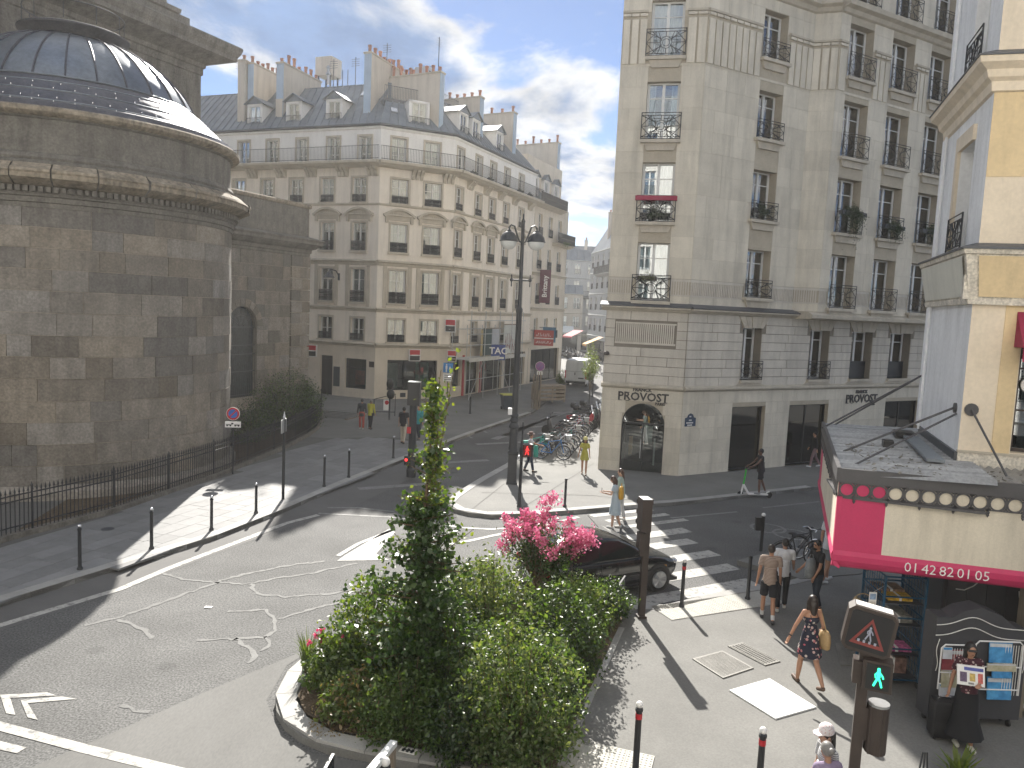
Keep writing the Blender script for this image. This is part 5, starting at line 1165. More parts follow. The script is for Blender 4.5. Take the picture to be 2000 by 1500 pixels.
deb.M = None; deb.obj('roof_debris', mat('roof_debris', (.3, .28, .24), .8, .6, 9, .3, c2=(.10, .09, .07)), cp, kind='stuff')
def rod(p, q): B().tube([p, q], .022, 6).obj('tie_rod', M_['lipg'], cp)
pl = FWL @ Vector((LW - .45, -.04, 5.35)); pl2 = FWL @ Vector((LW - .3, -.02, 5.25)); pf_ = FWF @ Vector((.16, -.04, 5.38)); pfar = FWL @ Vector((.12, -.04, 5.75))
rod(pl, (6.75, 15.4, 4.3)); rod(pl2, (6.3, 13.9, 4.3)); rod(pf_, (8.92, 13.55, 4.3)); rod(pfar, (7.7, 18.8, 4.3)); rod(pfar, (8.2, 19.3, 4.32))
for F, x, z in ((FWL, LW - .45, 5.35), (FWF, .16, 5.38), (FWL, .12, 5.75)): B(F).tube([(x, 0, z), (x, -.04, z)], .1 if F is not FWF else .12, 14).obj('rod_plate', M_['lipg'], cp)
for i, tx in enumerate(('01', '42', '82', '01', '05')):
    link('lettering', text_mesh(tx, .24, M_['white_paint'], 'lettering', .004, bold=-.002), cp, FCF @ Matrix.Translation((1.28 + i * .275, -.034, 2.72)) @ UPR)
# ---- things under the canopy
def setT(t, F): t.matrix_basis = F.copy(); WM[t.name] = F.copy(); return t
M_['blk_cab'] = mat('charcoal_board', (.05, .05, .055), .6, .1, 3, .05); M_['chalk'] = mat('white_chalk_line', (.62, .61, .57), .7)
b = B(FWF); b.box(0, 6, -.02, .06, .12, 4.0)
for i in range(8): b.box(.06 + i * .34, .1 + i * .34, -.05, -.02, .12, 3.9)
b.obj('shopfront', M_['blk_cab'], wh)
B(FWF).box(1.75, 1.95, -.4, -.02, .12, 3.2).obj('wooden_post', M_['wood'], wh)
cb = setT(thing('display_cabinet', 'charcoal display cabinet on castors with white wavy lines and magazine racks', 'cabinet'), frame((7.32, 12.5), 88, PZ))
CWd = 1.6
prof = [(0, .16), (CWd, .16), (CWd, 1.75), (1.35, 1.8), (1.1, 2.0), (.75, 2.12), (.45, 2.05), (.25, 1.93), (0, 1.95)]
B().prismy(prof, 0, .35).obj('body', M_['blk_cab'], cb, rel=True)
for z, a in ((1.62, .0), (1.8, .06)):
    P = [(x, -.012, z + .12 * math.exp(-((x - .62) / .33) ** 2) * 1.4 - .03 * x) for x in [i * CWd / 24 for i in range(25)]]; B().tube(P, .009, 4).obj('wavy_line', M_['chalk'], cb, rel=True)
for x in (.06, CWd - .04): B().tube([(x + .02 * sin(i * .9), -.01, 1.0 + i * .07) for i in range(9)], .008, 4).obj('wavy_line', M_['chalk'], cb, rel=True)
for x in (.12, CWd - .12):
    for y in (.08, .28): B().tube([(x - .02, y, .05), (x + .02, y, .05)], .05, 10).box(x - .015, x + .015, y - .02, y + .02, .05, .16).obj('castor', M_['rubber'], cb, rel=True)
for x0, x1, zs in ((.1, .58, (1.42, 1.0, .8)), (.68, 1.5, (1.5, 1.12, .72))):
    b = B(); b.tube([(x0, -.05, zs[-1] - .1), (x0, -.05, zs[0]), (x0 + .06, -.05, zs[0] + .06), (x1 - .06, -.05, zs[0] + .06), (x1, -.05, zs[0]), (x1, -.05, zs[-1] - .1)], .014, 6)
    for z in zs[1:]: b.tube([(x0, -.06, z), (x1, -.06, z)], .012, 5)
    for k in range(7): b.tube([(x1 - .3 + k * .045, -.055, zs[-1] - .1), (x1 - .3 + k * .045, -.055, zs[0])], .006, 4)
    b.obj('wire_rack', M_['white_paint'], cb, rel=True)
magm = {k: mat('magazine_' + k, c, .45, v, s, .15, 12, c2=c2) for k, c, v, s, c2 in (('blue', (.03, .19, .46), .2, 3, (.10, .36, .62)), ('maroon', (.16, .02, .04), .3, 4, (.3, .06, .06)), ('cream', (.55, .50, .38), .3, 7, (.35, .33, .2)), ('white', (.62, .62, .62), .1, 6, (.5, .52, .56)))}
def mag(lab, x, z, wd, h, k, t=cb):
    m = thing('magazine', lab, 'magazine', (0, 0, 0)); F = WM[t.name] @ Matrix.Translation((x, -.06, z)) @ Matrix.Rotation(-.12, 4, 'X'); setT(m, F)
    B().box(0, wd, -.02, 0, 0, h).obj('cover', magm[k], m, rel=True); B().box(.01, wd - .01, -.024, -.02, h * .78, h * .95).obj('title_strip', magm['white' if k != 'white' else 'blue'], m, rel=True)
mag('blue magazine in the top of the right wire rack behind the dark haired woman', .92, 1.2, .4, .34, 'blue'); mag('second blue magazine, middle row of the right wire rack', 1.0, .93, .34, .3, 'blue')
mag('large blue magazine low in the right wire rack', .95, .55, .42, .38, 'blue'); mag('cream newspaper folded in the right wire rack between the blue magazines', .9, 1.05, .5, .13, 'cream')
mag('maroon magazine in the left wire rack of the cabinet', .12, 1.05, .44, .34, 'maroon'); mag('cream illustrated magazine low in the left wire rack', .14, .74, .4, .36, 'cream'); mag('white price card standing in the left wire rack', .12, 1.24, .16, .2, 'white'); mag('white newsprint sheet hanging at the bottom of the left wire rack', .12, .6, .34, .2, 'white')
# white kitchen shapes painted on the dark shopfront
for nm, x, z, P in (('iron_motif', 1.35, 2.55, [(-.12, -.06), (.14, -.06), (.1, .06), (-.04, .08)]), ('pot_motif', 1.38, 1.95, [(-.12, .05), (-.1, -.08), (.1, -.08), (.12, .05), (.0, .09)]), ('bottle_motif', .98, 2.25, [(-.04, -.1), (.04, -.1), (.03, .05), (.05, .1), (-.05, .1), (-.03, .05)])):
    B(FWF).prismy([(x + a, z + c) for a, c in P], -.075, -.052).obj(nm, M_['chalk'], wh)
B(FWF).tube([(.2, -.06, 1.9), (.35, -.06, 1.9), (.5, -.06, 2.0), (.6, -.06, 2.12)], .012, 4).obj('painted_curve', M_['chalk'], wh)
# wooden shelves at the right edge
sh = setT(thing('wooden_shelves', 'open wooden shelves with small colourful goods at the right edge under the canopy', 'shelves'), frame((9.2, 12.95), 96, PZ))
for x in (0, 1.4): B().box(x, x + .05, 0, .4, 0, 2.3).obj('side_panel', M_['wood'], sh, rel=True)
gm = [mat('goods_%s' % n_, c, .5, .4, 9, .2) for n_, c in (('green', (.1, .25, .1)), ('ochre', (.5, .3, .08)), ('grey', (.35, .35, .35)), ('red', (.35, .06, .05)), ('blue', (.08, .2, .35)))]
for k in range(6):
    z = .15 + k * .42; B().box(.05, 1.4, 0, .4, z - .025, z).obj('shelf', M_['wood'], sh, rel=True); x = .08; cnt = 0
    while x < 1.25:
        w_ = R.uniform(.09, .2); gc = R.choice(gm); isb = R.random() < .6; g = thing('shop_goods', '%s %s, %s from the left on the %s wooden shelf' % (gc.name.split('_')[1].split('.')[0], 'box' if isb else 'bottle', ORD[cnt], ('lowest', 'second lowest', 'third', 'fourth', 'fifth', 'top')[k]), 'goods', group='goods on the wooden shelves'); cnt += 1; setT(g, WM[sh.name] @ Matrix.Translation((x, .08, z + .002))); h = R.uniform(.14, .3); b = B()
        (b.box(0, w_, 0, .2, 0, h) if isb else b.lathe([(w_ / 2, 0), (w_ / 2, h * .6), (w_ / 5, h * .8), (w_ / 5, h), (0, h)], 10, (w_ / 2, .1, 0))).obj('pack', gc, g, rel=True)
        B().box(.01, w_ - .01, -.004, .0, h * .25, h * .55).obj('label', R.choice(gm), g, rel=True); x += w_ + .03
# blue roll cage
p0, p1 = G(1711, 1340, PZ), G(1791, 1345, PZ); dv = p1 - p0
tr = setT(thing('roll_cage', 'tall blue metal roll cage trolley loaded with magazines under the canopy', 'trolley'), frame((p0.x, p0.y), math.degrees(atan2(dv.x, dv.y)), PZ)); tw = dv.length; td = .95; thh = 2.15
cg = mat('blue_cage_paint', (.015, .07, .13), .45, .15, 5, .05)
for x in (0, tw):
    for y in (0, td): B().tube([(x, y, .12), (x, y, thh)], .024, 6).obj('post', cg, tr, rel=True); B().tube([(x - .02, y, .06), (x + .02, y, .06)], .06, 10).obj('castor', M_['rubber'], tr, rel=True)
for z in (.15, .75, 1.35, 1.75, 2.13):
    b = B(); b.tube([(0, 0, z), (tw, 0, z)], .016, 5); b.tube([(0, td, z), (tw, td, z)], .016, 5); b.tube([(0, 0, z), (0, td, z)], .016, 5); b.tube([(tw, 0, z), (tw, td, z)], .016, 5); b.obj('rail', cg, tr, rel=True)
for x in (0, tw):
    b = B()
    for k in range(9): b.tube([(x, .1 * k + .08, .15), (x, .1 * k + .08, thh)], .007, 4)
    for k in range(12): b.tube([(x, 0, .25 + k * .16), (x, td, .25 + k * .16)], .007, 4)
    b.obj('side_mesh', cg, tr, rel=True)
for z in (.17, .62, 1.18, 1.6): B().box(.02, tw - .02, .02, td - .02, z, z + .02).obj('shelf', M_['iron_grey'], tr, rel=True)
def packs(x, y, z, sx, sy, sz, c, lab, rx=0.):
    g = thing('magazine_pack', lab, 'magazines'); setT(g, WM[tr.name] @ Matrix.Translation((x, y, z)) @ Matrix.Rotation(rx, 4, 'Z')); m = mat('pack', c, .5, .5, 12, .3, 20)
    B().box(0, sx, 0, sy, 0, sz).obj('bundle', m, g, rel=True); B().box(sx * .45, sx * .55, -.003, sy + .003, -.002, sz + .003).obj('strap', M_['white_paint'], g, rel=True)
packs(.12, .1, 1.642, .45, .3, .07, (.55, .33, .03), 'yellow wrapped bundle on the upper shelf of the blue cage'); packs(.08, .45, 1.642, .5, .4, .1, (.25, .15, .09), 'brown bundle behind the yellow one in the blue cage')
packs(.1, .1, 1.222, .5, .55, .12, (.25, .24, .21), 'grey newspaper bundle on the middle shelf of the blue cage'); packs(.08, .08, .662, .55, .35, .08, (.5, .12, .28), 'pink magazine bundle low in the blue cage'); packs(.1, .15, .212, .5, .6, .3, (.2, .12, .1), 'dark brown bundle at the bottom of the blue cage'); packs(.05, .5, 2.15, .6, .3, .08, (.32, .34, .33), 'grey flat pack on top of the blue cage', .1)
# straw baskets and a strip of postcards hung on the cage
for i, (y, z, r, lab) in enumerate(((.55, 1.32, .17, 'round straw basket hanging highest on the side of the blue cage'), (.35, 1.05, .16, 'straw basket hanging below another on the side of the blue cage'))):
    g = thing('straw_basket', lab, 'basket'); setT(g, WM[tr.name] @ Matrix.Translation((-.2, y, z)) @ Matrix.Rotation(.5, 4, 'Y')); sm = mat('straw', (.40, .30, .17), .9, .25, 14, .3, 60)
    B().lathe([(.0, -.2), (r * .7, -.19), (r, -.05), (r * 1.02, .12), (r * .95, .12), (r * .9, -.04), (0, -.17)], 16).obj('body', sm, g, rel=True, smooth=True); B().tube([(r * cos(t * pi / 8), 0, .12 + .16 * sin(t * pi / 8)) for t in range(9)], .012, 5).obj('handle', sm, g, rel=True)
g = thing('postcard_strip', 'narrow hanging strip of printed postcards beside the blue cage', 'postcards'); setT(g, WM[tr.name] @ Matrix.Translation((-.26, .05, 1.2)))
B().box(0, .14, 0, .006, 0, .6).obj('strip', M_['white_paint'], g, rel=True)
for k, c in enumerate(((.3, .42, .6), (.6, .57, .52), (.25, .2, .4), (.5, .46, .5))): B().box(.015, .125, -.004, 0, .46 - k * .15, .57 - k * .15).obj('postcard', mat('postcard', c, .5, .3, 14), g, rel=True)
B().tube([(.07, 0, .6), (.26, -.02, .75)], .006, 4).obj('hook', M_['steel'], g, rel=True)
# ================================================================== FAR END OF THE STREET
M_['far_white'] = mat('pale_far_render', (.55, .55, .53), .9, .08, .5, 0, stain=.12); M_['far_grey'] = mat('grey_far_render', (.36, .37, .37), .9, .08, .5, 0, stain=.12); M_['far_cream'] = mat('cream_far_render', (.5, .47, .42), .9, .08, .5, 0, stain=.12)
M_['sunny_wall'] = mat('pale_sunlit_stone', (.74, .72, .68), .9, .08, .5, 0, stain=.1)  # wall of the added unseen building, made pale to throw sunlight back
def house(name, label, o, ang, L, H, fl, nb, m, depth=10, roof=3., z0=3.6, balc=None, ch=(), ww=1.1):
    F = frame(o, ang); t = thing(name, label, 'building', (o[0], o[1], 0)); fh = (H - z0) / fl; pitch = L / nb
    ops = [(i * pitch + pitch / 2 - ww / 2, i * pitch + pitch / 2 + ww / 2, z0 + k * fh + .7, z0 + k * fh + fh - .5) for k in range(fl) for i in range(nb)]
    wall_mesh(B(F), 0, L, -.1, H, ops + [(.6, L - .6, .15, z0 - .5)], .25, 1.2).obj('wall', [M_[m], M_['dark_room']], t)
    b = B(F); b.box(0, L, 1.3, depth, 0, H); b.box(0, .02, 0, depth, 0, H); b.box(L - .02, L, 0, depth, 0, H); b.obj('side_walls', M_[m], t)
    shopwin(t, F, .6, L - .6, .15, z0 - .5, max(2, int(L / 3)), .15)
    for o_ in ops:
        window(t, F, *o_, .15, bars=(.6,), leaf=.07); rail_part(t, F, o_[0], o_[1], o_[2], .8, -.05, 'plain')
    for k in range(fl + 1): band(t, F, 0, L, [(0, z0 + k * fh - .1), (.15, z0 + k * fh), (0, z0 + k * fh + .08)], m, 'string_course')
    if balc:
        for z, a, c in balc:
            band(t, F, a, c, [(0, z - .3), (.5, z - .15), (.9, z), (0, z + .05)], m, 'balcony_slab'); rail_part(t, F, a, c, z + .05, 1.0, -.85, 'plain')
    sheets(t, F, 0, L, 0, L, 0, H, roof * .6, H + roof, 1.2); B(F).box(0, L, roof * .6, depth, H, H + roof).obj('roof_top', M_['zinc'], t)
    for x, y, h, n in ch: chimney(t, F, x, x + .6, y, y + 4, H + .5, H + roof + h, n, blue=False)
    return t
def dirp(u, d): v = Vector(((u - 1000) / 1500 * d, d)); return v
# right-hand row, seen past the corner building
a = dirp(1205, 88); house('distant_building', 'grey far building with a dark balcony just left of the corner building', dirp(1142, 112), 173.5, 26, 15.2, 4, 8, 'far_grey', roof=4, balc=[(11.9, 6, 25)], ch=((5, 1, 1.2, 4), (16, 1, 2.4, 6)))
house('distant_building', 'narrow white far building with a pale facade closing the street', dirp(1124, 138), 150, 9, 14.5, 4, 4, 'far_white', roof=2.5, ch=((3, 2, 2.0, 3),))
house('distant_building', 'cream far house with red chimney pots behind the white parapets', dirp(1082, 150), 96, 7, 17, 4, 3, 'far_cream', roof=2.5, ch=((4.5, 1, 1, 5),))
house('distant_building', 'pale far building with long balconies at the bend of the street', dirp(1052, 132), 78, 9.5, 15.5, 4, 4, 'far_white', roof=2., balc=[(9.3, 2, 9)], ch=((2, 2, 1.5, 4),))
house('distant_building', 'low far house with dark shop front under the awnings', dirp(1058, 122), 84, 6.0, 9.5, 2, 3, 'far_cream', roof=1.5)
house('distant_building', 'house behind the pale corner building, only its zinc roof showing', (-34, 82), 111, 18, 19, 5, 7, 'far_cream', roof=4, ch=((13, 2, 1.6, 2), (4, 2, 1.2, 4)))
house('distant_building', 'far right facade closing the side street', (36, 62), 118, 16, 19, 5, 6, 'far_cream', roof=3)
# awnings and shop signs of the far street
for x, y, z, wd, c, lab, ang in ((1163, 92, 3.6, 2.2, (.62, .34, .12), 'sunlit orange shop awning far down the street', 173), (1121, 112, 3.8, 2.4, (.6, .16, .18), 'pink red shop awning far down the street', 150), (1101, 118, 4.2, 2.2, (.6, .63, .62), 'pale green white shop awning far down the street', 90)):
    p = dirp(x, y); t = thing('shop_awning', lab, 'awning', (p.x, p.y, z), radians(90 - ang)); m = mat('awning_cloth', c, .8, .05)
    b = B(); b.quad((-wd / 2, -1.6, -.55), (wd / 2, -1.6, -.55), (wd / 2, .4, .35), (-wd / 2, .4, .35)); b.quad((-wd / 2, -1.6, -.8), (wd / 2, -1.6, -.8), (wd / 2, -1.6, -.55), (-wd / 2, -1.6, -.55)); b.obj('cloth', m, t, rel=True)
    b = B(); b.tube([(-wd / 2, .4, -.3), (-wd / 2, -1.6, -.55)], .03, 4); b.tube([(wd / 2, .4, -.3), (wd / 2, -1.6, -.55)], .03, 4); b.obj('arms', M_['iron_grey'], t, rel=True)
house('apartment_building', 'pale building added behind the viewpoint, outside the picture, to bounce sun onto the facades', (18, -1.6), 270, 60, 23, 6, 20, 'sunny_wall', roof=3)  # added out of view so its sunlit front brightens the shaded facades
# ================================================================== STREET FURNITURE
def at(u, v, z=PZ): return G(u, v, z)
def T(name, label, cat, p, rz=0., group=None): return thing(name, label, cat, p, rz, group)
# twin-lantern lamp post
p = at(999, 944); t = T('street_lamp', 'tall black street lamp with two bell lanterns on curved arms at the pavement corner', 'street lamp', p)
M_['lampiron'] = mat('lamp_iron', (.03, .032, .036), .45, .15, 5, .08, 30); I_ = M_['lampiron']
B().lathe([(.30, 0), (.30, .06), (.25, .1), (.24, 1.15), (.28, 1.2), (.28, 1.28), (.2, 1.34)], 4, (0, 0, 0), pi / 4, pi / 4 + 2 * pi).obj('pedestal', I_, t, rel=True)
B().lathe([(.2, 1.3), (.17, 1.5), (.16, 2.15), (.2, 2.2), (.2, 2.28), (.14, 2.4), (.19, 2.48), (.12, 2.6), (.17, 2.66), (.13, 2.75)], 12).obj('ornate_base', I_, t, rel=True, smooth=30)
B().lathe([(.125, 2.7), (.11, 6.6), (.13, 6.65), (.13, 6.75), (.075, 6.85), (.065, 10.0), (.08, 10.05), (.03, 10.15), (.03, 10.3), (0, 10.35)], 10).obj('shaft', I_, t, rel=True, smooth=30)
b = B(); b.tube([(-.35, 0, 7.85), (.35, 0, 7.85)], .035, 6)
for x in (-.35, .35): b.ell((x, 0, 7.85), (.07, .07, .07), 8, 6); b.tube([(x, 0, 7.6), (x, 0, 8.05)], .025, 5)
b.obj('crossbar', I_, t, rel=True)
for q in (-1, 1):
    B().tube([(0, 0, 9.25), (q * .12, 0, 9.3), (q * .22, 0, 9.55), (q * .32, 0, 9.85), (q * .45, 0, 9.9), (q * .52, 0, 9.8), (q * .52, 0, 9.68)], .035, 6).obj('arm', I_, t, rel=True)
    B().lathe([(0, 9.74), (.07, 9.72), (.09, 9.66), (.2, 9.6), (.3, 9.46), (.34, 9.32), (.36, 9.3), (.33, 9.28)], 18, (q * .52, 0, 0)).obj('lantern_shade', I_, t, rel=True, smooth=True)
    B().lathe([(.31, 9.28), (.29, 9.16), (.18, 9.03), (0, 8.97)], 16, (q * .52, 0, 0)).obj('globe', M_['lampglass'], t, rel=True, smooth=True)
B().box(-.26, -.1, -.1, .08, 2.7, 2.95).obj('control_box', M_['white_paint'], t, rel=True)
# bollards
def bollard(u, v, lab, h=1.1, r=.045, ball=True, group='slim black bollards along the pavements', red=False, p=None):
    p = p or at(u, v); t = T('bollard', lab, 'bollard', p, 0, group)
    me = cached(('bol', h, r), lambda: B().lathe([(r * 1.5, 0), (r * 1.5, .05), (r * 1.1, .08), (r, .1), (r * .92, h - .12), (r * 1.15, h - .1), (r * 1.15, h - .07), (r * .7, h - .05)], 10).mesh('post', M_['iron'], 30)); link('post', me, t, rel=True)
    if ball: link('ball_cap', cached(('bcap', h, r, red), lambda: B().ell((0, 0, h - .01), (r * 1.05, r * 1.05, r * 1.05), 12, 8).mesh('ball_cap', M_['white_paint'] if red else M_['silver'], True)), t, rel=True)
    if red: B().lathe([(r * 1.02, h - .22), (r * 1.02, h - .14)], 10).obj('red_band', M_['red'], t, rel=True)
    return t
for u, v, lab, h in ((156, 1113, 'black bollard in the shade nearest the left edge of the church pavement', 1.1), (296, 1073, 'black bollard where the sunlit paving begins beside the kerb', 1.1), (413, 1036, 'black bollard on the sunlit paving, third along the kerb from the left', 1.0), (500, 1003, 'black bollard on the patch of sun near the tall sign post', .95),
    (633, 951, 'silver topped bollard in shade where the fence curves away', 1.15), (681, 933, 'silver topped bollard in shade next along the kerb past the fence end', 1.1), (768, 895, 'slim bollard left of the black traffic light column', .95)): bollard(u, v, lab, h)
bollard(1331, 1186, 'black bollard with white ball in front of the black car bonnet', 1.13, red=True); bollard(1460, 1171, 'black bollard in shade beside the man in the striped shirt', 1.15, ball=False); bollard(1103, 990, 'slim black bollard on the sunlit corner right of the lamp post', 1.05, ball=False)
bollard(0, 0, 'white balled bollard with a red band at the bottom of the picture below the hatch', 1.15, .05, red=True, p=Vector((2.06, 10.65, PZ))); bollard(0, 0, 'white balled bollard at the bottom edge beside the woman in the white cap', 1.12, .05, red=True, p=Vector((3.7, 10.15, PZ)))
for u, v, h, lab in ((918, 808, 1.15, 'thin dark post in front of the scaffold, left of the bin'), (1150, 800, 1.4, 'dark post at the right kerb by the parked motorcycles'), (1157, 775, 1.4, 'dark post at the sunlit right kerb beyond the motorcycles'), (1142, 812, 1.0, 'short dark post among the parked motorcycles')): bollard(u, v, lab, h, .05, ball=False, group='dark posts along the far street')
# sign posts
def face(p, yaw=0.): return math.degrees(atan2(p.x, p.y)) + 90 + yaw       # heading of a sign plate turned to the street corner
def signpost(u, v, lab, h, build, yaw=0, p=None, r=.03):
    p = p or at(u, v); t = T('sign_post', lab, 'sign', p); setT(t, frame((p.x, p.y), 90 + yaw, p.z))
    B().tube([(0, .04, 0), (0, .04, h)], r, 8).obj('pole', M_['iron'], t, rel=True); build(t); return t
def discsign(z, R_, outer, inner):
    def f(t):
        B().tube([(0, .015, z), (0, 0, z)], R_, 24).obj('disc', M_['white_paint'], t, rel=True); B().tube([(0, 0, z), (0, -.008, z)], R_ * .94, 24).obj('red_ring', outer, t, rel=True)
        B().tube([(0, -.008, z), (0, -.014, z)], R_ * .66, 24).obj('blue_field', inner, t, rel=True)
        B(Matrix.Translation((0, -.016, z)) @ Matrix.Rotation(radians(-45), 4, 'Y')).box(-R_ * .68, R_ * .68, -.004, 0, -R_ * .1, R_ * .1).obj('red_stroke', outer, t, rel=True)
    return f
def s1(t):
    discsign(2.33, .25, M_['red'], M_['blue'])(t); B().box(-.29, .29, -.005, .015, 1.8, 2.03).obj('tow_plate', M_['white_paint'], t, rel=True)
    b = B()
    for x in (-.15, .15): b.box(x - .1, x + .1, -.012, -.005, 1.88, 1.92); b.tube([(x - .06, -.005, 1.87), (x - .06, -.012, 1.87)], .03, 8); b.tube([(x + .06, -.005, 1.87), (x + .06, -.012, 1.87)], .03, 8)
    b.box(-.06, .02, -.012, -.005, 1.92, 1.98); b.obj('tow_symbol', M_['black'], t, rel=True)
signpost(454, 926, 'round red and blue no parking sign with a tow truck plate by the church fence', 2.55, s1, -6)
def s2(t):
    B().box(-.31, .31, 0, .02, 2.55, 3.17).obj('blue_plate', mat('sign_light_blue', (.02, .20, .52), .4), t, rel=True); b = B()
    b.ell((-.1, -.005, 3.05), (.05, .01, .05), 8, 6); b.box(-.16, -.04, -.012, 0, 2.78, 2.99); b.box(-.14, -.06, -.012, 0, 2.6, 2.78); b.ell((.12, -.005, 2.9), (.04, .01, .04), 8, 6); b.box(.07, .17, -.012, 0, 2.72, 2.86); b.box(.08, .16, -.012, 0, 2.6, 2.72); b.obj('figures', M_['white_paint'], t, rel=True)
    B().box(-.3, .3, 0, .02, 2.0, 2.5).obj('white_plate', M_['white_paint'], t, rel=True); b = B()
    for k in range(3): b.box(-.22, .22, -.006, 0, 2.1 + k * .13, 2.14 + k * .13)
    b.obj('text_lines', M_['iron_grey'], t, rel=True)
signpost(872, 806, 'blue pedestrian zone sign with two white figures above a pale plate', 3.2, s2)
purple = mat('faded_purple', (.22, .06, .22), .5, .2, 3)
signpost(1051, 797, 'faded round purple no parking sign beside the timber crates', 3.25, lambda t: (discsign(2.9, .33, purple, mat('faded_violet', (.16, .06, .24), .5)) (t), B().box(-.2, .2, 0, .02, 2.3, 2.55).obj('plate', M_['white_paint'], t, rel=True)))
def s3(t): B().box(-.02, .02, -.25, .25, 2.3, 2.75).obj('sign_plate', M_['steel'], t, rel=True); B().lathe([(.03, 2.75), (.05, 2.8), (.01, 3.0)], 8, (0, .04, 0)).obj('finial', M_['steel'], t, rel=True)
signpost(552, 976, 'tall thin black post on the church pavement with its sign plate edge on', 2.75, s3, r=.05)
# signals
def man(b, x, z, s, y=-.01):
    b.ell((x, y, z + .34 * s), (.055 * s, .012, .06 * s), 8, 6)
    for P, r in (([(0, .28), (0, .05)], .06), ([(.02, .24), (.12, .12), (.16, .02)], .03), ([(-.02, .24), (-.1, .14), (-.08, .02)], .03), ([(.0, .06), (.07, -.12), (.12, -.3)], .036), ([(0, .06), (-.07, -.1), (-.14, -.28)], .036)): b.tube([(x + a * s, y, z + c * s) for a, c in P], r * s, 5)
    return b
br = M_['dkbrown']; grn = mat('green_signal_light', (.02, .4, .2), .4, 0, 1, 0, emis=(.03, .9, .38), es=1.1); redl = mat('red_signal_light', (.4, .02, .02), .4, 0, 1, 0, emis=(.9, .03, .03), es=.8)
p = Vector((4.33, 8.78, PZ)); t = T('pedestrian_signal', 'brown pedestrian signal showing a green walking man, crossing sign box on top', 'traffic signal', p); setT(t, frame((p.x, p.y), 112, PZ))
B().box(-.06, .06, -.06, .06, 0, 2.95).obj('pole', br, t, rel=True)
b = B(); b.box(-.02, .3, -.16, .12, 2.52, 2.88); b.box(-.12, .0, -.1, .1, 2.55, 2.82); b.obj('signal_head', br, t, rel=True); B().box(.02, .27, -.17, -.16, 2.55, 2.85).obj('lens_field', M_['black'], t, rel=True); man(B(), .15, 2.69, .33, -.18).obj('green_man', grn, t, rel=True)
Fx = Matrix.Translation((.02, -.02, 3.2)) @ Matrix.Rotation(radians(8), 4, 'Y')
b = B(Fx); h = .27; b.prismy([(-h + .06, -h), (h - .06, -h), (h, -h + .06), (h, h - .06), (h - .06, h), (-h + .06, h), (-h, h - .06), (-h, -h + .06)], -.1, .13); bx = b.obj('crossing_box', br, t, rel=True)
B(Fx).prismy([(-.2, -.23), (.2, -.23), (.23, -.2), (.23, .2), (.2, .23), (-.2, .23), (-.23, .2), (-.23, -.2)], -.11, -.1).obj('dark_face', M_['black'], t, rel=True)
B(Fx).box(-h + .07, h - .07, -.05, .1, h, h + .006).obj('box_top', M_['white_paint'], t, rel=True)  # sunlight on the brown box's top, put in as a white sheet
tri = lambda s: [(-.19 * s, -.15 * s - .02), (.19 * s, -.15 * s - .02), (0, .19 * s - .02)]
B(Fx).prismy(tri(1), -.118, -.11).obj('red_triangle', mat('faded_red', (.22, .045, .04), .5), t, rel=True); B(Fx).prismy(tri(.72), -.122, -.118).obj('triangle_field', M_['black'], t, rel=True)
b = man(B(Fx), 0, -.02, .24, -.128)
for k in range(4): b.box(-.11 + k * .06, -.085 + k * .06, -.13, -.122, -.13, -.1)
b.obj('walking_figure', mat('dim_white', (.32, .34, .42), .5), t, rel=True)
b = B(); b.box(.06, .12, -.05, .05, 1.85, 2.25)
for k in range(6): b.tube([(.2, 0, 1.72 + 0), (.2, 0, 2.3)], .12 - .0 * k, 14) if k == 0 else b.tube([(.2 + .115 * cos(k), .115 * sin(k), 1.72), (.2 + .115 * cos(k), .115 * sin(k), 2.3)], .018, 5)
b.obj('rear_signal', br, t, rel=True); B().tube([(.2, 0, 2.3), (.2, 0, 2.33)], .12, 14).obj('visor_top', M_['steel'], t, rel=True)
p = at(1252, 1206); t = T('traffic_signal', 'dark brown traffic signal post seen from behind, beside the black car', 'traffic signal', p); setT(t, frame((p.x, p.y), 80, PZ))
B().box(-.07, .07, -.06, .06, 0, 2.62).obj('pole', br, t, rel=True); B().box(-.1, .1, -.1, .1, 0, .06).obj('foot', br, t, rel=True)
b = B(); b.box(-.19, .03, -.2, .14, 2.02, 2.74); b.obj('signal_head', br, t, rel=True); B().box(-.185, .025, -.19, .13, 2.74, 2.75).obj('head_top', M_['steel'], t, rel=True); B().box(.02, .1, -.06, .06, 2.6, 2.72).obj('pole_cap', br, t, rel=True)
b = B(); b.box(-.2, -.06, -.16, .06, 1.62, 1.98); b.box(-.15, -.05, -.1, .02, 1.45, 1.62); b.obj('small_head', br, t, rel=True)
for z in (2.15, 2.38, 2.6): B().lathe([(.08, 0), (.1, .12)], 12, (0, 0, 0), pi * .1, pi * 1.9).obj('visor', br, t, Matrix.Translation((-.08, .14, z)) @ Matrix.Rotation(-pi / 2, 4, 'X'), rel=True)
p = at(1014, 990); t = T('pedestrian_signal', 'slim black pedestrian signal with a red light in front of the lamp post', 'traffic signal', p); setT(t, frame((p.x, p.y), 80, PZ))
B().lathe([(.09, 0), (.07, .1), (.055, .2), (.055, 2.2), (.03, 2.35), (.025, 2.95)], 10).obj('pole', M_['iron'], t, rel=True); B().box(.0, .36, -.16, .14, 1.78, 2.2).obj('signal_head', M_['black'], t, rel=True); B().box(.02, .3, -.165, -.16, 1.8, 2.18).obj('lens_field', mat('dark_red', (.12, .01, .01), .4), t, rel=True); man(B(), .15, 1.98, .42, -.18).obj('red_man', redl, t, rel=True); B().ell((-.08, 0, 1.75), (.05, .05, .05), 8, 6).obj('sound_box', M_['silver'], t, rel=True)
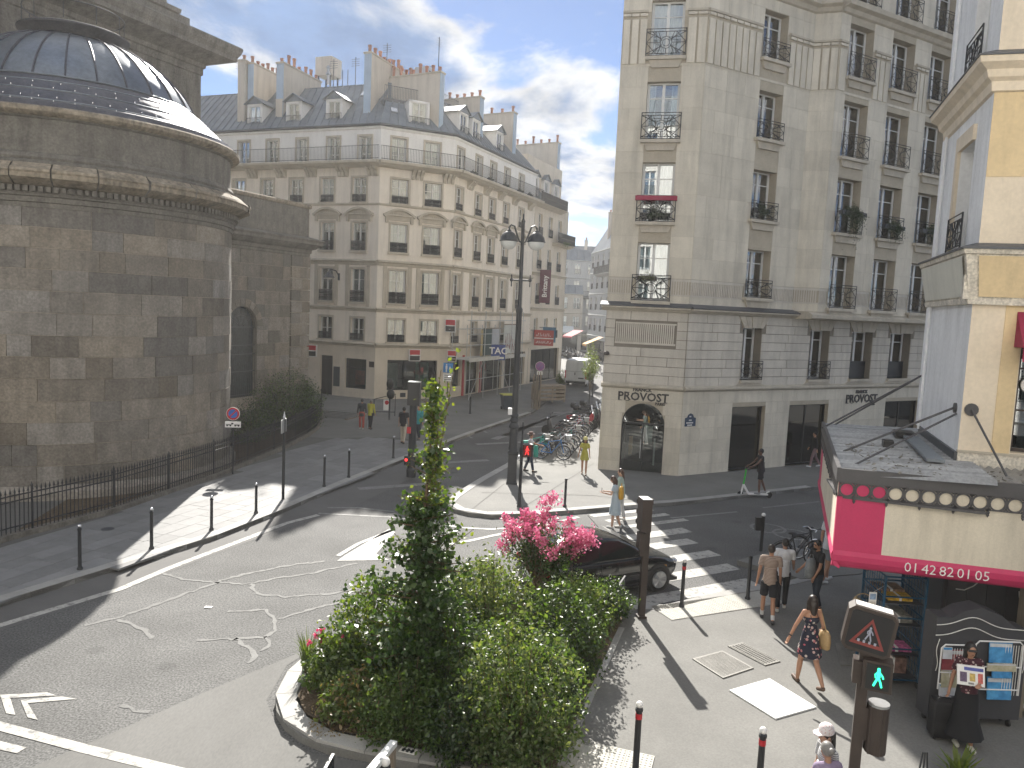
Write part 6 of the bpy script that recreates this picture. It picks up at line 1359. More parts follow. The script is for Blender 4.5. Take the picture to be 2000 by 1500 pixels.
p = at(803, 931); t = T('traffic_light_column', 'thick black traffic light column rising behind the tall leafy tree', 'traffic signal', p); setT(t, frame((p.x, p.y), 90, PZ))
B().lathe([(.2, 0), (.2, .3), (.16, .36), (.14, 2.9), (.16, 3.0)], 12).obj('column', M_['iron'], t, rel=True); B().box(-.22, .26, -.2, .2, 2.85, 3.75).obj('signal_head', M_['black'], t, rel=True); B().box(-.22, .26, -.2, .2, 3.75, 3.78).obj('head_top', M_['steel'], t, rel=True)
b = B(); b.box(-.26, -.1, -.28, -.1, .5, .85); b.obj('repeater_head', M_['black'], t, rel=True); B().tube([(-.18, -.28, .72), (-.18, -.29, .72)], .06, 12).obj('red_lens', redl, t, rel=True); B().box(-.2, -.05, -.2, -.1, 1.75, 2.0).obj('push_button', M_['red'], t, rel=True)
p = at(760, 820); t = T('pedestrian_signal', 'small black signal head on a thin post by the bank windows', 'traffic signal', p); B().tube([(0, 0, 0), (0, 0, 2.3)], .05, 8).obj('pole', M_['iron'], t, rel=True); B().ell((0, 0, 2.1), (.22, .2, .33), 10, 8).obj('signal_head', M_['black'], t, rel=True); B().ell((.05, 0, 1.5), (.24, .2, .3), 10, 8).obj('lower_head', M_['black'], t, rel=True)
p = at(1486, 1076, .15); t = T('ticket_post', 'black post with a small dark box and white ball beside the bicycle rack', 'post', p); B().tube([(0, 0, 0), (0, 0, 1.05)], .05, 8).obj('pole', M_['iron'], t, rel=True); B().box(-.22, .03, -.06, .05, .62, 1.0).obj('box', M_['black'], t, rel=True); B().ell((.0, 0, 1.08), (.06, .06, .06), 10, 8).obj('ball_cap', M_['white_paint'], t, rel=True)
# works around the far corner: barrier, stacked barriers, bin, crate, scaffold
p = at(730, 812); t = T('works_barrier', 'black works barrier with a white and red notice near the bank', 'barrier', p, .15)
b = B(); b.tube([(0, 0, 0), (0, 0, 1.0), (1.25, 0, 1.35), (1.25, 0, 0)], .03, 5); b.tube([(0, 0, .25), (1.25, 0, .25)], .025, 5); b.obj('frame', M_['iron'], t, rel=True); B().box(.55, .95, -.04, -.02, .35, 1.0).obj('notice', M_['white_paint'], t, rel=True); B().ell((.75, -.045, .82), (.12, .008, .13), 10, 8).obj('red_mark', M_['red'], t, rel=True)
p = at(660, 812); t = T('stacked_barriers', 'flat pile of pale metal barriers on the pavement beyond the hedge', 'barriers', p, -.3)
for k in range(9):
    b = B(); y = -1.1 + k * .26; b.box(-1.3, 1.3, y, y + .07, .06 + .02 * (k % 2), .11 + .02 * (k % 2)); b.obj('rail', M_['steel'], t, rel=True)
B().box(-1.25, -1.15, -1.2, 1.2, 0, .06).box(1.15, 1.25, -1.2, 1.2, 0, .06).obj('cross_rail', M_['wood'], t, rel=True)
p = at(990, 800); t = T('wheelie_bin', 'dark blue grey wheelie bin with a yellow green lid by the scaffold', 'bin', p, .3); bl_ = mat('bin_blue', (.035, .05, .075), .5)
B().lathe([(.42, .08), (.56, .98), (.58, 1.0)], 4, (0, 0, 0), pi / 4, pi / 4 + 2 * pi).obj('body', bl_, t, rel=True); B().lathe([(.62, 1.0), (.6, 1.06), (.2, 1.1), (0, 1.1)], 4, (0, 0, 0), pi / 4, pi / 4 + 2 * pi).obj('lid', mat('bin_lid', (.42, .42, .08), .5), t, rel=True)
for x in (-.3, .3): B().tube([(x - .04, .3, .1), (x + .04, .3, .1)], .1, 10).obj('wheel', M_['rubber'], t, rel=True)
p = at(1078, 786); t = T('timber_crate', 'weathered timber slatted crate standing on the pavement edge before the van', 'crate', p); setT(t, frame((p.x, p.y), 60, PZ))
for x in (-1.1, 0, 1.05): B().box(x, x + .1, 0, .1, 0, 1.2).obj('post', M_['wood'], t, rel=True)
for z in (.15, .42, .7, .98): B().box(-1.1, 1.15, -.03, 0, z, z + .18).obj('slat', M_['wood'], t, rel=True)
B().box(-1.1, 1.15, 0, 1.2, 1.2, 1.26).obj('top', M_['wood'], t, rel=True); B().box(-1.1, -1.05, .1, 1.2, .1, 1.2).box(1.1, 1.15, .1, 1.2, .1, 1.2).obj('end_panel', M_['wood'], t, rel=True)
b = B()
for i in range(14): x = -1.6 + random.uniform(-.3, .3); y = random.uniform(-.2, 1.2); b.tube([(x, y, 0), (x + random.uniform(-.3, .3), y + random.uniform(-.2, .2), random.uniform(1.0, 2.6))], .035, 4)
p2 = at(1046, 800); g = T('timber_props', 'leaning timber props and poles beside the slatted crate', 'timber', p2); b.M = None; o = b.obj('poles', M_['wood'], g, rel=True, M=Matrix.Translation((1.6, 0, 0)))
sc = thing('scaffold', 'low steel scaffold with boards and panels round the shop corner of the pale building', 'scaffold', FC @ Vector((0, -1.6, 0))); st = mat('scaffold_steel', (.42, .43, .43), .5, .15, 4, .1, metal=.3)
for x in (.1, 2.4, 4.9, 7.2, 9.4):
    for y in (-1.75, -.25): B(FC).tube([(x, y, .1), (x, y, 6.6 if y < -1 else 5.5)], .03, 6).obj('standard', st, sc)
for z, y in ((3.0, -1.75), (4.1, -1.75), (4.9, -1.75), (5.9, -1.75), (3.0, -.25), (5.2, -.25), (1.6, -1.75)): B(FC).tube([(-.5, y, z), (9.9, y, z)], .026, 6).obj('ledger', st, sc)
for k in range(5): B(FC).box(-.4, 9.8, -1.9 + k * .34, -1.6 + k * .34, 3.05, 3.1).obj('board', mat('scaffold_board', (.5, .49, .45), .85, .15, 2, .1) if k == 0 else bpy.data.materials['scaffold_board'], sc)
B(FC).box(-.4, 9.8, -1.95, -1.91, 2.92, 3.2).obj('toe_board', bpy.data.materials['scaffold_board'], sc)
B(FC).tube([(.1, -1.75, .2), (2.4, -1.75, 3.0)], .024, 5).tube([(4.9, -1.75, 3.0), (7.2, -1.75, .2)], .024, 5).obj('brace', st, sc)
for x0, x1, z1, c, lab in ((3.5, 3.75, 5.2, (.42, .33, .16), 'yellowish board standing upright on the scaffold deck'), (3.9, 5.3, 5.3, (.02, .05, .045), 'tall dark green panel standing on the scaffold deck'), (5.4, 6.8, 5.3, (.40, .42, .46), 'pale grey panel standing on the scaffold deck beside the green one'), (7.6, 10.2, 5.6, (.52, .53, .50), 'white graffiti covered hoarding at the far end of the scaffold')):
    t = setT(thing('panel', lab, 'panel'), FC @ Matrix.Translation((x0, -.9, 3.1))); B().box(0, x1 - x0, 0, .05, 0, z1 - 3.1).obj('sheet', mat('panel_paint', c, .6, .1, 2), t, rel=True); B().box(0, x1 - x0, -.03, 0, 0, .08).box(0, x1 - x0, -.03, 0, z1 - 3.18, z1 - 3.1).obj('edge_batten', M_['wood'], t, rel=True)
    if 'graffiti' in lab:
        b = B()
        for k in range(7): x = .2 + k * .33; b.tube([(x, -.02, .4 + .3 * sin(k)), (x + .15, -.02, 1.0 + .4 * cos(k * 2)), (x + .3, -.02, .5 + .3 * sin(k * 3)), (x + .1, -.02, 1.5 + .3 * sin(k))], .018, 4)
        b.obj('scrawl', mat('scrawl', (.25, .12, .12), .7), t, rel=True)
t = setT(thing('banner', 'blue and white banner reading TAC tied to the scaffold', 'banner'), frame((FC @ Vector((4.6, -1.85, 0))).xy, 80, 3.45)); B().box(-.55, .55, 0, .02, -.6, .6).obj('cloth', mat('banner_blue', (.04, .07, .24), .7, .2, 3), t, rel=True); link('lettering', text_mesh('TAC', .72, M_['white_paint'], 'lettering', bold=.012), t, Matrix.Translation((0, -.012, .1)) @ UPR, rel=True); B().box(-.45, .45, -.008, 0, -.5, -.34).obj('small_print', M_['curtain'], t, rel=True)
# foreground rails
a, c = G(768, 1449, 1.02), G(690, 1543, 1.02); d = (c - a); L = d.length; t = thing('hoop_barrier', 'white topped steel hoop barrier rising at the bottom edge before the planter', 'barrier', (a.x, a.y, 0)); setT(t, frame((a.x, a.y), math.degrees(atan2(d.x, d.y))))
B().box(-.02, L, -.05, .05, .96, 1.03).obj('top_rail', wplate, t, rel=True); B().box(-.02, .05, -.04, .04, 0, .96).obj('post', M_['wood'], t, rel=True); B().box(L - .07, L, -.04, .04, 0, .96).obj('post', M_['wood'], t, rel=True)
bollard(0, 0, 'short white capped bollard against the steel hoop barrier at the bottom edge', .98, .06, red=True, p=Vector((*G(753, 1484, 1.0).xy, 0)))
for (a, c, z, lab) in (((634, 1502), (644, 1484), .9, 'dark panel tip showing at the bottom edge left of the hoop barrier'), ((1068, 1392), (1094, 1353), .85, 'black iron planter rail standing among the leaves at the near right corner'), ((1210, 1140), (1221, 1124), .8, 'black iron planter rail at the far end of the planter by the car')):
    A_, C_ = G(*a, z), G(*c, z); d = C_ - A_; L = max(.35, d.length); t = thing('planter_rail', lab, 'railing', (A_.x, A_.y, 0)); setT(t, frame((A_.x, A_.y), math.degrees(atan2(d.x, d.y))))
    b = B(); b.box(0, L, -.02, .02, z - .05, z); b.obj('top_bar', M_['iron'], t, rel=True); b = B()
    for k in range(5): x = L * k / 4; b.box(x - .015, x + .015, -.012, .012, .1, z - .05)
    b.obj('bars', M_['iron'], t, rel=True); B().box(0, L, -.008, .008, .3, z - .1).obj('mesh_panel', M_['iron_grey'], t, rel=True)
c_ = G(1806, 1478, .75); t = thing('cycle_stand', 'tip of a black pointed stand at the bottom edge below the suitcase', 'stand', (c_.x, c_.y, PZ)); b = B()
for q in (-1, 0, 1): b.tube([(q * .1, 0, 0), (q * .03, 0, .7)], .014, 5)
b.obj('prongs', M_['iron'], t, rel=True); B().tube([(-.12, 0, .02), (.12, 0, .02)], .03, 6).obj('foot', M_['iron'], t, rel=True)
c_ = G(797, 1466, PZ + .055); t = thing('kerb_plate', 'small white stencilled plate on the planter kerb', 'plate', (c_.x, c_.y, PZ + .052), -.3); B().box(-.13, .13, -.07, .07, 0, .006).obj('plate', M_['white_paint'], t, rel=True); b = B()
for x in (-.07, 0, .07): b.box(x - .02, x + .02, -.05, .05, .006, .009)
b.box(-.1, .1, -.015, .015, .006, .009); b.obj('stencil', M_['iron_grey'], t, rel=True)
# ================================================================== PLANTS
rng = np.random.default_rng(4)
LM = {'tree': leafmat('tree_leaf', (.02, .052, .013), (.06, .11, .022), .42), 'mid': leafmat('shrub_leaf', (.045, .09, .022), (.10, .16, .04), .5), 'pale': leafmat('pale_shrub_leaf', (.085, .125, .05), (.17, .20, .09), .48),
      'lime': leafmat('lime_leaf', (.09, .15, .02), (.17, .21, .03), .5), 'dark': leafmat('dark_shrub_leaf', (.02, .042, .018), (.045, .075, .028), .3), 'grass': leafmat('grass_blade', (.06, .11, .02), (.13, .17, .05), .4), 'dry': leafmat('dry_leaf', (.16, .11, .05), (.25, .19, .09), .3),
      'flower': leafmat('crape_flower', (.52, .07, .18), (.80, .32, .44), .35, (1.1, .9, 1.1)), 'rose': leafmat('rose_petal', (.6, .04, .14), (.75, .15, .28), .35, (1.1, .9, 1.1))}
M_['bark'] = mat('bark', (.14, .095, .055), .9, .3, 6, .3, 30, bump=.4)
def leafcloud(name, C, size, m, parent, up=.4, fold=.25, ar=.5, axis=None, **kw):
    """leaf-sized folded quads at the points C; returns one mesh part"""
    n = len(C); C = np.asarray(C, float); s = size * rng.uniform(.6, 1.25, n)[:, None]
    d = rng.normal(size=(n, 3)) if axis is None else np.asarray(axis, float) + rng.normal(size=(n, 3)) * .35
    d /= np.linalg.norm(d, axis=1)[:, None]; q = rng.normal(size=(n, 3)); q[:, 2] += up * 2; r = np.cross(d, q); r /= np.linalg.norm(r, axis=1)[:, None] + 1e-9; nn = np.cross(r, d)
    a = C - d * s * .5; b = C + d * s * .5; e = C + r * s * ar * .5 + nn * s * fold * .4; f = C - r * s * ar * .5 + nn * s * fold * .4
    V = np.stack([a, e, b, f], 1).reshape(-1, 3); me = bpy.data.meshes.new(name)
    me.vertices.add(4 * n); me.vertices.foreach_set('co', V.ravel()); me.loops.add(6 * n); me.polygons.add(2 * n)
    base = (np.arange(n) * 4)[:, None]; me.loops.foreach_set('vertex_index', (base + np.array([0, 1, 2, 0, 2, 3])).ravel().astype(np.int32))
    me.polygons.foreach_set('loop_start', np.arange(0, 6 * n, 3, dtype=np.int32)); me.polygons.foreach_set('loop_total', np.full(2 * n, 3, dtype=np.int32)); me.update(calc_edges=True); me.materials.append(m)
    return link(name, me, parent, rel=True, kind='stuff', **kw)
def sprays(n, rx, ry, h, z0=.1, per=40, droop=.2, lean=(0, 0), spread=.1, shell=.5, stems=None):
    """points along outward-arching twigs that fill a bush"""
    out = []
    for i in range(n):
        a = rng.uniform(0, 2 * pi); k = sqrt(rng.uniform(0, 1)); tx, ty = rx * k * cos(a), ry * k * sin(a); tz = z0 + h * (1 - .75 * k ** 2.2) * rng.uniform(.5, 1.28)
        bx, by = tx * .35, ty * .35; t = rng.uniform(0, 1, per) ** .6
        P = np.stack([bx + (tx - bx) * t ** 1.4, by + (ty - by) * t ** 1.4, z0 + (tz - z0) * t - droop * k * t ** 3 * .5], 1) + rng.normal(size=(per, 3)) * spread * .5
        P[:, 0] += lean[0] * P[:, 2]; P[:, 1] += lean[1] * P[:, 2]; out.append(P)
        if stems is not None and i % 3 == 0: stems.tube([(bx * .4, by * .4, 0), (bx + (tx - bx) * .4, by + (ty - by) * .4, z0 + (tz - z0) * .55), (tx, ty, tz)], [.012, .008, .003], 4)
    return np.concatenate(out)
def shrub(lab, p, rx, ry, h, kind, n=60, per=40, size=.05, dense=1., z0=.05, cat='shrub', ar=.55, name='shrub', group=None, spread=.1, mix=None, droop=.2):
    t = thing(name, lab, cat, (p[0], p[1], p[2] if len(p) > 2 else PZ + .05), 0, group); sb_ = B(); P = sprays(int(n * 1.25 * dense), rx, ry, h, z0, int(per * 1.35), droop, spread=spread * 1.4, stems=sb_)
    nf = int(n * per * .55 * dense); d = rng.normal(size=(nf, 3)); d /= np.linalg.norm(d, axis=1)[:, None]; rr = rng.uniform(.55, 1.0, nf)[:, None] ** .5; lump = 1 + .16 * np.sin(d[:, :1] * 5 + rx * 9) * np.cos(d[:, 1:2] * 6 + ry * 7) + .1 * np.sin(d[:, 2:] * 9)
    Q = d * rr * lump * np.array([rx * .98, ry * .98, h * .52]) + np.array([0, 0, z0 + h * .48]); P = np.concatenate([P, Q[Q[:, 2] > .03]])
    sb_.obj('stems', M_['bark'], t, rel=True)
    if mix: k = int(len(P) * mix[1]); idx = rng.permutation(len(P)); leafcloud('bright_leaves', P[idx[:k]], size, LM[mix[0]], t, ar=ar); P = P[idx[k:]]
    leafcloud('foliage', P, size, LM[kind], t, ar=ar); return t
# planter bed
bed = sheet('soil_bed', [G(u, v, PZ + .05) for u, v in [(578, 1366), (600, 1400), (650, 1428), (745, 1449), (870, 1472), (1000, 1500), (1085, 1500), (1108, 1440), (1216, 1206), (1190, 1190), (1060, 1170), (900, 1185), (760, 1226), (650, 1278), (600, 1320)]], PZ + .05, M_['soil'], None, .05); bed['kind'] = 'structure'
kerb(xy([G(u, v, PZ) for u, v in [(1108, 1500), (1125, 1440), (1172, 1335), (1230, 1205)]]), .16, z1=PZ + .03, L=.9)
def gp(u, v, z=PZ + .05): return G(u, v, z)
# tall narrow tree
p = gp(812, 1385); H = 5.4; t = thing('columnar_tree', 'tall narrow leafy tree with bright top shoots rising from the planter', 'tree', p)
b = B(); tr_ = [(0, 0, 0), (.03, 0, 1.2), (-.02, .03, 2.4), (.05, .0, 3.6), (.1, 0, 4.6), (.22, 0, 5.7)]; b.tube(tr_, [.06, .05, .04, .028, .016, .006], 7); L = []; W_ = []
def tree_r(z): return float(np.interp(z, [0, .8, 1.5, 2.45, 3.3, 4.0, 4.8, 5.9], [.8, 1.0, 1.0, .8, .5, .34, .2, .13]))
for i in range(420):
    z = .15 + 5.3 * rng.uniform(0, 1) ** 1.15; a = rng.uniform(0, 2 * pi); r = tree_r(z) * rng.uniform(.35, 1.15) * (1 if rng.random() < .9 else 1.35); n = int(30 if z < 2.8 else 18 if z < 3.6 else 7); tt = rng.uniform(.15, 1, n)
    cx = .05 * z * .5; up = .5 if z > 3.6 else .22; e = np.array([cx + r * cos(a), r * sin(a), z + r * up])
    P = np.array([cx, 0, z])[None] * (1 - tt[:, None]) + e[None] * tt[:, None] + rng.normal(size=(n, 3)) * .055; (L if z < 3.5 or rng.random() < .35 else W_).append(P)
    if i % 2 == 0: b.tube([(cx, 0, z), tuple(e)], [.012, .004], 4)
for (du, z0, z1) in ((-.2, 4.1, 5.35), (.28, 4.3, 6.0), (.04, 4.2, 5.3)):
    tt = np.linspace(0, 1, 34)[:, None]; W_.append(np.array([[.18, 0, z0 - .4]]) * (1 - tt) + np.array([[.18 + du, 0, z1]]) * tt + rng.normal(size=(34, 3)) * .05); b.tube([(.18, 0, z0 - .4), (.18 + du, 0, z1)], [.012, .004], 4)
for e in ((.85, -.1, 3.15), (-.45, 0, 3.0), (.55, .1, 2.5)): tt = rng.uniform(.3, 1, 26)[:, None]; W_.append(np.array([[0, 0, 2.4]]) * (1 - tt) + np.array([e]) * tt + rng.normal(size=(26, 3)) * .07); b.tube([(0, 0, 2.4), e], [.012, .004], 4)
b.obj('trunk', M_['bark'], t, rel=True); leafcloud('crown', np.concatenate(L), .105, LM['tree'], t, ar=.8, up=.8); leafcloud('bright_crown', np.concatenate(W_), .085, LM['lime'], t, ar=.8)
# crape myrtle in flower
p = gp(1046, 1215); t = thing('crape_myrtle', 'small tree covered with pink red flower clusters in front of the black car', 'tree', p); b = B(); C_ = []; Fl = []
for i in range(36):
    a = rng.uniform(0, 2 * pi); k = sqrt(rng.uniform(.02, 1)); e = Vector((1.02 * k * cos(a), .8 * k * sin(a), 1.45 + 1.05 * (1 - .55 * k) * rng.uniform(.45, 1.1))); s = Vector((rng.uniform(-.1, .1), rng.uniform(-.05, .05), .9))
    b.tube([(0, 0, 0), s, s.lerp(e, .6) + Vector((0, 0, .08)), e], [.035, .022, .012, .004], 5); tt = rng.uniform(.3, 1.0, 90)[:, None]; C_.append(np.array(s)[None] * (1 - tt) + np.array(e)[None] * tt + rng.normal(size=(90, 3)) * .09)
    if rng.random() < .97:
        n = 115; ax = np.array(e) - np.array(s); ax /= np.linalg.norm(ax); q = rng.uniform(-.12, .14, n)[:, None]; Fl.append(np.array(e)[None] + ax[None] * q * 1.3 + rng.normal(size=(n, 3)) * (.062 - .14 * np.maximum(q, 0)))
for e in ((.95, -.3, 1.9), (1.0, -.1, 2.05), (.8, -.35, 2.1), (1.1, 0, 1.85), (.25, 0, 2.75), (.1, .1, 2.6)): n = 130; Fl.append(np.array([e]) + rng.normal(size=(n, 3)) * np.array([.1, .1, .07]))
b.obj('trunk', M_['bark'], t, rel=True); leafcloud('leaves', np.concatenate(C_), .075, LM['tree'], t, ar=.55); leafcloud('flowers', np.concatenate(Fl), .06, LM['flower'], t, ar=.9)
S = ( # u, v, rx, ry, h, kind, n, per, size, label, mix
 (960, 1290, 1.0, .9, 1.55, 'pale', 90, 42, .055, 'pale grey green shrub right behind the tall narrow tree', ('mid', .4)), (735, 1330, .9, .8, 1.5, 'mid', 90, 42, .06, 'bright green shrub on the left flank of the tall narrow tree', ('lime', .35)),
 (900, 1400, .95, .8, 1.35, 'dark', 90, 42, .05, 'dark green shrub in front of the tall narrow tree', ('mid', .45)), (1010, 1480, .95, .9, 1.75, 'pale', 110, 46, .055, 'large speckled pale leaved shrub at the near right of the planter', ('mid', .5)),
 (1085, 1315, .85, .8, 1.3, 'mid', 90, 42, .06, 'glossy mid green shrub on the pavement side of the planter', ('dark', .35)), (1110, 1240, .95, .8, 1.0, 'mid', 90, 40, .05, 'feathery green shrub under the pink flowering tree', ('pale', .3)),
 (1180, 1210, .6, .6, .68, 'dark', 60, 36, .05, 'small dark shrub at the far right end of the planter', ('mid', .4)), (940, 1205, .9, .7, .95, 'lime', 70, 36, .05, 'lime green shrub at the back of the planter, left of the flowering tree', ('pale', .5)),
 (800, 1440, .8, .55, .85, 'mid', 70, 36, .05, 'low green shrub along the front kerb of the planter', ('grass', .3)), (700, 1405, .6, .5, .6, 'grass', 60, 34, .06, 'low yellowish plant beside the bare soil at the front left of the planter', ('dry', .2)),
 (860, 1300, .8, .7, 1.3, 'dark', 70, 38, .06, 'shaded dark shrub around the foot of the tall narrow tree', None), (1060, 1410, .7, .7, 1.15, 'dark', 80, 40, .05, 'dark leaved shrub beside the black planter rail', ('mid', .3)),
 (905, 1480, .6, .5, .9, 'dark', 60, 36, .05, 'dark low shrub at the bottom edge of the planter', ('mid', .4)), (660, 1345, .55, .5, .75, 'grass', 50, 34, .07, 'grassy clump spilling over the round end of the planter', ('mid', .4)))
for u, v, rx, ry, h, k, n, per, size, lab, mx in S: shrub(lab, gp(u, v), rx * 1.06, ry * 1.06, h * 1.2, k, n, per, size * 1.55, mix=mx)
def grass(lab, p, h, n, spread=.25, m='grass', w_=.018):
    t = thing('grass_clump', lab, 'grass', p); b = B()
    for i in range(n):
        a = rng.uniform(0, 2 * pi); r = rng.uniform(0, .1); e = spread * rng.uniform(.3, 1.4); q = h * rng.uniform(.6, 1.1); x0, y0 = r * cos(a), r * sin(a); nx, ny = -sin(a) * w_ / 2, cos(a) * w_ / 2
        P = [(x0, y0, 0), (x0 + e * .35 * cos(a), y0 + e * .35 * sin(a), q * .65), (x0 + e * cos(a), y0 + e * sin(a), q)]
        b.add([(P[0][0] - nx, P[0][1] - ny, 0), (P[0][0] + nx, P[0][1] + ny, 0), (P[1][0] + nx, P[1][1] + ny, P[1][2]), (P[1][0] - nx, P[1][1] - ny, P[1][2]), P[2]], [(0, 1, 2, 3), (3, 2, 4)])
    b.obj('blades', LM[m], t, rel=True, kind='stuff'); B().ell((0, 0, .02), (.1, .1, .06), 8, 5).obj('root_clump', M_['soil'], t, rel=True)
for u, v, h, lab in ((600, 1310, .75, 'upright grass clump at the far left tip of the planter'), (640, 1360, .6, 'arching grass clump beside the kerb of the rounded planter end'), (700, 1330, .8, 'tall grass clump under the left side of the tall tree'), (1000, 1330, 1.3, 'long thin grass blades between the pale shrubs'), (1130, 1225, 1.1, 'upright grass stems near the traffic signal end of the planter'), (770, 1400, .55, 'short grass clump in front of the tall tree')): grass(lab, gp(u, v), h, 90)
p = gp(632, 1335); t = thing('rose_bush', 'small rose bush with red and pink blooms at the left tip of the planter', 'shrub', p); sb_ = B(); P = sprays(26, .4, .35, .75, .05, 22, stems=sb_); sb_.obj('stems', M_['bark'], t, rel=True); leafcloud('foliage', P, .05, LM['mid'], t)
for i, (x, y, z) in enumerate(((-.16, 0, .88), (-.08, .05, .95), (-.02, -.1, .86), (.32, .05, .86), (.28, 0, .72), (-.26, .0, .74))): q = rng.normal(size=(26, 3)) * .028 + np.array([x, y, z]); leafcloud('rose_bloom', q, .05, LM['rose'], t, ar=1.0)
# hedge bush by the church
shrub('big dark evergreen bush between the church wing and its fence', (*G(560, 838, PZ).xy, PZ), 1.9, 2.1, 2.9, 'dark', 170, 46, .09, mix=('mid', .35), name='hedge_bush', cat='bush', spread=.2)
shrub('smaller dark bush at the fence end in front of the quoins', (*G(598, 822, PZ).xy, PZ), 1.0, 1.0, 2.0, 'dark', 90, 40, .08, mix=('mid', .3), name='hedge_bush', cat='bush', spread=.15)
shrub('small dark bush against the apse under the no parking sign', (*G(492, 866, PZ).xy, PZ), 1.0, 1.1, 1.9, 'dark', 80, 40, .08, mix=('mid', .2), name='hedge_bush', cat='bush', spread=.15)
# window boxes
def wbox(F, x0, x1, z, y, lab, kind, mat_, hang=.3, n=40, red=False):
    t = thing('window_box', lab, 'window box'); setT(t, F @ Matrix.Translation(((x0 + x1) / 2, y, z))); w_ = x1 - x0; B().box(-w_ / 2, w_ / 2, -.1, .1, 0, .18).obj('trough', mat_, t, rel=True)
    if n: P = sprays(n, w_ * .55, .22, .5, .1, 26, .8); P2 = P.copy(); P2[:, 2] = .15 - np.abs(rng.normal(size=len(P))) * hang; P2[:, 1] = -.12 - np.abs(rng.normal(size=len(P))) * .06; leafcloud('foliage', np.concatenate([P, P2]), .06, LM[kind], t)
wbox(F2R, 7.6, 9.3, 10.95 + .8, -.3, 'bushy dark plants spilling over a balcony rail, widest on the facade', 'dark', M_['iron_grey'], .45, 70); wbox(F2R, 10.7, 12.2, 10.95 + .45, -.3, 'low dark plants behind a balcony rail right of the bushiest one', 'dark', M_['iron_grey'], .3, 34); wbox(F2R, 13.6, 15.2, 10.95 + .5, -.3, 'plants behind the rightmost balcony rail of the row', 'dark', M_['iron_grey'], .35, 34)
wbox(FR, 3.2, 4.2, 11.18 + .3, -.05, 'dark basket with plants on the small balcony of the smooth facade', 'dark', M_['black'], .15, 20)
wbox(FH, .95, 2.65, 10.72 + .86, -.25, 'red trough along the balcony rail of the chamfered corner', 'dark', M_['ared'], .3, 0); wbox(FH, 1.15, 2.4, 10.72 + .2, .0, 'potted plants behind the balcony rail below the red trough', 'dark', M_['black'], .1, 36); wbox(FH, 1.2, 2.0, 7.46 + .85, -.05, 'thin bare potted plant on the lowest balcony of the chamfered corner', 'pale', M_['dkbrown'], .1, 8)
for i, x in enumerate((2.0, 4.8, 7.6, 10.4, 12.6)): wbox(FC, x - .35, x + .35, 16.5, -.45, '%s potted shrub from the corner on the long top balcony' % ORD[i], 'dark', M_['iron_grey'], .05, 12)
for o in bpy.data.objects:
    if str(o.get('label')).endswith('corner on the long top balcony'): o['group'] = 'pots on the long balcony'
wbox(F2, 5.0, 8.6, 13.3, -.5, 'green plants along the rounded balcony of the narrow stone house', 'mid', M_['iron_grey'], .2, 40)
shrub('small tree with lime leaves in the street behind the white van', (*G(1152, 762, 0).xy, 0), .8, .8, 3.0, 'lime', 40, 30, .12, z0=.8, name='street_tree', cat='tree')
shrub('flowering plants at the shop corner left of the white van', (*G(1096, 752, 0).xy, 0), .6, .6, 1.4, 'lime', 30, 26, .1, name='street_plant', cat='plant')
grass('yellow green leaves at the very bottom edge below the reading woman', G(1872, 1530, PZ), .5, 40, .3, 'lime', .05)
# dry litter on the bare soil
P = np.array([[*gp(u, v).xy, PZ + .07] for u, v in zip(rng.uniform(600, 730, 300), rng.uniform(1375, 1440, 300))]); leafcloud('dry_leaf_litter', P, .05, LM['dry'], None)
# ================================================================== VEHICLES
M_['carpaint'] = mat('black_car_paint', (.006, .007, .008), .22, .05, 3, 0, coat=1., spec=.6); M_['carglass'] = mat('tinted_car_glass', (.012, .016, .016), .04, .05, 3, 0, spec=.9); M_['alloy'] = mat('alloy', (.42, .43, .44), .35, .05, 5, 0, metal=.8)
def loft(b, secs):
    n = len(secs[0]); base = len(b.v); V = [p for s in secs for p in s]; Fc = []
    for i in range(len(secs) - 1):
        for j in range(n): Fc.append((i * n + j, (i + 1) * n + j, (i + 1) * n + (j + 1) % n, i * n + (j + 1) % n))
    Fc += [tuple(range(n)), tuple(range((len(secs) - 1) * n, len(secs) * n))[::-1]]
    return b.add(V, Fc)
def smooth_obj(o, lv=2):
    m = o.modifiers.new('sub', 'SUBSURF'); m.levels = m.render_levels = lv
    for p in o.data.polygons: p.use_smooth = True
    return o
def wheel(t, x, y, r, w_, m_rim):
    s = 1 if y > 0 else -1; M = Matrix.Translation((x, y, r)); tyre = B().lathe([(r * .66, -w_ / 2), (r * .93, -w_ / 2), (r, -w_ * .32), (r, w_ * .32), (r * .93, w_ / 2), (r * .66, w_ / 2)], 26); W_ = tyre.obj('wheel', M_['rubber'], t, M @ Matrix.Rotation(pi / 2, 4, 'X'), True, rel=True)
    b = B(); b.lathe([(0, -.02), (r * .66, -.03), (r * .7, .01)], 22)
    R_ = Matrix.Rotation(-s * pi / 2, 4, 'X')
    for k in range(5):
        a = k * 2 * pi / 5
        for q in (-.13, .13): b.tube([(r * .12 * cos(a), r * .12 * sin(a), .02), (r * .64 * cos(a + q), r * .64 * sin(a + q), .035)], .03, 5)
    b.lathe([(r * .6, .03), (r * .68, .04), (r * .7, .0)], 22); b.lathe([(0, .05), (r * .16, .04), (r * .18, .0)], 10)
    b.obj('rim', m_rim, W_, Matrix.Rotation(0 if s < 0 else pi, 4, 'X') @ Matrix.Translation((0, 0, w_ * .42)), rel=True)
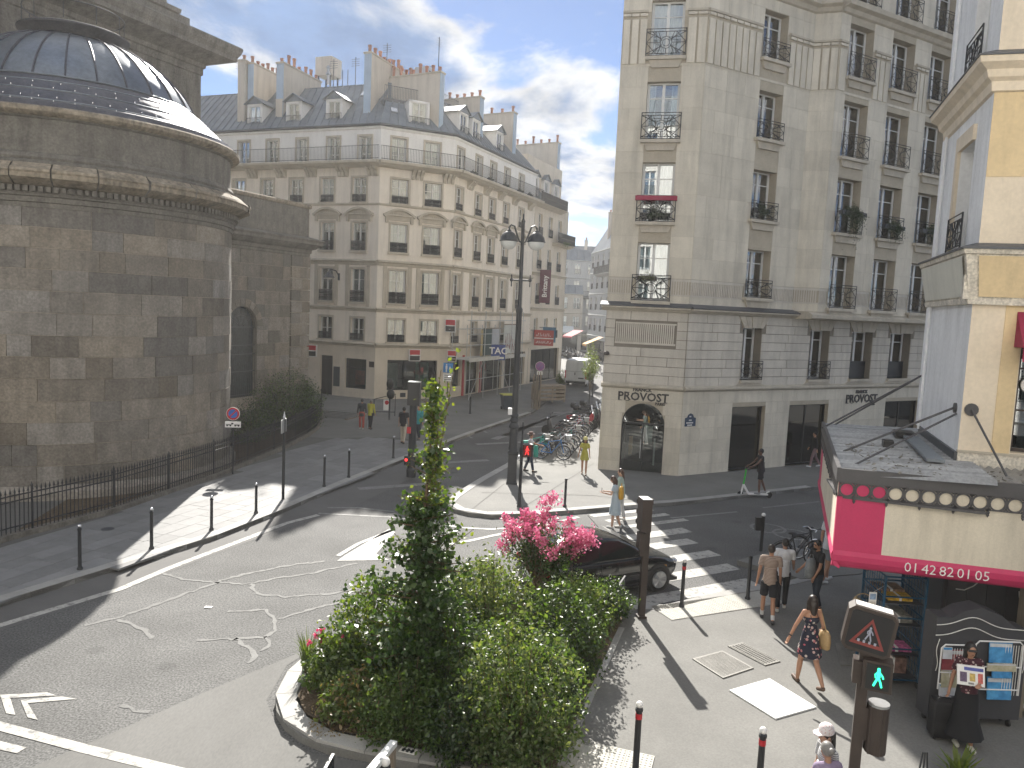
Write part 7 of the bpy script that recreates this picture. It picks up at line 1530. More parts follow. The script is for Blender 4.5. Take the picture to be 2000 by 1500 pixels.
def make_car(label, M, paint):
    t = setT(thing('parked_car', label, 'car'), M); S = []
    for x, w_, z0, z1 in ((-1.98, .62, .42, .72), (-1.95, .74, .32, .88), (-1.75, .82, .24, .95), (-1.3, .845, .2, .955), (-.6, .85, .2, .945), (.2, .85, .2, .94), (.85, .845, .2, .95), (1.2, .84, .21, .92), (1.6, .82, .22, .84), (1.88, .76, .26, .74), (2.0, .66, .32, .64), (2.04, .54, .4, .55)):
        zm = z0 + (z1 - z0) * .62; h = [(0, z0), (w_ * .8, z0), (w_ * .97, z0 + .1), (w_, zm), (w_ * .975, z1 - .07), (w_ * .9, z1 - .005), (0, z1 + .02)]
        S.append([(x, y, z) for y, z in h] + [(x, -y, z) for y, z in h[-2:0:-1]])
    smooth_obj(loft(B(), S).obj('body', paint, t, rel=True))
    G_ = []
    for x, zt, wb, wt in ((-1.92, .97, .72, .66), (-1.72, 1.2, .76, .64), (-1.45, 1.38, .78, .6), (-.9, 1.455, .79, .6), (-.2, 1.465, .79, .6), (.25, 1.4, .79, .6), (.65, 1.18, .78, .66), (1.02, .95, .74, .7)):
        h = [(0, .86), (wb, .86), (wb, .93), (wb + (wt - wb) * .55, .93 + (zt - .93) * .55), (wt, zt - .03), (wt * .8, zt), (0, zt + .015)]; G_.append([(x, y, z) for y, z in h] + [(x, -y, z) for y, z in h[-2:0:-1]])
    smooth_obj(loft(B(), G_).obj('cabin', paint, t, rel=True))
    yw = lambda z: .785 - .19 * (z - .93) / .5 + .012
    for s in (-1, 1):
        for P in ([(-.42, .97), (.78, .97), (.42, 1.2), (.12, 1.35), (-.42, 1.38)], [(-1.45, .98), (-.5, .97), (-.5, 1.38), (-.95, 1.37), (-1.25, 1.3)]):
            b = B(); V = [(x, s * yw(z), z) for x, z in P]; V2 = [(x, s * (yw(z) - .03), z) for x, z in P]; n = len(P); b.add(V + V2, [tuple(range(n)), tuple(range(2 * n - 1, n - 1, -1))] + [(i, n + i, n + (i + 1) % n, (i + 1) % n) for i in range(n)]); b.obj('side_window', M_['carglass'], t, rel=True)
        for x in (-.46, .86, -1.3): B().tube([(x, s * .858, .3), (x, s * .868, .6), (x, s * .845, .9)], .006, 4).obj('door_seam', M_['black'], t, rel=True)
        B().box(-1.2, 1.2, s * .85, s * .872, .5, .56).obj('side_moulding', M_['black'], t, rel=True)
        for x in (-.35, -1.1): B().box(x, x + .16, s * .85, s * .875, .78, .81).obj('door_handle', M_['black'], t, rel=True)
        B().ell((.72, s * .93, 1.0), (.07, .1, .065), 10, 8).obj('wing_mirror', paint, t, rel=True, smooth=True)
        for x in (-1.25, 1.27): B().tube([(x, s * .80, .33), (x, s * .856, .33)], .37, 24).obj('wheel_arch', M_['black'], t, rel=True); wheel(t, x, s * .775, .315, .2, M_['alloy'])
        B().ell((1.86, s * .6, .66), (.14, .16, .08), 10, 8).obj('headlight', M_['silver'], t, rel=True, smooth=True); B().ell((-1.9, s * .68, .8), (.06, .12, .1), 10, 8).obj('tail_light', M_['red'], t, rel=True, smooth=True); B().box(1.42, 1.5, s * .835, s * .853, .62, .66).obj('side_repeater', mat('amber', (.6, .3, .05), .4), t, rel=True)
    B().quad((.38, -.56, 1.36), (.38, .56, 1.36), (.95, .66, 1.0), (.95, -.66, 1.0)).obj('windscreen', M_['carglass'], t, Matrix.Translation((.035, 0, .035)), rel=True); B().quad((-1.55, .52, 1.36), (-1.55, -.52, 1.36), (-1.9, -.6, 1.02), (-1.9, .6, 1.02)).obj('rear_window', M_['carglass'], t, Matrix.Translation((-.03, 0, .02)), rel=True)
    B().box(-2.03, -1.99, -.26, .26, .55, .66).obj('number_plate', M_['white_paint'], t, rel=True); B().box(-2.0, 2.0, -.7, .7, .16, .24).obj('underbody', M_['black'], t, rel=True); B().tube([(.1, .2, 1.46), (-.25, .2, 1.8)], .006, 4).obj('aerial', M_['black'], t, rel=True)
    return t
def heading(p, h, z=0.): a = radians(h); return Matrix.Translation((p[0], p[1], z)) @ Matrix.Rotation(pi / 2 - a, 4, 'Z')
h = Vector((sin(radians(62)), cos(radians(62)))); c = Vector(G(1285, 1155).xy) - h * 1.27 + Vector((-h.y, h.x)) * .86
car = make_car('black hatchback car waiting at the crossing behind the flowering tree', heading(c, 62), M_['carpaint'])
dup(car, heading(dirp(1151, 92), 22), 'dark small car partly hidden behind the white van')
# white van
p = G(1123, 756); t = setT(thing('delivery_van', 'white panel van seen from the rear in the narrow far street', 'van'), heading((p.x, p.y), 14)); vw = mat('van_white', (.55, .55, .545), .4, .06, 1.5, .04, stain=.15); S = []
for x, w_, z0, z1 in ((0, .88, .35, 2.3), (.05, .98, .3, 2.44), (.5, 1.02, .28, 2.5), (3.2, 1.02, .28, 2.5), (3.9, 1.0, .28, 2.38), (4.5, .98, .28, 1.4), (5.2, .95, .3, 1.1), (5.4, .85, .4, .8)):
    hh = [(0, z0), (w_ * .92, z0), (w_, z0 + .15), (w_, 1.3), (w_ * .95, z1 - .15), (w_ * .82, z1), (0, z1 + .02)]
    if z1 < 1.35: hh[3] = (w_, z1 - .3); 
    S.append([(x, y, z) for y, z in hh] + [(x, -y, z) for y, z in hh[-2:0:-1]])
loft(B(), S).obj('body', vw, t, rel=True, smooth=35); B().box(-.02, .02, -.9, .9, .3, .55).obj('bumper', M_['black'], t, rel=True)
for s in (-1, 1): B().box(-.03, .03, min(s * .02, s * .86), max(s * .02, s * .86), .62, 2.25).obj('rear_door', vw, t, rel=True); B().box(-.04, .02, s * .88, s * .98, .8, 1.5).obj('tail_light', M_['red'], t, rel=True); wheel(t, .95, s * .88, .34, .22, M_['alloy']); wheel(t, 4.4, s * .88, .34, .22, M_['alloy'])
B().box(-.05, -.03, -.75, -.25, .78, .88).obj('number_plate', M_['black'], t, rel=True); B().box(-.06, -.03, .02, .1, 1.1, 1.35).obj('door_handle', M_['black'], t, rel=True); B().box(-.04, -.03, -.86, .86, 1.42, 1.44).obj('door_groove', M_['iron_grey'], t, rel=True); B().box(3.95, 4.45, -.9, .9, 1.5, 2.1).obj('windscreen', M_['carglass'], t, Matrix.Translation((.1, 0, -.1)), rel=True)
# bicycles
def make_bike(label, M, col, group=None, basket=False, bag=None):
    t = setT(thing('bicycle', label, 'bicycle', group=group), M); m = mat('bike_paint', col, .4, .1, 4)
    for x in (-.52, .52):
        W_ = B().tube([(x + .33 * cos(a * pi / 12), 0, .34 + .33 * sin(a * pi / 12)) for a in range(24)], .02, 5, closed=True).obj('wheel', M_['rubber'], t, rel=True); b = B()
        for a in range(12): b.tube([(x, 0, .34), (x + .32 * cos(a * pi / 6), 0, .34 + .32 * sin(a * pi / 6))], .004, 3)
        b.tube([(x + .305 * cos(a * pi / 12), 0, .34 + .305 * sin(a * pi / 12)) for a in range(24)], .01, 4, closed=True); b.obj('spokes', M_['silver'], W_, rel=True)
        B().tube([(x + .38 * cos(a), 0, .34 + .38 * sin(a)) for a in [.5 + k * .22 for k in range(9)]], .018, 4).obj('mudguard', M_['silver'] if x > 0 else m, t, rel=True)
    b = B(); bb = (-.05, 0, .3); st = (-.2, 0, .82); hd = (.38, 0, .85)
    for P in ([bb, st], [bb, hd], [st, (.36, 0, .92)], [(-.52, 0, .34), bb], [(-.52, 0, .34), (-.18, 0, .75)], [(.36, 0, 1.0), (.42, 0, .7), (.52, 0, .34)]): b.tube(P, .018, 6)
    b.obj('frame', m, t, rel=True); B().ell((-.22, 0, .92), (.14, .075, .035), 10, 6).tube([st, (-.22, 0, .9)], .014, 5).obj('saddle', M_['black'], t, rel=True)
    B().tube([(.3, -.27, 1.0), (.4, -.2, 1.04), (.36, 0, 1.02), (.4, .2, 1.04), (.3, .27, 1.0)], .013, 5).obj('handlebar', M_['silver'], t, rel=True); B().lathe([(.09, -.008), (.09, .008)], 12).obj('chainring', M_['iron_grey'], t, Matrix.Translation((-.05, .05, .3)) @ Matrix.Rotation(pi / 2, 4, 'X'), rel=True)
    if basket: B().lathe([(.13, 0), (.19, .24), (.17, .24), (.12, .02)], 4).obj('basket', M_['steel'], t, Matrix.Translation((.58, 0, .8)) @ Matrix.Rotation(pi / 4, 4, 'Z'), rel=True)
    if bag: B().box(-.75, -.4, -.2, -.06, .45, .8).obj('pannier', mat('pannier', bag, .7), t, rel=True)
    return t
a, c = Vector(G(1078, 897, PZ).xy), Vector(G(1132, 842, PZ).xy); cols = [(.03, .16, .42), (.35, .34, .32), (.04, .04, .045), (.05, .22, .2), (.3, .3, .31), (.12, .03, .03), (.03, .03, .035), (.25, .26, .28), (.02, .06, .12)]
desc = ('blue bicycle nearest the street corner, its big front wheel in the sun', 'pale grey bicycle second in the parked row behind the blue one', 'black bicycle third in the parked row', 'dark teal bicycle in the middle of the parked row', 'silver bicycle in the middle of the row, behind the teal one', 'dark red bicycle further along the row', 'plain black bicycle near the red scooter', 'light grey bicycle just before the red scooter', 'navy bicycle at the far end of the bicycle row')
for i in range(9):
    p = a.lerp(c, i / 8 * .92); make_bike(desc[i], heading(p, 98 + random.uniform(-7, 7), PZ) @ Matrix.Rotation(radians(random.uniform(-6, 6)), 4, 'X'), cols[i], 'bicycles parked along the kerb', i % 3 == 1, (.02, .25, .2) if i == 1 else None)
for i, (cl_, ds) in enumerate((((.03, .03, .035), 'black'), ((.06, .06, .065), 'charcoal'), ((.02, .05, .04), 'bottle green'), ((.05, .02, .02), 'maroon'), ((.03, .03, .05), 'midnight blue'))): make_bike('%s bicycle squeezed into the parked row, %s from the near end' % (ds, ORD[i * 2 + 1]), heading(a.lerp(c, (i * 1.6 + .8) / 8) + Vector((-.2, .1)), 94 + random.uniform(-12, 12), PZ), cl_, 'bicycles parked along the kerb')
p = a - Vector((1.0, 1.6)) * .0 + Vector((-.75, .5)); make_bike('teal green bicycle at the near end of the row behind the man in the hat', heading(p, 60, PZ), (.03, .33, .26), 'bicycles parked along the kerb', True, (.03, .35, .28))
make_bike('dark bicycle with shiny mudguard on the shaded platform near the pink canopy', heading(Vector(G(1556, 1104, .15).xy), 75, .15), (.03, .03, .035), None, False); make_bike('second dark bicycle on the shaded platform, half behind the man in black', heading(Vector(G(1590, 1092, .15).xy), 82, .15), (.05, .05, .055), None, False)
b = B(); 
for k in range(4): b.tube([(-.9 + k * .6, 0, 0), (-.9 + k * .6, 0, .75), (-.55 + k * .6, 0, .75), (-.55 + k * .6, 0, 0)], .02, 5)
# motor scooters and motorcycles
def make_moto(label, M, col, group='motorcycles parked along the street', box=True, seat=(.02, .02, .022)):
    t = setT(thing('motor_scooter', label, 'motor scooter', group=group), M); m = mat('scooter_paint', col, .3, .08, 4, coat=.6)
    for x in (-.62, .66): B().lathe([(.13, -.06), (.24, -.055), (.27, 0), (.24, .055), (.13, .06)], 18).obj('wheel', M_['rubber'], t, Matrix.Translation((x, 0, .27)) @ Matrix.Rotation(pi / 2, 4, 'X'), True, rel=True)
    loft(B(), [[(x, y * w_, z0 + (z1 - z0) * k) for y, k in ((-1, 0), (1, 0), (1.1, .5), (.8, 1), (-.8, 1), (-1.1, .5))] for x, w_, z0, z1 in ((-.95, .08, .55, .7), (-.7, .17, .38, .76), (-.2, .18, .3, .76), (.0, .16, .28, .4), (.3, .16, .26, .38), (.42, .2, .26, .8), (.56, .17, .45, .98), (.66, .08, .6, .9))]).obj('body', m, t, rel=True, smooth=50)
    B().ell((-.4, 0, .8), (.42, .15, .08), 12, 6).obj('seat', mat('scooter_seat', seat, .6), t, rel=True, smooth=True); B().tube([(.66, 0, .27), (.5, 0, .9), (.46, 0, 1.0)], .035, 6).tube([(.38, -.32, 1.02), (.46, 0, 1.0), (.38, .32, 1.02)], .02, 5).obj('handlebar', M_['iron'], t, rel=True); B().ell((.62, 0, .92), (.06, .1, .09), 10, 8).obj('headlight', M_['silver'], t, rel=True, smooth=True)
    b = B(); b.quad((.6, -.2, 1.0), (.6, .2, 1.0), (.48, .17, 1.4), (.48, -.17, 1.4)); b.obj('windshield', M_['shopglass'], t, rel=True)
    for s in (-1, 1): B().tube([(.42, s * .25, 1.02), (.4, s * .34, 1.18)], .008, 4).ell((.4, s * .36, 1.22), (.02, .06, .04), 8, 6).obj('mirror', M_['black'], t, rel=True)
    if box: B().lathe([(.2, 0), (.25, .05), (.26, .24), (.2, .32), (0, .34)], 4, (0, 0, 0), pi / 4, pi / 4 + 2 * pi).obj('top_box', M_['black'], t, Matrix.Translation((-.9, 0, .88)), rel=True, smooth=60)
    return t
e = (c - a).normalized()
for k, (col, lab, bx) in enumerate((((.40, .015, .03), 'bright red motor scooter at the end of the parked bicycle row', False), ((.03, .03, .035), 'black motor scooter with a top box behind the red one', True), ((.05, .09, .09), 'dark teal motor scooter further along the kerb', True), ((.02, .02, .025), 'black motorcycle near the corner of the stone building', True), ((.10, .10, .11), 'grey motor scooter close to the corner of the stone building', False))):
    make_moto(lab, heading(c + e * (1.0 + k * 1.15) + Vector((.35 * (k % 2), 0)), 112 + random.uniform(-10, 10), PZ), col, 'motorcycles parked along the street', bx)
pr = a.lerp(c, .8) + Vector((-.9, .6)); make_moto('dark motor scooter on the road side with a big raised black top box', heading(pr, 280, .0), (.03, .03, .035), 'motorcycles parked along the street', True)
m0 = make_moto('distant parked motorcycle in the sunlit far street, farthest of its row', heading(dirp(1098, 118), 60), (.2, .2, .21), 'distant parked motorcycles')
for u, d in ((1103, 115), (1109, 112), (1115, 109), (1121, 106), (1127, 103), (1132, 100), (1137, 97.5)): dup(m0, heading(dirp(u, d), 60 + random.uniform(-10, 10)), 'far motorcycle, %s from the van in the sunlit street' % ORD[int(round((1137 - u) / 5.7))])
# white rails at the sunlit right kerb
b_ = thing('kerb_railing', 'white barred railing along the sunlit right kerb of the far street', 'railing', (*dirp(1150, 96), 0)); A_, C_ = dirp(1153, 100), dirp(1172, 84); b = B(); b.tube([(*A_, 1.0), (*C_, 1.0)], .05, 5)
for k in range(12): q = A_.lerp(C_, k / 11); b.tube([(*q, 0), (*q, 1.0)], .035, 4)
b.obj('bars', M_['white_paint'], b_); B().tube([(*A_, .15), (*C_, .15)], .04, 5).obj('lower_rail', M_['white_paint'], b_)
# electric kick scooter
ps = G(1476, 972); t = setT(thing('kick_scooter', 'white electric kick scooter with a bright green stem ridden along the shaded street', 'scooter'), heading((ps.x, ps.y), 268)); wm = M_['white_paint']; gm_ = mat('vivid_green', (.05, .5, .06), .4)
B().box(-.45, .32, -.08, .08, .12, .17).obj('deck', wm, t, rel=True); B().tube([(.3, 0, .15), (.52, 0, .5)], .045, 6).obj('neck', wm, t, rel=True); B().tube([(.6, 0, .12), (.52, 0, .52)], .035, 6).obj('fork', wm, t, rel=True); B().tube([(.52, 0, .5), (.45, 0, 1.12)], .03, 6).obj('stem', gm_, t, rel=True); B().tube([(.42, -.24, 1.14), (.45, 0, 1.12), (.42, .24, 1.14)], .018, 5).obj('handlebar', M_['black'], t, rel=True)
for x in (-.52, .62): B().lathe([(.05, -.025), (.11, -.02), (.12, 0), (.11, .02), (.05, .025)], 14).obj('wheel', M_['rubber'], t, Matrix.Translation((x, 0, .12)) @ Matrix.Rotation(pi / 2, 4, 'X'), rel=True)
B().tube([(-.52, 0, .26), (-.4, 0, .2)], .03, 5).obj('mudguard', wm, t, rel=True)
# ================================================================== PEOPLE
def clothmat(name, c, rough=.85, kind=None, c2=(1, 1, 1), f=60):
    m = mat(name, c, rough, .1, 6, .06, 60)
    if kind:
        t = m.node_tree; p = t.nodes['Principled BSDF']; tc_ = N(t, 'ShaderNodeTexCoord'); mx = N(t, 'ShaderNodeMix', data_type='RGBA'); mx.inputs[6].default_value = (*c, 1); mx.inputs[7].default_value = (*c2, 1)
        if kind == 'stripe':
            s = N(t, 'ShaderNodeSeparateXYZ'); t.links.new(tc_.outputs['Object'], s.inputs[0]); a = N(t, 'ShaderNodeMath', operation='MULTIPLY', i_1=float(f)); t.links.new(s.outputs[2], a.inputs[0]); b = N(t, 'ShaderNodeMath', operation='FRACT'); t.links.new(a.outputs[0], b.inputs[0]); g = N(t, 'ShaderNodeMath', operation='GREATER_THAN', i_1=.68); t.links.new(b.outputs[0], g.inputs[0]); t.links.new(g.outputs[0], mx.inputs[0])
        else:
            v = N(t, 'ShaderNodeTexVoronoi', i_Scale=float(f)); t.links.new(tc_.outputs['Object'], v.inputs['Vector']); g = N(t, 'ShaderNodeMath', operation='LESS_THAN', i_1=.36); t.links.new(v.outputs['Distance'], g.inputs[0]); t.links.new(g.outputs[0], mx.inputs[0])
            m2 = N(t, 'ShaderNodeMix', data_type='RGBA'); m2.inputs[6].default_value = (*c2, 1); m2.inputs[7].default_value = (.5, .46, .4, 1); sx = N(t, 'ShaderNodeSeparateXYZ'); t.links.new(v.outputs['Color'], sx.inputs[0]); t.links.new(sx.outputs[0], m2.inputs[0]); t.links.new(m2.outputs[2], mx.inputs[7])
        t.links.new(mx.outputs[2], p.inputs['Base Color'])
    return m
SK = {k: mat('skin_' + k, c, .5, .06, 8, .03) for k, c in (('light', (.50, .30, .21)), ('tan', (.40, .21, .13)), ('mid', (.36, .20, .13)), ('dark', (.13, .07, .05)))}
HAIR = {k: mat('hair_' + k, c, .45, .2, 20, .1, 80) for k, c in (('black', (.012, .01, .009)), ('brown', (.06, .03, .018)), ('grey', (.22, .21, .20)), ('dark', (.025, .017, .013)))}
CM = {}
def cl(name, c, **k):
    if name not in CM: CM[name] = clothmat(name, c, **k)
    return CM[name]
def cap(b, p, q, r0, r1, n=10): p, q = Vector(p), Vector(q); b.tube([p, q], [r0, r1], n); b.ell(p, (r0,) * 3, n, 6); b.ell(q, (r1,) * 3, n, 6)
def remesh(b, name, m, parent, vox, it=2):
    me = b.mesh(name, m); o = bpy.data.objects.new(name, me); COL.objects.link(o); r = o.modifiers.new('r', 'REMESH'); r.mode = 'VOXEL'; r.voxel_size = vox; s = o.modifiers.new('s', 'SMOOTH'); s.iterations = it; s.factor = .5
    me2 = bpy.data.meshes.new_from_object(o.evaluated_get(bpy.context.evaluated_depsgraph_get())); bpy.data.objects.remove(o); me2.name = name
    me2.materials.clear(); me2.materials.append(m); me2.polygons.foreach_set('use_smooth', [True] * len(me2.polygons)); return link(name, me2, parent, rel=True)
def person(label, p, hd, H, skin='light', hair=('black', 'short'), legs=((18, 10), (-16, 20)), arms=((-15, 8, 12), (15, 8, 15)), lean=2, top=None, bottom=None, shoes=(.03, .03, .03), head=(0, 0), fem=False, hat=None, near=False, dress=None, socks=None, bagm=None):
    """top=(material, sleeve 0..2, hem z) bottom=('shorts'|'trousers', material) dress=(material, hem z, strap); arms=(pitch, abduct, elbow bend[, inward])"""
    k = H / 1.75; t = thing('person', label, 'person'); M = Matrix.Translation(p) @ Matrix.Rotation(-radians(hd), 4, 'Z'); vox = .0095 if near else .016
    f = .92 if fem else 1.; sw = (.155 if fem else .185); hw = .092 if fem else .09; J = {}; ln = radians(lean); up = Vector((0, sin(ln), cos(ln))); pel = Vector((0, 0, .93))
    for s, (th, kn) in zip((-1, 1), legs):
        a, b_ = radians(th), radians(th - kn); hip = pel + Vector((s * hw, 0, -.04)); knee = hip + Vector((s * .008, sin(a), -cos(a))) * .42; ank = knee + Vector((0, sin(b_), -cos(b_))) * .42; J['hip%d' % s], J['knee%d' % s], J['ank%d' % s] = hip, knee, ank
    zmin = min(J['ank-1'].z, J['ank1'].z) - .075; sh = Vector((0, 0, -zmin)); J = {a: b_ + sh for a, b_ in J.items()}; pel = pel + sh
    wst = pel + up * .18; che = pel + up * .40; nk = pel + up * .555; hc = nk + Vector((0, sin(ln * .5 + radians(head[1])) * .16 + .01, .155)); HR = Matrix.Rotation(radians(-head[0]), 3, 'Z') @ Matrix.Rotation(radians(-head[1]), 3, 'X')
    for s, ar in zip((-1, 1), arms):
        pt, ab, el = ar[:3]; inn = ar[3] if len(ar) > 3 else 0; sho = pel + up * .505 + Vector((s * sw, 0, 0)); a, c = radians(pt), radians(ab); d = Vector((s * sin(c), sin(a) * cos(c), -cos(a) * cos(c))); elb = sho + d * .29
        e = radians(pt + el); d2 = Vector((s * sin(c) * .7 - s * sin(radians(inn)), sin(e) * cos(c), -cos(e) * cos(c))).normalized(); wr = elb + d2 * .25; J['sho%d' % s], J['elb%d' % s], J['wr%d' % s], J['dw%d' % s] = sho, elb, wr, d2
    b = B(); torso = lambda b, g=0: (b.ell(pel, (.15 * (1.05 if fem else 1) + g, .105 + g, .12 + g), 14, 8), b.ell(wst, (.125 * f + g, .088 + g, .15), 14, 8), b.ell(che, (.158 * f + g, .104 + g, .17 + g * .5), 14, 8), cap(b, J['sho-1'] * .94 + nk * .06, J['sho1'] * .94 + nk * .06, .05 + g, .05 + g))
    torso(b); cap(b, nk - up * .04, nk + Vector((0, .01, .07)), .055 * f, .05 * f)
    R_ = HR; b.ell(hc, (.075, .093, .112), 14, 10, R_); b.ell(hc + R_ @ Vector((0, .035, -.06)), (.052, .055, .06), 12, 8, R_); b.ell(hc + R_ @ Vector((0, .095, -.015)), (.014, .02, .024), 8, 6, R_)
    for s in (-1, 1):
        b.ell(hc + R_ @ Vector((s * .077, -.005, -.01)), (.012, .02, .03), 8, 6, R_)
        cap(b, J['hip%d' % s], J['knee%d' % s], .082, .052); kn, an = J['knee%d' % s], J['ank%d' % s]; cap(b, kn, kn.lerp(an, .35), .05, .054); cap(b, kn.lerp(an, .35), an, .053, .034)
        d = (an - kn).normalized(); fwd = Vector((0, 1, 0)) - d * d.y; fwd = (fwd.normalized() if fwd.length > .1 else Vector((0, 1, 0))); fwd = (fwd + Vector((0, .5, 0))).normalized(); heel = an + Vector((0, -.02, -.04)); toe = an + fwd * .15 + Vector((0, 0, -.045)); toe.z = max(toe.z, .03); cap(b, heel, toe, .036, .03); J['heel%d' % s], J['toe%d' % s] = heel, toe
        so, el, wr, dw = J['sho%d' % s], J['elb%d' % s], J['wr%d' % s], J['dw%d' % s]; cap(b, so, el, .047 * f, .037 * f); cap(b, el, wr, .038 * f, .026 * f)
        sd_ = Vector((0, 1, 0)) - dw * dw.y; sd_ = sd_.normalized() if sd_.length > .2 else Vector((1, 0, 0)); nrm = dw.cross(sd_); pa = wr + dw * .045; b.ell(pa, (.022, .022, .022), 8, 6); cap(b, wr, pa + dw * .03, .024, .026)
        for i, (o_, L_) in enumerate(((-.027, .062), (-.009, .075), (.009, .072), (.027, .055))): r = .0095 if near else .011; k0 = pa + sd_ * o_ * 1.15 + dw * .035; k1 = k0 + dw * L_ * .55; cap(b, k0, k1, r, r, 6); cap(b, k1, k1 + (dw * .8 + nrm * .6 * s) * L_ * .5, r, r * .9, 6)
        k0 = wr + sd_ * .026 + dw * .02; cap(b, k0, k0 + (sd_ * .6 + dw) * .035, .012, .011, 6); cap(b, k0 + (sd_ * .6 + dw) * .035, k0 + (sd_ * .6 + dw) * .035 + dw * .03, .011, .009, 6)
    remesh(b, 'body', SK[skin], t, vox)
    fb = B()
    for s in (-1, 1): fb.ell(hc + R_ @ Vector((s * .03, .085, .012)), (.012, .008, .007), 8, 6, R_); fb.ell(hc + R_ @ Vector((s * .03, .088, .034)), (.017, .006, .004), 8, 4, R_)
    fb.ell(hc + R_ @ Vector((0, .083, -.055)), (.022, .007, .006), 8, 6, R_); fb.obj('face_features', HAIR['dark'], t, rel=True)
    if hair:
        b = B(); col, st_ = hair; b.ell(hc + R_ @ Vector((0, -.018, .022)), (.088, .1, .108), 14, 10, R_)
        if st_ in ('long', 'bob'):
            L_ = .34 if st_ == 'long' else .14; b.ell(hc + R_ @ Vector((0, -.05, -.04)), (.09, .075, .11), 12, 8, R_); cap(b, hc + R_ @ Vector((0, -.06, -.06)), hc + Vector((0, -.08, -.06 - L_)), .085, .06)
            for s in (-1, 1): cap(b, hc + R_ @ Vector((s * .075, .0, .0)), hc + R_ @ Vector((s * .09, -.01, -.05 - L_ * .8)), .032, .03)
        if st_ == 'bun': b.ell(hc + R_ @ Vector((0, -.125, .02)), (.045, .045, .045), 10, 8)
        if st_ == 'tail': cap(b, hc + R_ @ Vector((0, -.09, -.02)), hc + Vector((0, -.13, -.3)), .05, .03)
        if st_ == 'beard': b.ell(hc + R_ @ Vector((0, .055, -.085)), (.05, .045, .04), 10, 8, R_)
        q = B(); q.v = [tuple(v) for v in b.v]; q.f = b.f; q.m = b.m
        # keep the face clear of hair
        remesh(q, 'hair', HAIR[col], t, max(vox, .012), 1)
    if top:
        m, sl, hem = top; b = B(); torso(b, .016)
        for s in (-1, 1):
            so, el, wr = J['sho%d' % s], J['elb%d' % s], J['wr%d' % s]; cap(b, so, so.lerp(el, .15), .062, .064)
            if sl == 1: b.tube([so, so.lerp(el, .62)], [.062, .066], 12)
            if sl == 2: cap(b, so, el, .06, .05); b.tube([el, el.lerp(wr, .92)], [.05, .042], 12)
        b.tube([che - up * .1, wst, pel - up * hem], [.14, .138, .158], 16); o = remesh(b, 'shirt', m, t, vox)
    if bottom:
        kd, m = bottom; b = B(); b.ell(pel, (.162, .118, .12), 14, 8); b.tube([pel + up * .13, pel - up * .02], [.14, .15], 16)
        for s in (-1, 1):
            hp, kn, an = J['hip%d' % s], J['knee%d' % s], J['ank%d' % s]
            if kd == 'shorts': b.tube([hp + Vector((0, 0, .03)), hp.lerp(kn, .8)], [.1, .092], 14)
            else: cap(b, hp, kn, .098, .07); b.tube([kn, an.lerp(kn, .06)], [.07, .058], 12)
        remesh(b, 'shorts' if kd == 'shorts' else 'trousers', m, t, vox)
    if dress:
        m, hem, strap = dress; b = B(); torso(b, .013)
        if strap == 1:
            for s in (-1, 1): b.tube([J['sho%d' % s], J['sho%d' % s].lerp(J['elb%d' % s], .55)], [.062, .07], 12)
        o = None; kx = (J['knee-1'] + J['knee1']) / 2; pr = [(wst, .128, .1), (pel + up * .05, .165, .13), (pel - up * .1, .185, .15), (Vector((0, kx.y * .5, pel.z - (pel.z - hem) * .6)), .2 + abs(J['knee1'].y - J['knee-1'].y) * .05, .16 + abs(J['knee1'].y - J['knee-1'].y) * .25), (Vector((0, kx.y * .8, hem)), .21 if hem > .3 else .3, .17 + abs(J['knee1'].y - J['knee-1'].y) * .33 if hem > .3 else .27)]
        q = B(); n = 22; V = [(c.x + rx * cos(2 * pi * j / n) * (1 + .04 * sin(j * 2.6) * i / 4), c.y + ry * sin(2 * pi * j / n) * (1 + .04 * sin(j * 2.6) * i / 4), c.z) for i, (c, rx, ry) in enumerate(pr) for j in range(n)]
        q.add(V, [(i * n + j, i * n + (j + 1) % n, (i + 1) * n + (j + 1) % n, (i + 1) * n + j) for i in range(4) for j in range(n)])
        if strap is not None:
            if strap == 0: b = B(); b.ell(wst, (.14 * f, .102, .15), 14, 8); b.ell(che - up * .03, (.17 * f, .118, .12), 14, 8)
            remesh(b, 'bodice', m, t, vox)
            if strap == 0:
                for s in (-1, 1): B().tube([che + Vector((s * .07, .11, .06)), J['sho%d' % s] * .5 + nk * .5 + Vector((0, 0, .035)), che + Vector((s * .07, -.112, .04))], .006, 5).obj('strap', m, t, rel=True)
        sk = q.obj('skirt', m, t, rel=True, smooth=60); 
    b = B(); 
    for s in (-1, 1):
        b = B(); cap(b, J['heel%d' % s] + Vector((0, 0, -.005)), J['toe%d' % s] + Vector((0, .01, 0)), .046, .04); remesh(b, 'shoe', cl('shoe_%.2f_%.2f' % shoes[:2], shoes, rough=.6), t, max(vox, .012), 1)
        if socks: B().tube([J['ank%d' % s], J['ank%d' % s].lerp(J['knee%d' % s], .25)], [.042, .048], 10).obj('sock', cl('sock_white', (.6, .6, .6)), t, rel=True)
    if hat:
        kd, m = hat; hp = hc + R_ @ Vector((0, -.012, .06)); b = B(R_.to_4x4()); b.M = Matrix.Translation(hp) @ R_.to_4x4()
        if kd == 'brim': b.lathe([(.18, -.005), (.17, .01), (.1, .01), (.095, .09), (.06, .11), (0, .112)], 18)
        else: b.lathe([(.104, -.02), (.102, .03), (.085, .075), (.05, .1), (0, .108)], 16); b.prism(ccw([(-.085, .06), (.085, .06), (.07, .16), (0, .19), (-.07, .16)]), -.012, .0)
        b.obj('hat' if kd == 'brim' else 'cap', m, t, rel=True, smooth=50)
    # scale to the person's height and place
    t.matrix_basis = M @ Matrix.Diagonal((k, k, k, 1)); WM[t.name] = t.matrix_basis.copy()
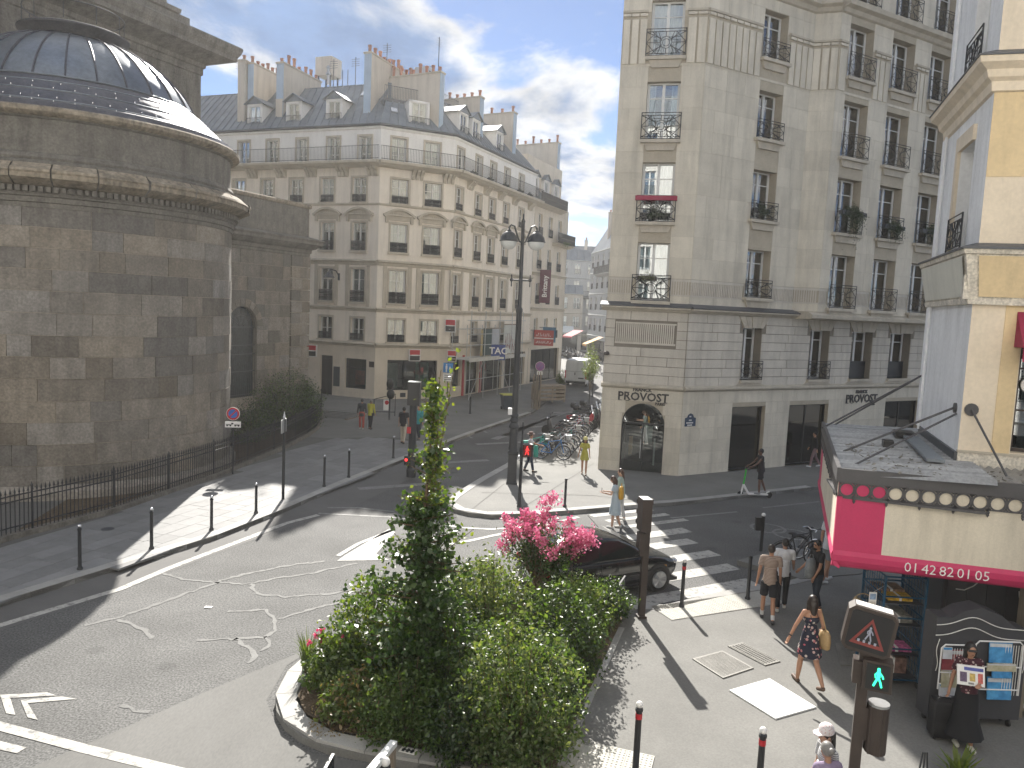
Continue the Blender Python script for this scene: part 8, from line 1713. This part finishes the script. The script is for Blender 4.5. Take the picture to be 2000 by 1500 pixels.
    t_J = {a: t.matrix_basis @ b_ for a, b_ in J.items()}; t_J['pel'] = t.matrix_basis @ pel; t_J['che'] = t.matrix_basis @ che; t_J['hc'] = t.matrix_basis @ hc
    return t, t_J, t.matrix_basis
def bag(label, c, size, m, J_top=None, name='bag', cat='bag', rz=0., straps=None):
    g = thing(name, label, cat); setT(g, Matrix.Translation(c) @ Matrix.Rotation(rz, 4, 'Z')); x, y, z = size; S = []
    for zz_, kx, ky in ((-z / 2, .75, .7), (-z * .42, .95, .95), (0, 1, 1), (z * .35, .9, .8), (z / 2, .6, .5)): S.append([(x / 2 * kx * cos(a * pi / 6) , y / 2 * ky * sin(a * pi / 6), zz_) for a in range(12)])
    b = B(); n = 12; b.add([q for s in S for q in s], [(i * n + j, i * n + (j + 1) % n, (i + 1) * n + (j + 1) % n, (i + 1) * n + j) for i in range(4) for j in range(n)] + [tuple(range(n - 1, -1, -1)), tuple(range(4 * n, 5 * n))]); b.obj('body', m, g, rel=True, smooth=60)
    if straps: B().tube([Vector(q) - Vector(c) if False else g.matrix_basis.inverted() @ Vector(q) for q in straps], .009, 5).obj('strap', m, g, rel=True)
    else: B().tube([(-x * .25, 0, z / 2 - .02), (-x * .12, 0, z / 2 + .1), (x * .12, 0, z / 2 + .1), (x * .25, 0, z / 2 - .02)], .008, 5).obj('handle', m, g, rel=True)
    return g
def PP(u, v, z=PZ): return G(u, v, z)
floral = cl('navy_floral', (.012, .014, .03), kind='floral', c2=(.45, .09, .12), f=14)
t, J, M = person('woman walking away in a short navy floral strap dress, dark bobbed hair', PP(1574, 1338), -8, 1.72, 'tan', ('dark', 'bob'), ((14, 6), (-18, 22)), ((-6, 34, 4), (-12, 14, 62, -8)), 1, None, None, (.10, .06, .04), (0, 0), True, None, True, (floral, .62, 0))
B().tube([J['wr-1'] + Vector((0, 0, .03)), J['wr-1'] + Vector((.01, 0, .05))], .034, 10).obj('wristwatch', M_['black'], t)
bag('beige leather shoulder bag on the right side of the woman in the floral dress', J['pel'] + Vector((.25, -.05, .0)), (.16, .3, .34), mat('tan_leather', (.42, .28, .13), .6), rz=.3, straps=[J['pel'] + Vector((.24, .02, .15)), J['sho1'] + Vector((.02, 0, .06)), J['pel'] + Vector((.26, -.12, .13))])
stripe = cl('striped_tee', (.42, .33, .27), kind='stripe', c2=(.10, .06, .05), f=34)
person('man from behind in a pale striped t-shirt and black shorts', PP(1497, 1211), 12, 1.74, 'tan', ('dark', 'short'), ((14, 8), (-12, 16)), ((-10, 10, 14), (8, 8, 14)), 2, (stripe, 1, .06), ('shorts', cl('black_cotton', (.012, .013, .018))), (.05, .05, .055), (25, 0), False, None, True, None, True)
person('man in a plain white t-shirt and black trousers walking beside the striped shirt', PP(1524, 1190), 16, 1.69, 'mid', ('black', 'short'), ((-12, 14), (14, 8)), ((-8, 10, 12), (12, 8, 40)), 3, (cl('white_cotton', (.62, .63, .65)), 1, .08), ('trousers', CM['black_cotton']), (.6, .58, .52), (-20, 0), False, None, True)
t, J, M = person('bearded man in a black t-shirt and glasses facing left with a silver backpack', PP(1590, 1196), 258, 1.72, 'tan', ('black', 'beard'), ((8, 6), (-8, 10)), ((14, 6, 18), (18, 8, 26)), 3, (cl('black_tee', (.014, .014, .016)), 1, .06), ('trousers', cl('dark_jeans', (.03, .04, .06))), (.03, .03, .03), (-10, 8), False, None, True)
R3 = M.to_3x3().normalized(); B().tube([J['hc'] + R3 @ Vector((-.07, .09, .012)), J['hc'] + R3 @ Vector((.07, .09, .012))], .014, 6).obj('glasses', M_['black'], t)
bag('silver grey backpack held in front by the bearded man in black', J['che'] + R3 @ Vector((-.1, .24, -.22)), (.3, .2, .46), mat('silver_nylon', (.24, .26, .27), .4, .2, 9), name='backpack', cat='backpack', rz=.4)
person('man in a white t-shirt and grey shorts half hidden by the pink canopy', PP(1614, 1136), 62, 1.84, 'tan', ('dark', 'short'), ((12, 8), (-12, 12)), ((-6, 8, 10), (10, 8, 14)), 2, (CM['white_cotton'], 1, .1), ('shorts', cl('grey_shorts', (.20, .21, .22))), (.62, .62, .62), (0, 0), False, None, True)
# reading woman by the cabinet
pl_ = PP(1878, 1455); t, J, M = person('woman with long black hair, sunglasses and a long black skirt holding a newspaper', pl_, 193, 1.70, 'tan', ('black', 'long'), ((9, 3), (-3, 4)), ((12, 6, 82, 34), (-4, 12, 6)), -5, (cl('maroon_print_top', (.05, .012, .02), kind='floral', c2=(.25, .1, .12), f=18), 1, .0), None, (.55, .54, .46), (-6, 4), True, None, True, (cl('black_skirt', (.008, .008, .01)), .2, None))
R3 = M.to_3x3().normalized(); b = B(); b.tube([J['hc'] + R3 @ Vector((-.065, .09, .012)), J['hc'] + R3 @ Vector((.065, .09, .012))], .02, 8); b.obj('sunglasses', M_['black'], t)
g = thing('newspaper', 'bright folded newspaper with coloured pictures held at the chest of the woman in sunglasses', 'newspaper'); setT(g, Matrix.Translation(J['che'] + R3 @ Vector((.03, .19, -.06))) @ Matrix.Rotation(-radians(193), 4, 'Z') @ Matrix.Rotation(radians(18), 4, 'X')); B().box(-.2, .2, -.012, .012, -.15, .16).obj('pages', M_['white_paint'], g, rel=True)
for x0, x1, z0, z1, c_ in ((-.18, .1, .08, .13, (.08, .1, .35)), (-.17, -.1, -.1, .05, (.5, .12, .1)), (-.06, .02, -.08, .04, (.55, .4, .12)), (.06, .16, -.1, .05, (.12, .08, .14)), (-.04, .04, -.13, -.1, (.3, .3, .3))): B().box(x0, x1, .012, .016, z0, z1).obj('picture', mat('print', c_, .6, .4, 20), g, rel=True)
g = thing('suitcase', 'black upright suitcase with a top handle beside the woman in the long skirt', 'suitcase'); pc = PP(1838, 1440); setT(g, Matrix.Translation((pc.x, pc.y, PZ)) @ Matrix.Rotation(radians(-8), 4, 'Z')); sm_ = mat('black_fabric', (.012, .012, .014), .6)
me = loft(B(), [[(x * k_, y * k_, z) for x, y in ((-.2, -.1), (-.17, -.13), (.17, -.13), (.2, -.1), (.2, .1), (.17, .13), (-.17, .13), (-.2, .1))] for z, k_ in ((.05, .92), (.08, 1), (.62, 1), (.66, .94))]).obj('shell', sm_, g, rel=True); B().tube([(-.09, 0, .65), (-.09, 0, .71), (.09, 0, .71), (.09, 0, .65)], .012, 6).obj('handle', M_['silver'], g, rel=True)
B().box(-.16, .16, -.14, -.13, .12, .34).obj('front_pocket', sm_, g, rel=True)
for x in (-.14, .14):
    for y in (-.09, .09): B().ell((x, y, .03), (.03, .02, .03), 8, 6).obj('castor', M_['rubber'], g, rel=True)
# at the bottom edge
capm = cl('white_floral_cap', (.66, .62, .62), kind='floral', c2=(.55, .25, .3), f=45); pc = G(1622, 1446, 1.6)
person('woman in a white patterned cap and striped top at the bottom edge', (pc.x, pc.y, PZ), 262, 1.64, 'light', ('black', 'tail'), ((8, 6), (-8, 8)), ((0, 10, 20), (0, 10, 20)), 3, (cl('fine_striped_top', (.6, .6, .6), kind='stripe', c2=(.06, .06, .08), f=42), 1, .1), ('trousers', CM['dark_jeans']), (.5, .5, .5), (0, 10), True, ('cap', capm), True)
pc = G(1619, 1486, 1.5); person('grey haired person with a bun standing nearest the bottom edge', (pc.x, pc.y, PZ), 352, 1.56, 'mid', ('grey', 'bun'), ((4, 4), (-4, 6)), ((0, 8, 10), (0, 8, 10)), 2, (cl('purple_top', (.25, .2, .3)), 1, .1), ('trousers', CM['dark_jeans']), (.1, .1, .1), (0, 14), True, None, True)
# middle distance
blue = cl('pale_blue_dress', (.36, .43, .48))
t, J, M = person('woman in a pale blue dress with a yellow backpack looking at her phone', PP(1199, 1031, .0), 285, 1.66, 'light', ('brown', 'long'), ((6, 4), (-8, 10)), ((20, 6, 75, 10), (22, 6, 70, 10)), 4, None, None, (.6, .6, .58), (0, 22), True, None, True, (blue, .48, 1))
R3 = M.to_3x3().normalized(); bag('yellow backpack on the woman in the pale blue dress', J['che'] + R3 @ Vector((.04, -.19, -.12)), (.28, .18, .42), mat('yellow_nylon', (.55, .30, .03), .6), name='backpack', cat='backpack', rz=1.3); g = thing('phone', 'phone in the hands of the woman in the pale blue dress', 'phone'); setT(g, Matrix.Translation(J['wr1'] + R3 @ Vector((-.06, .1, .04)))); B().box(-.006, .006, -.04, .04, -.08, .08).obj('body', M_['black'], g, rel=True); B().box(-.008, -.006, -.036, .036, -.07, .07).obj('screen', M_['carglass'], g, rel=True)
person('woman with brown hair and mint cardigan close behind the pale blue dress', PP(1209, 1016, .0), 292, 1.72, 'light', ('brown', 'tail'), ((5, 4), (-6, 8)), ((6, 6, 20), (10, 6, 30)), 2, (cl('mint_cardigan', (.30, .38, .34)), 2, .16), ('trousers', cl('pale_trousers', (.45, .45, .45))), (.6, .6, .58), (-5, 5), True)
yel = cl('mustard_dress', (.40, .36, .06)); person('woman in a short mustard yellow dress and yellow hat on the sunlit corner', PP(1140, 927), 188, 1.55, 'tan', ('dark', 'bob'), ((10, 8), (-8, 8)), ((-4, 10, 10), (2, 16, 10)), 1, None, None, (.2, .14, .1), (0, 6), True, ('cap', cl('yellow_hat', (.55, .5, .2))), False, (yel, .72, 1))
t, J, M = person('man in a dark hat and white shirt pointing right beside the parked bicycles', PP(1033, 921), 98, 1.64, 'tan', ('dark', 'short'), ((-10, 10), (16, 6)), ((-6, 8, 14), (62, 4, 20)), 2, (cl('off_white_shirt', (.58, .58, .6)), 1, .14), ('trousers', cl('navy_trousers', (.03, .04, .07))), (.02, .02, .02), (10, 0), False, ('brim', cl('brown_hat', (.12, .07, .06)))); bag('peach shopping bag hanging behind the man in the hat', J['pel'] + Vector((-.22, -.05, -.05)), (.3, .16, .42), mat('peach_bag', (.55, .38, .24), .7)); bag('teal bag at the side of the man in the hat', J['pel'] + Vector((.26, .12, -.02)), (.2, .16, .5), mat('teal_bag', (.03, .28, .22), .7))
person('rider in dark vest and shorts standing on the white electric scooter', (ps.x + .12, ps.y, .17), 268, 1.74, 'dark', ('black', 'short'), ((8, 10), (-14, 8)), ((38, 6, 22, 4), (34, 6, 22, 4)), 4, (cl('charcoal_vest', (.035, .03, .032)), 0, .08), ('shorts', CM['black_cotton']), (.3, .3, .3))
person('dark clothed pedestrian passing the shop window at the edge of the canopy', PP(1588, 912), 272, 1.66, 'mid', ('black', 'short'), ((18, 10), (-16, 16)), ((-12, 8, 12), (12, 8, 12)), 2, (CM['black_tee'], 2, .1), ('trousers', cl('rose_trousers', (.2, .13, .14))), (.5, .5, .5))
person('person in a dark jacket and red trousers on the shaded plaza', PP(706, 838), 352, 1.60, 'mid', ('black', 'short'), ((6, 4), (-6, 6)), ((0, 8, 8), (0, 8, 8)), 2, (cl('dark_jacket', (.03, .033, .04)), 2, .2), ('trousers', cl('red_trousers', (.38, .07, .05))), (.5, .48, .45))
t, J, M = person('person in a yellow and black jacket with a pale cane on the shaded plaza', PP(723, 838), 20, 1.58, 'mid', ('grey', 'short'), ((6, 4), (-6, 6)), ((14, 8, 22), (4, 8, 10)), 3, (cl('yellow_black_jacket', (.42, .40, .05)), 2, .14), ('trousers', CM['black_cotton']), (.02, .02, .02)); B().tube([J['wr-1'] + Vector((0, 0, .05)), Vector((J['wr-1'].x - .05, J['wr-1'].y, PZ))], .014, 5).obj('cane', mat('pale_cane', (.4, .55, .6), .5), thing('walking_cane', 'pale walking cane beside the yellow and black jacket', 'cane', (J['wr-1'].x, J['wr-1'].y, PZ)))
t, J, M = person('person with a black backpack and beige trousers left of the traffic light column', PP(787, 866), 8, 1.76, 'mid', ('black', 'short'), ((10, 8), (-12, 12)), ((0, 8, 10), (0, 8, 10)), 3, (CM['black_tee'], 1, .1), ('trousers', cl('beige_trousers', (.42, .37, .30))), (.02, .02, .05)); R3 = M.to_3x3().normalized(); bag('black backpack worn beside the traffic light column', J['che'] + R3 @ Vector((0, -.2, -.1)), (.32, .2, .48), CM['black_cotton'], name='backpack', cat='backpack')
person('person in a bright teal jacket mostly hidden behind the tall tree', PP(817, 858), 200, 1.7, 'tan', ('brown', 'short'), ((10, 8), (-10, 8)), ((0, 8, 10), (0, 8, 10)), 2, (cl('teal_jacket', (.04, .28, .32)), 2, .14), ('trousers', CM['dark_jeans']), (.1, .1, .1))
for u, lab in ((1109, 'small dark figure walking in the sunlit street beyond the van, left one'), (1121, 'small dark figure walking in the sunlit street beyond the van, right one')): person(lab, (*dirp(u, 96), 0), 10, 1.72, 'dark', ('black', 'short'), ((10, 6), (-10, 10)), ((0, 8, 8), (0, 8, 8)), 2, (CM['dark_jacket'], 2, .1), ('trousers', CM['dark_jeans']))
# ================================================================== HAZE: one closed box of pale, even air round the camera and everything built
hz = B().box(-905, 905, -305, 1505, -1, 28.2).mesh('haze', [])
hm = bpy.data.materials.new('haze_air'); hm.use_nodes = True; t_ = hm.node_tree; t_.nodes.clear()
pv = N(t_, 'ShaderNodeVolumePrincipled', i_Density=.0006, i_Anisotropy=.5); pv.inputs['Color'].default_value = (.97, .96, .95, 1)
oo = N(t_, 'ShaderNodeOutputMaterial'); t_.links.new(pv.outputs[0], oo.inputs['Volume']); hz.materials.append(hm); link('haze', hz, None, kind='stuff')
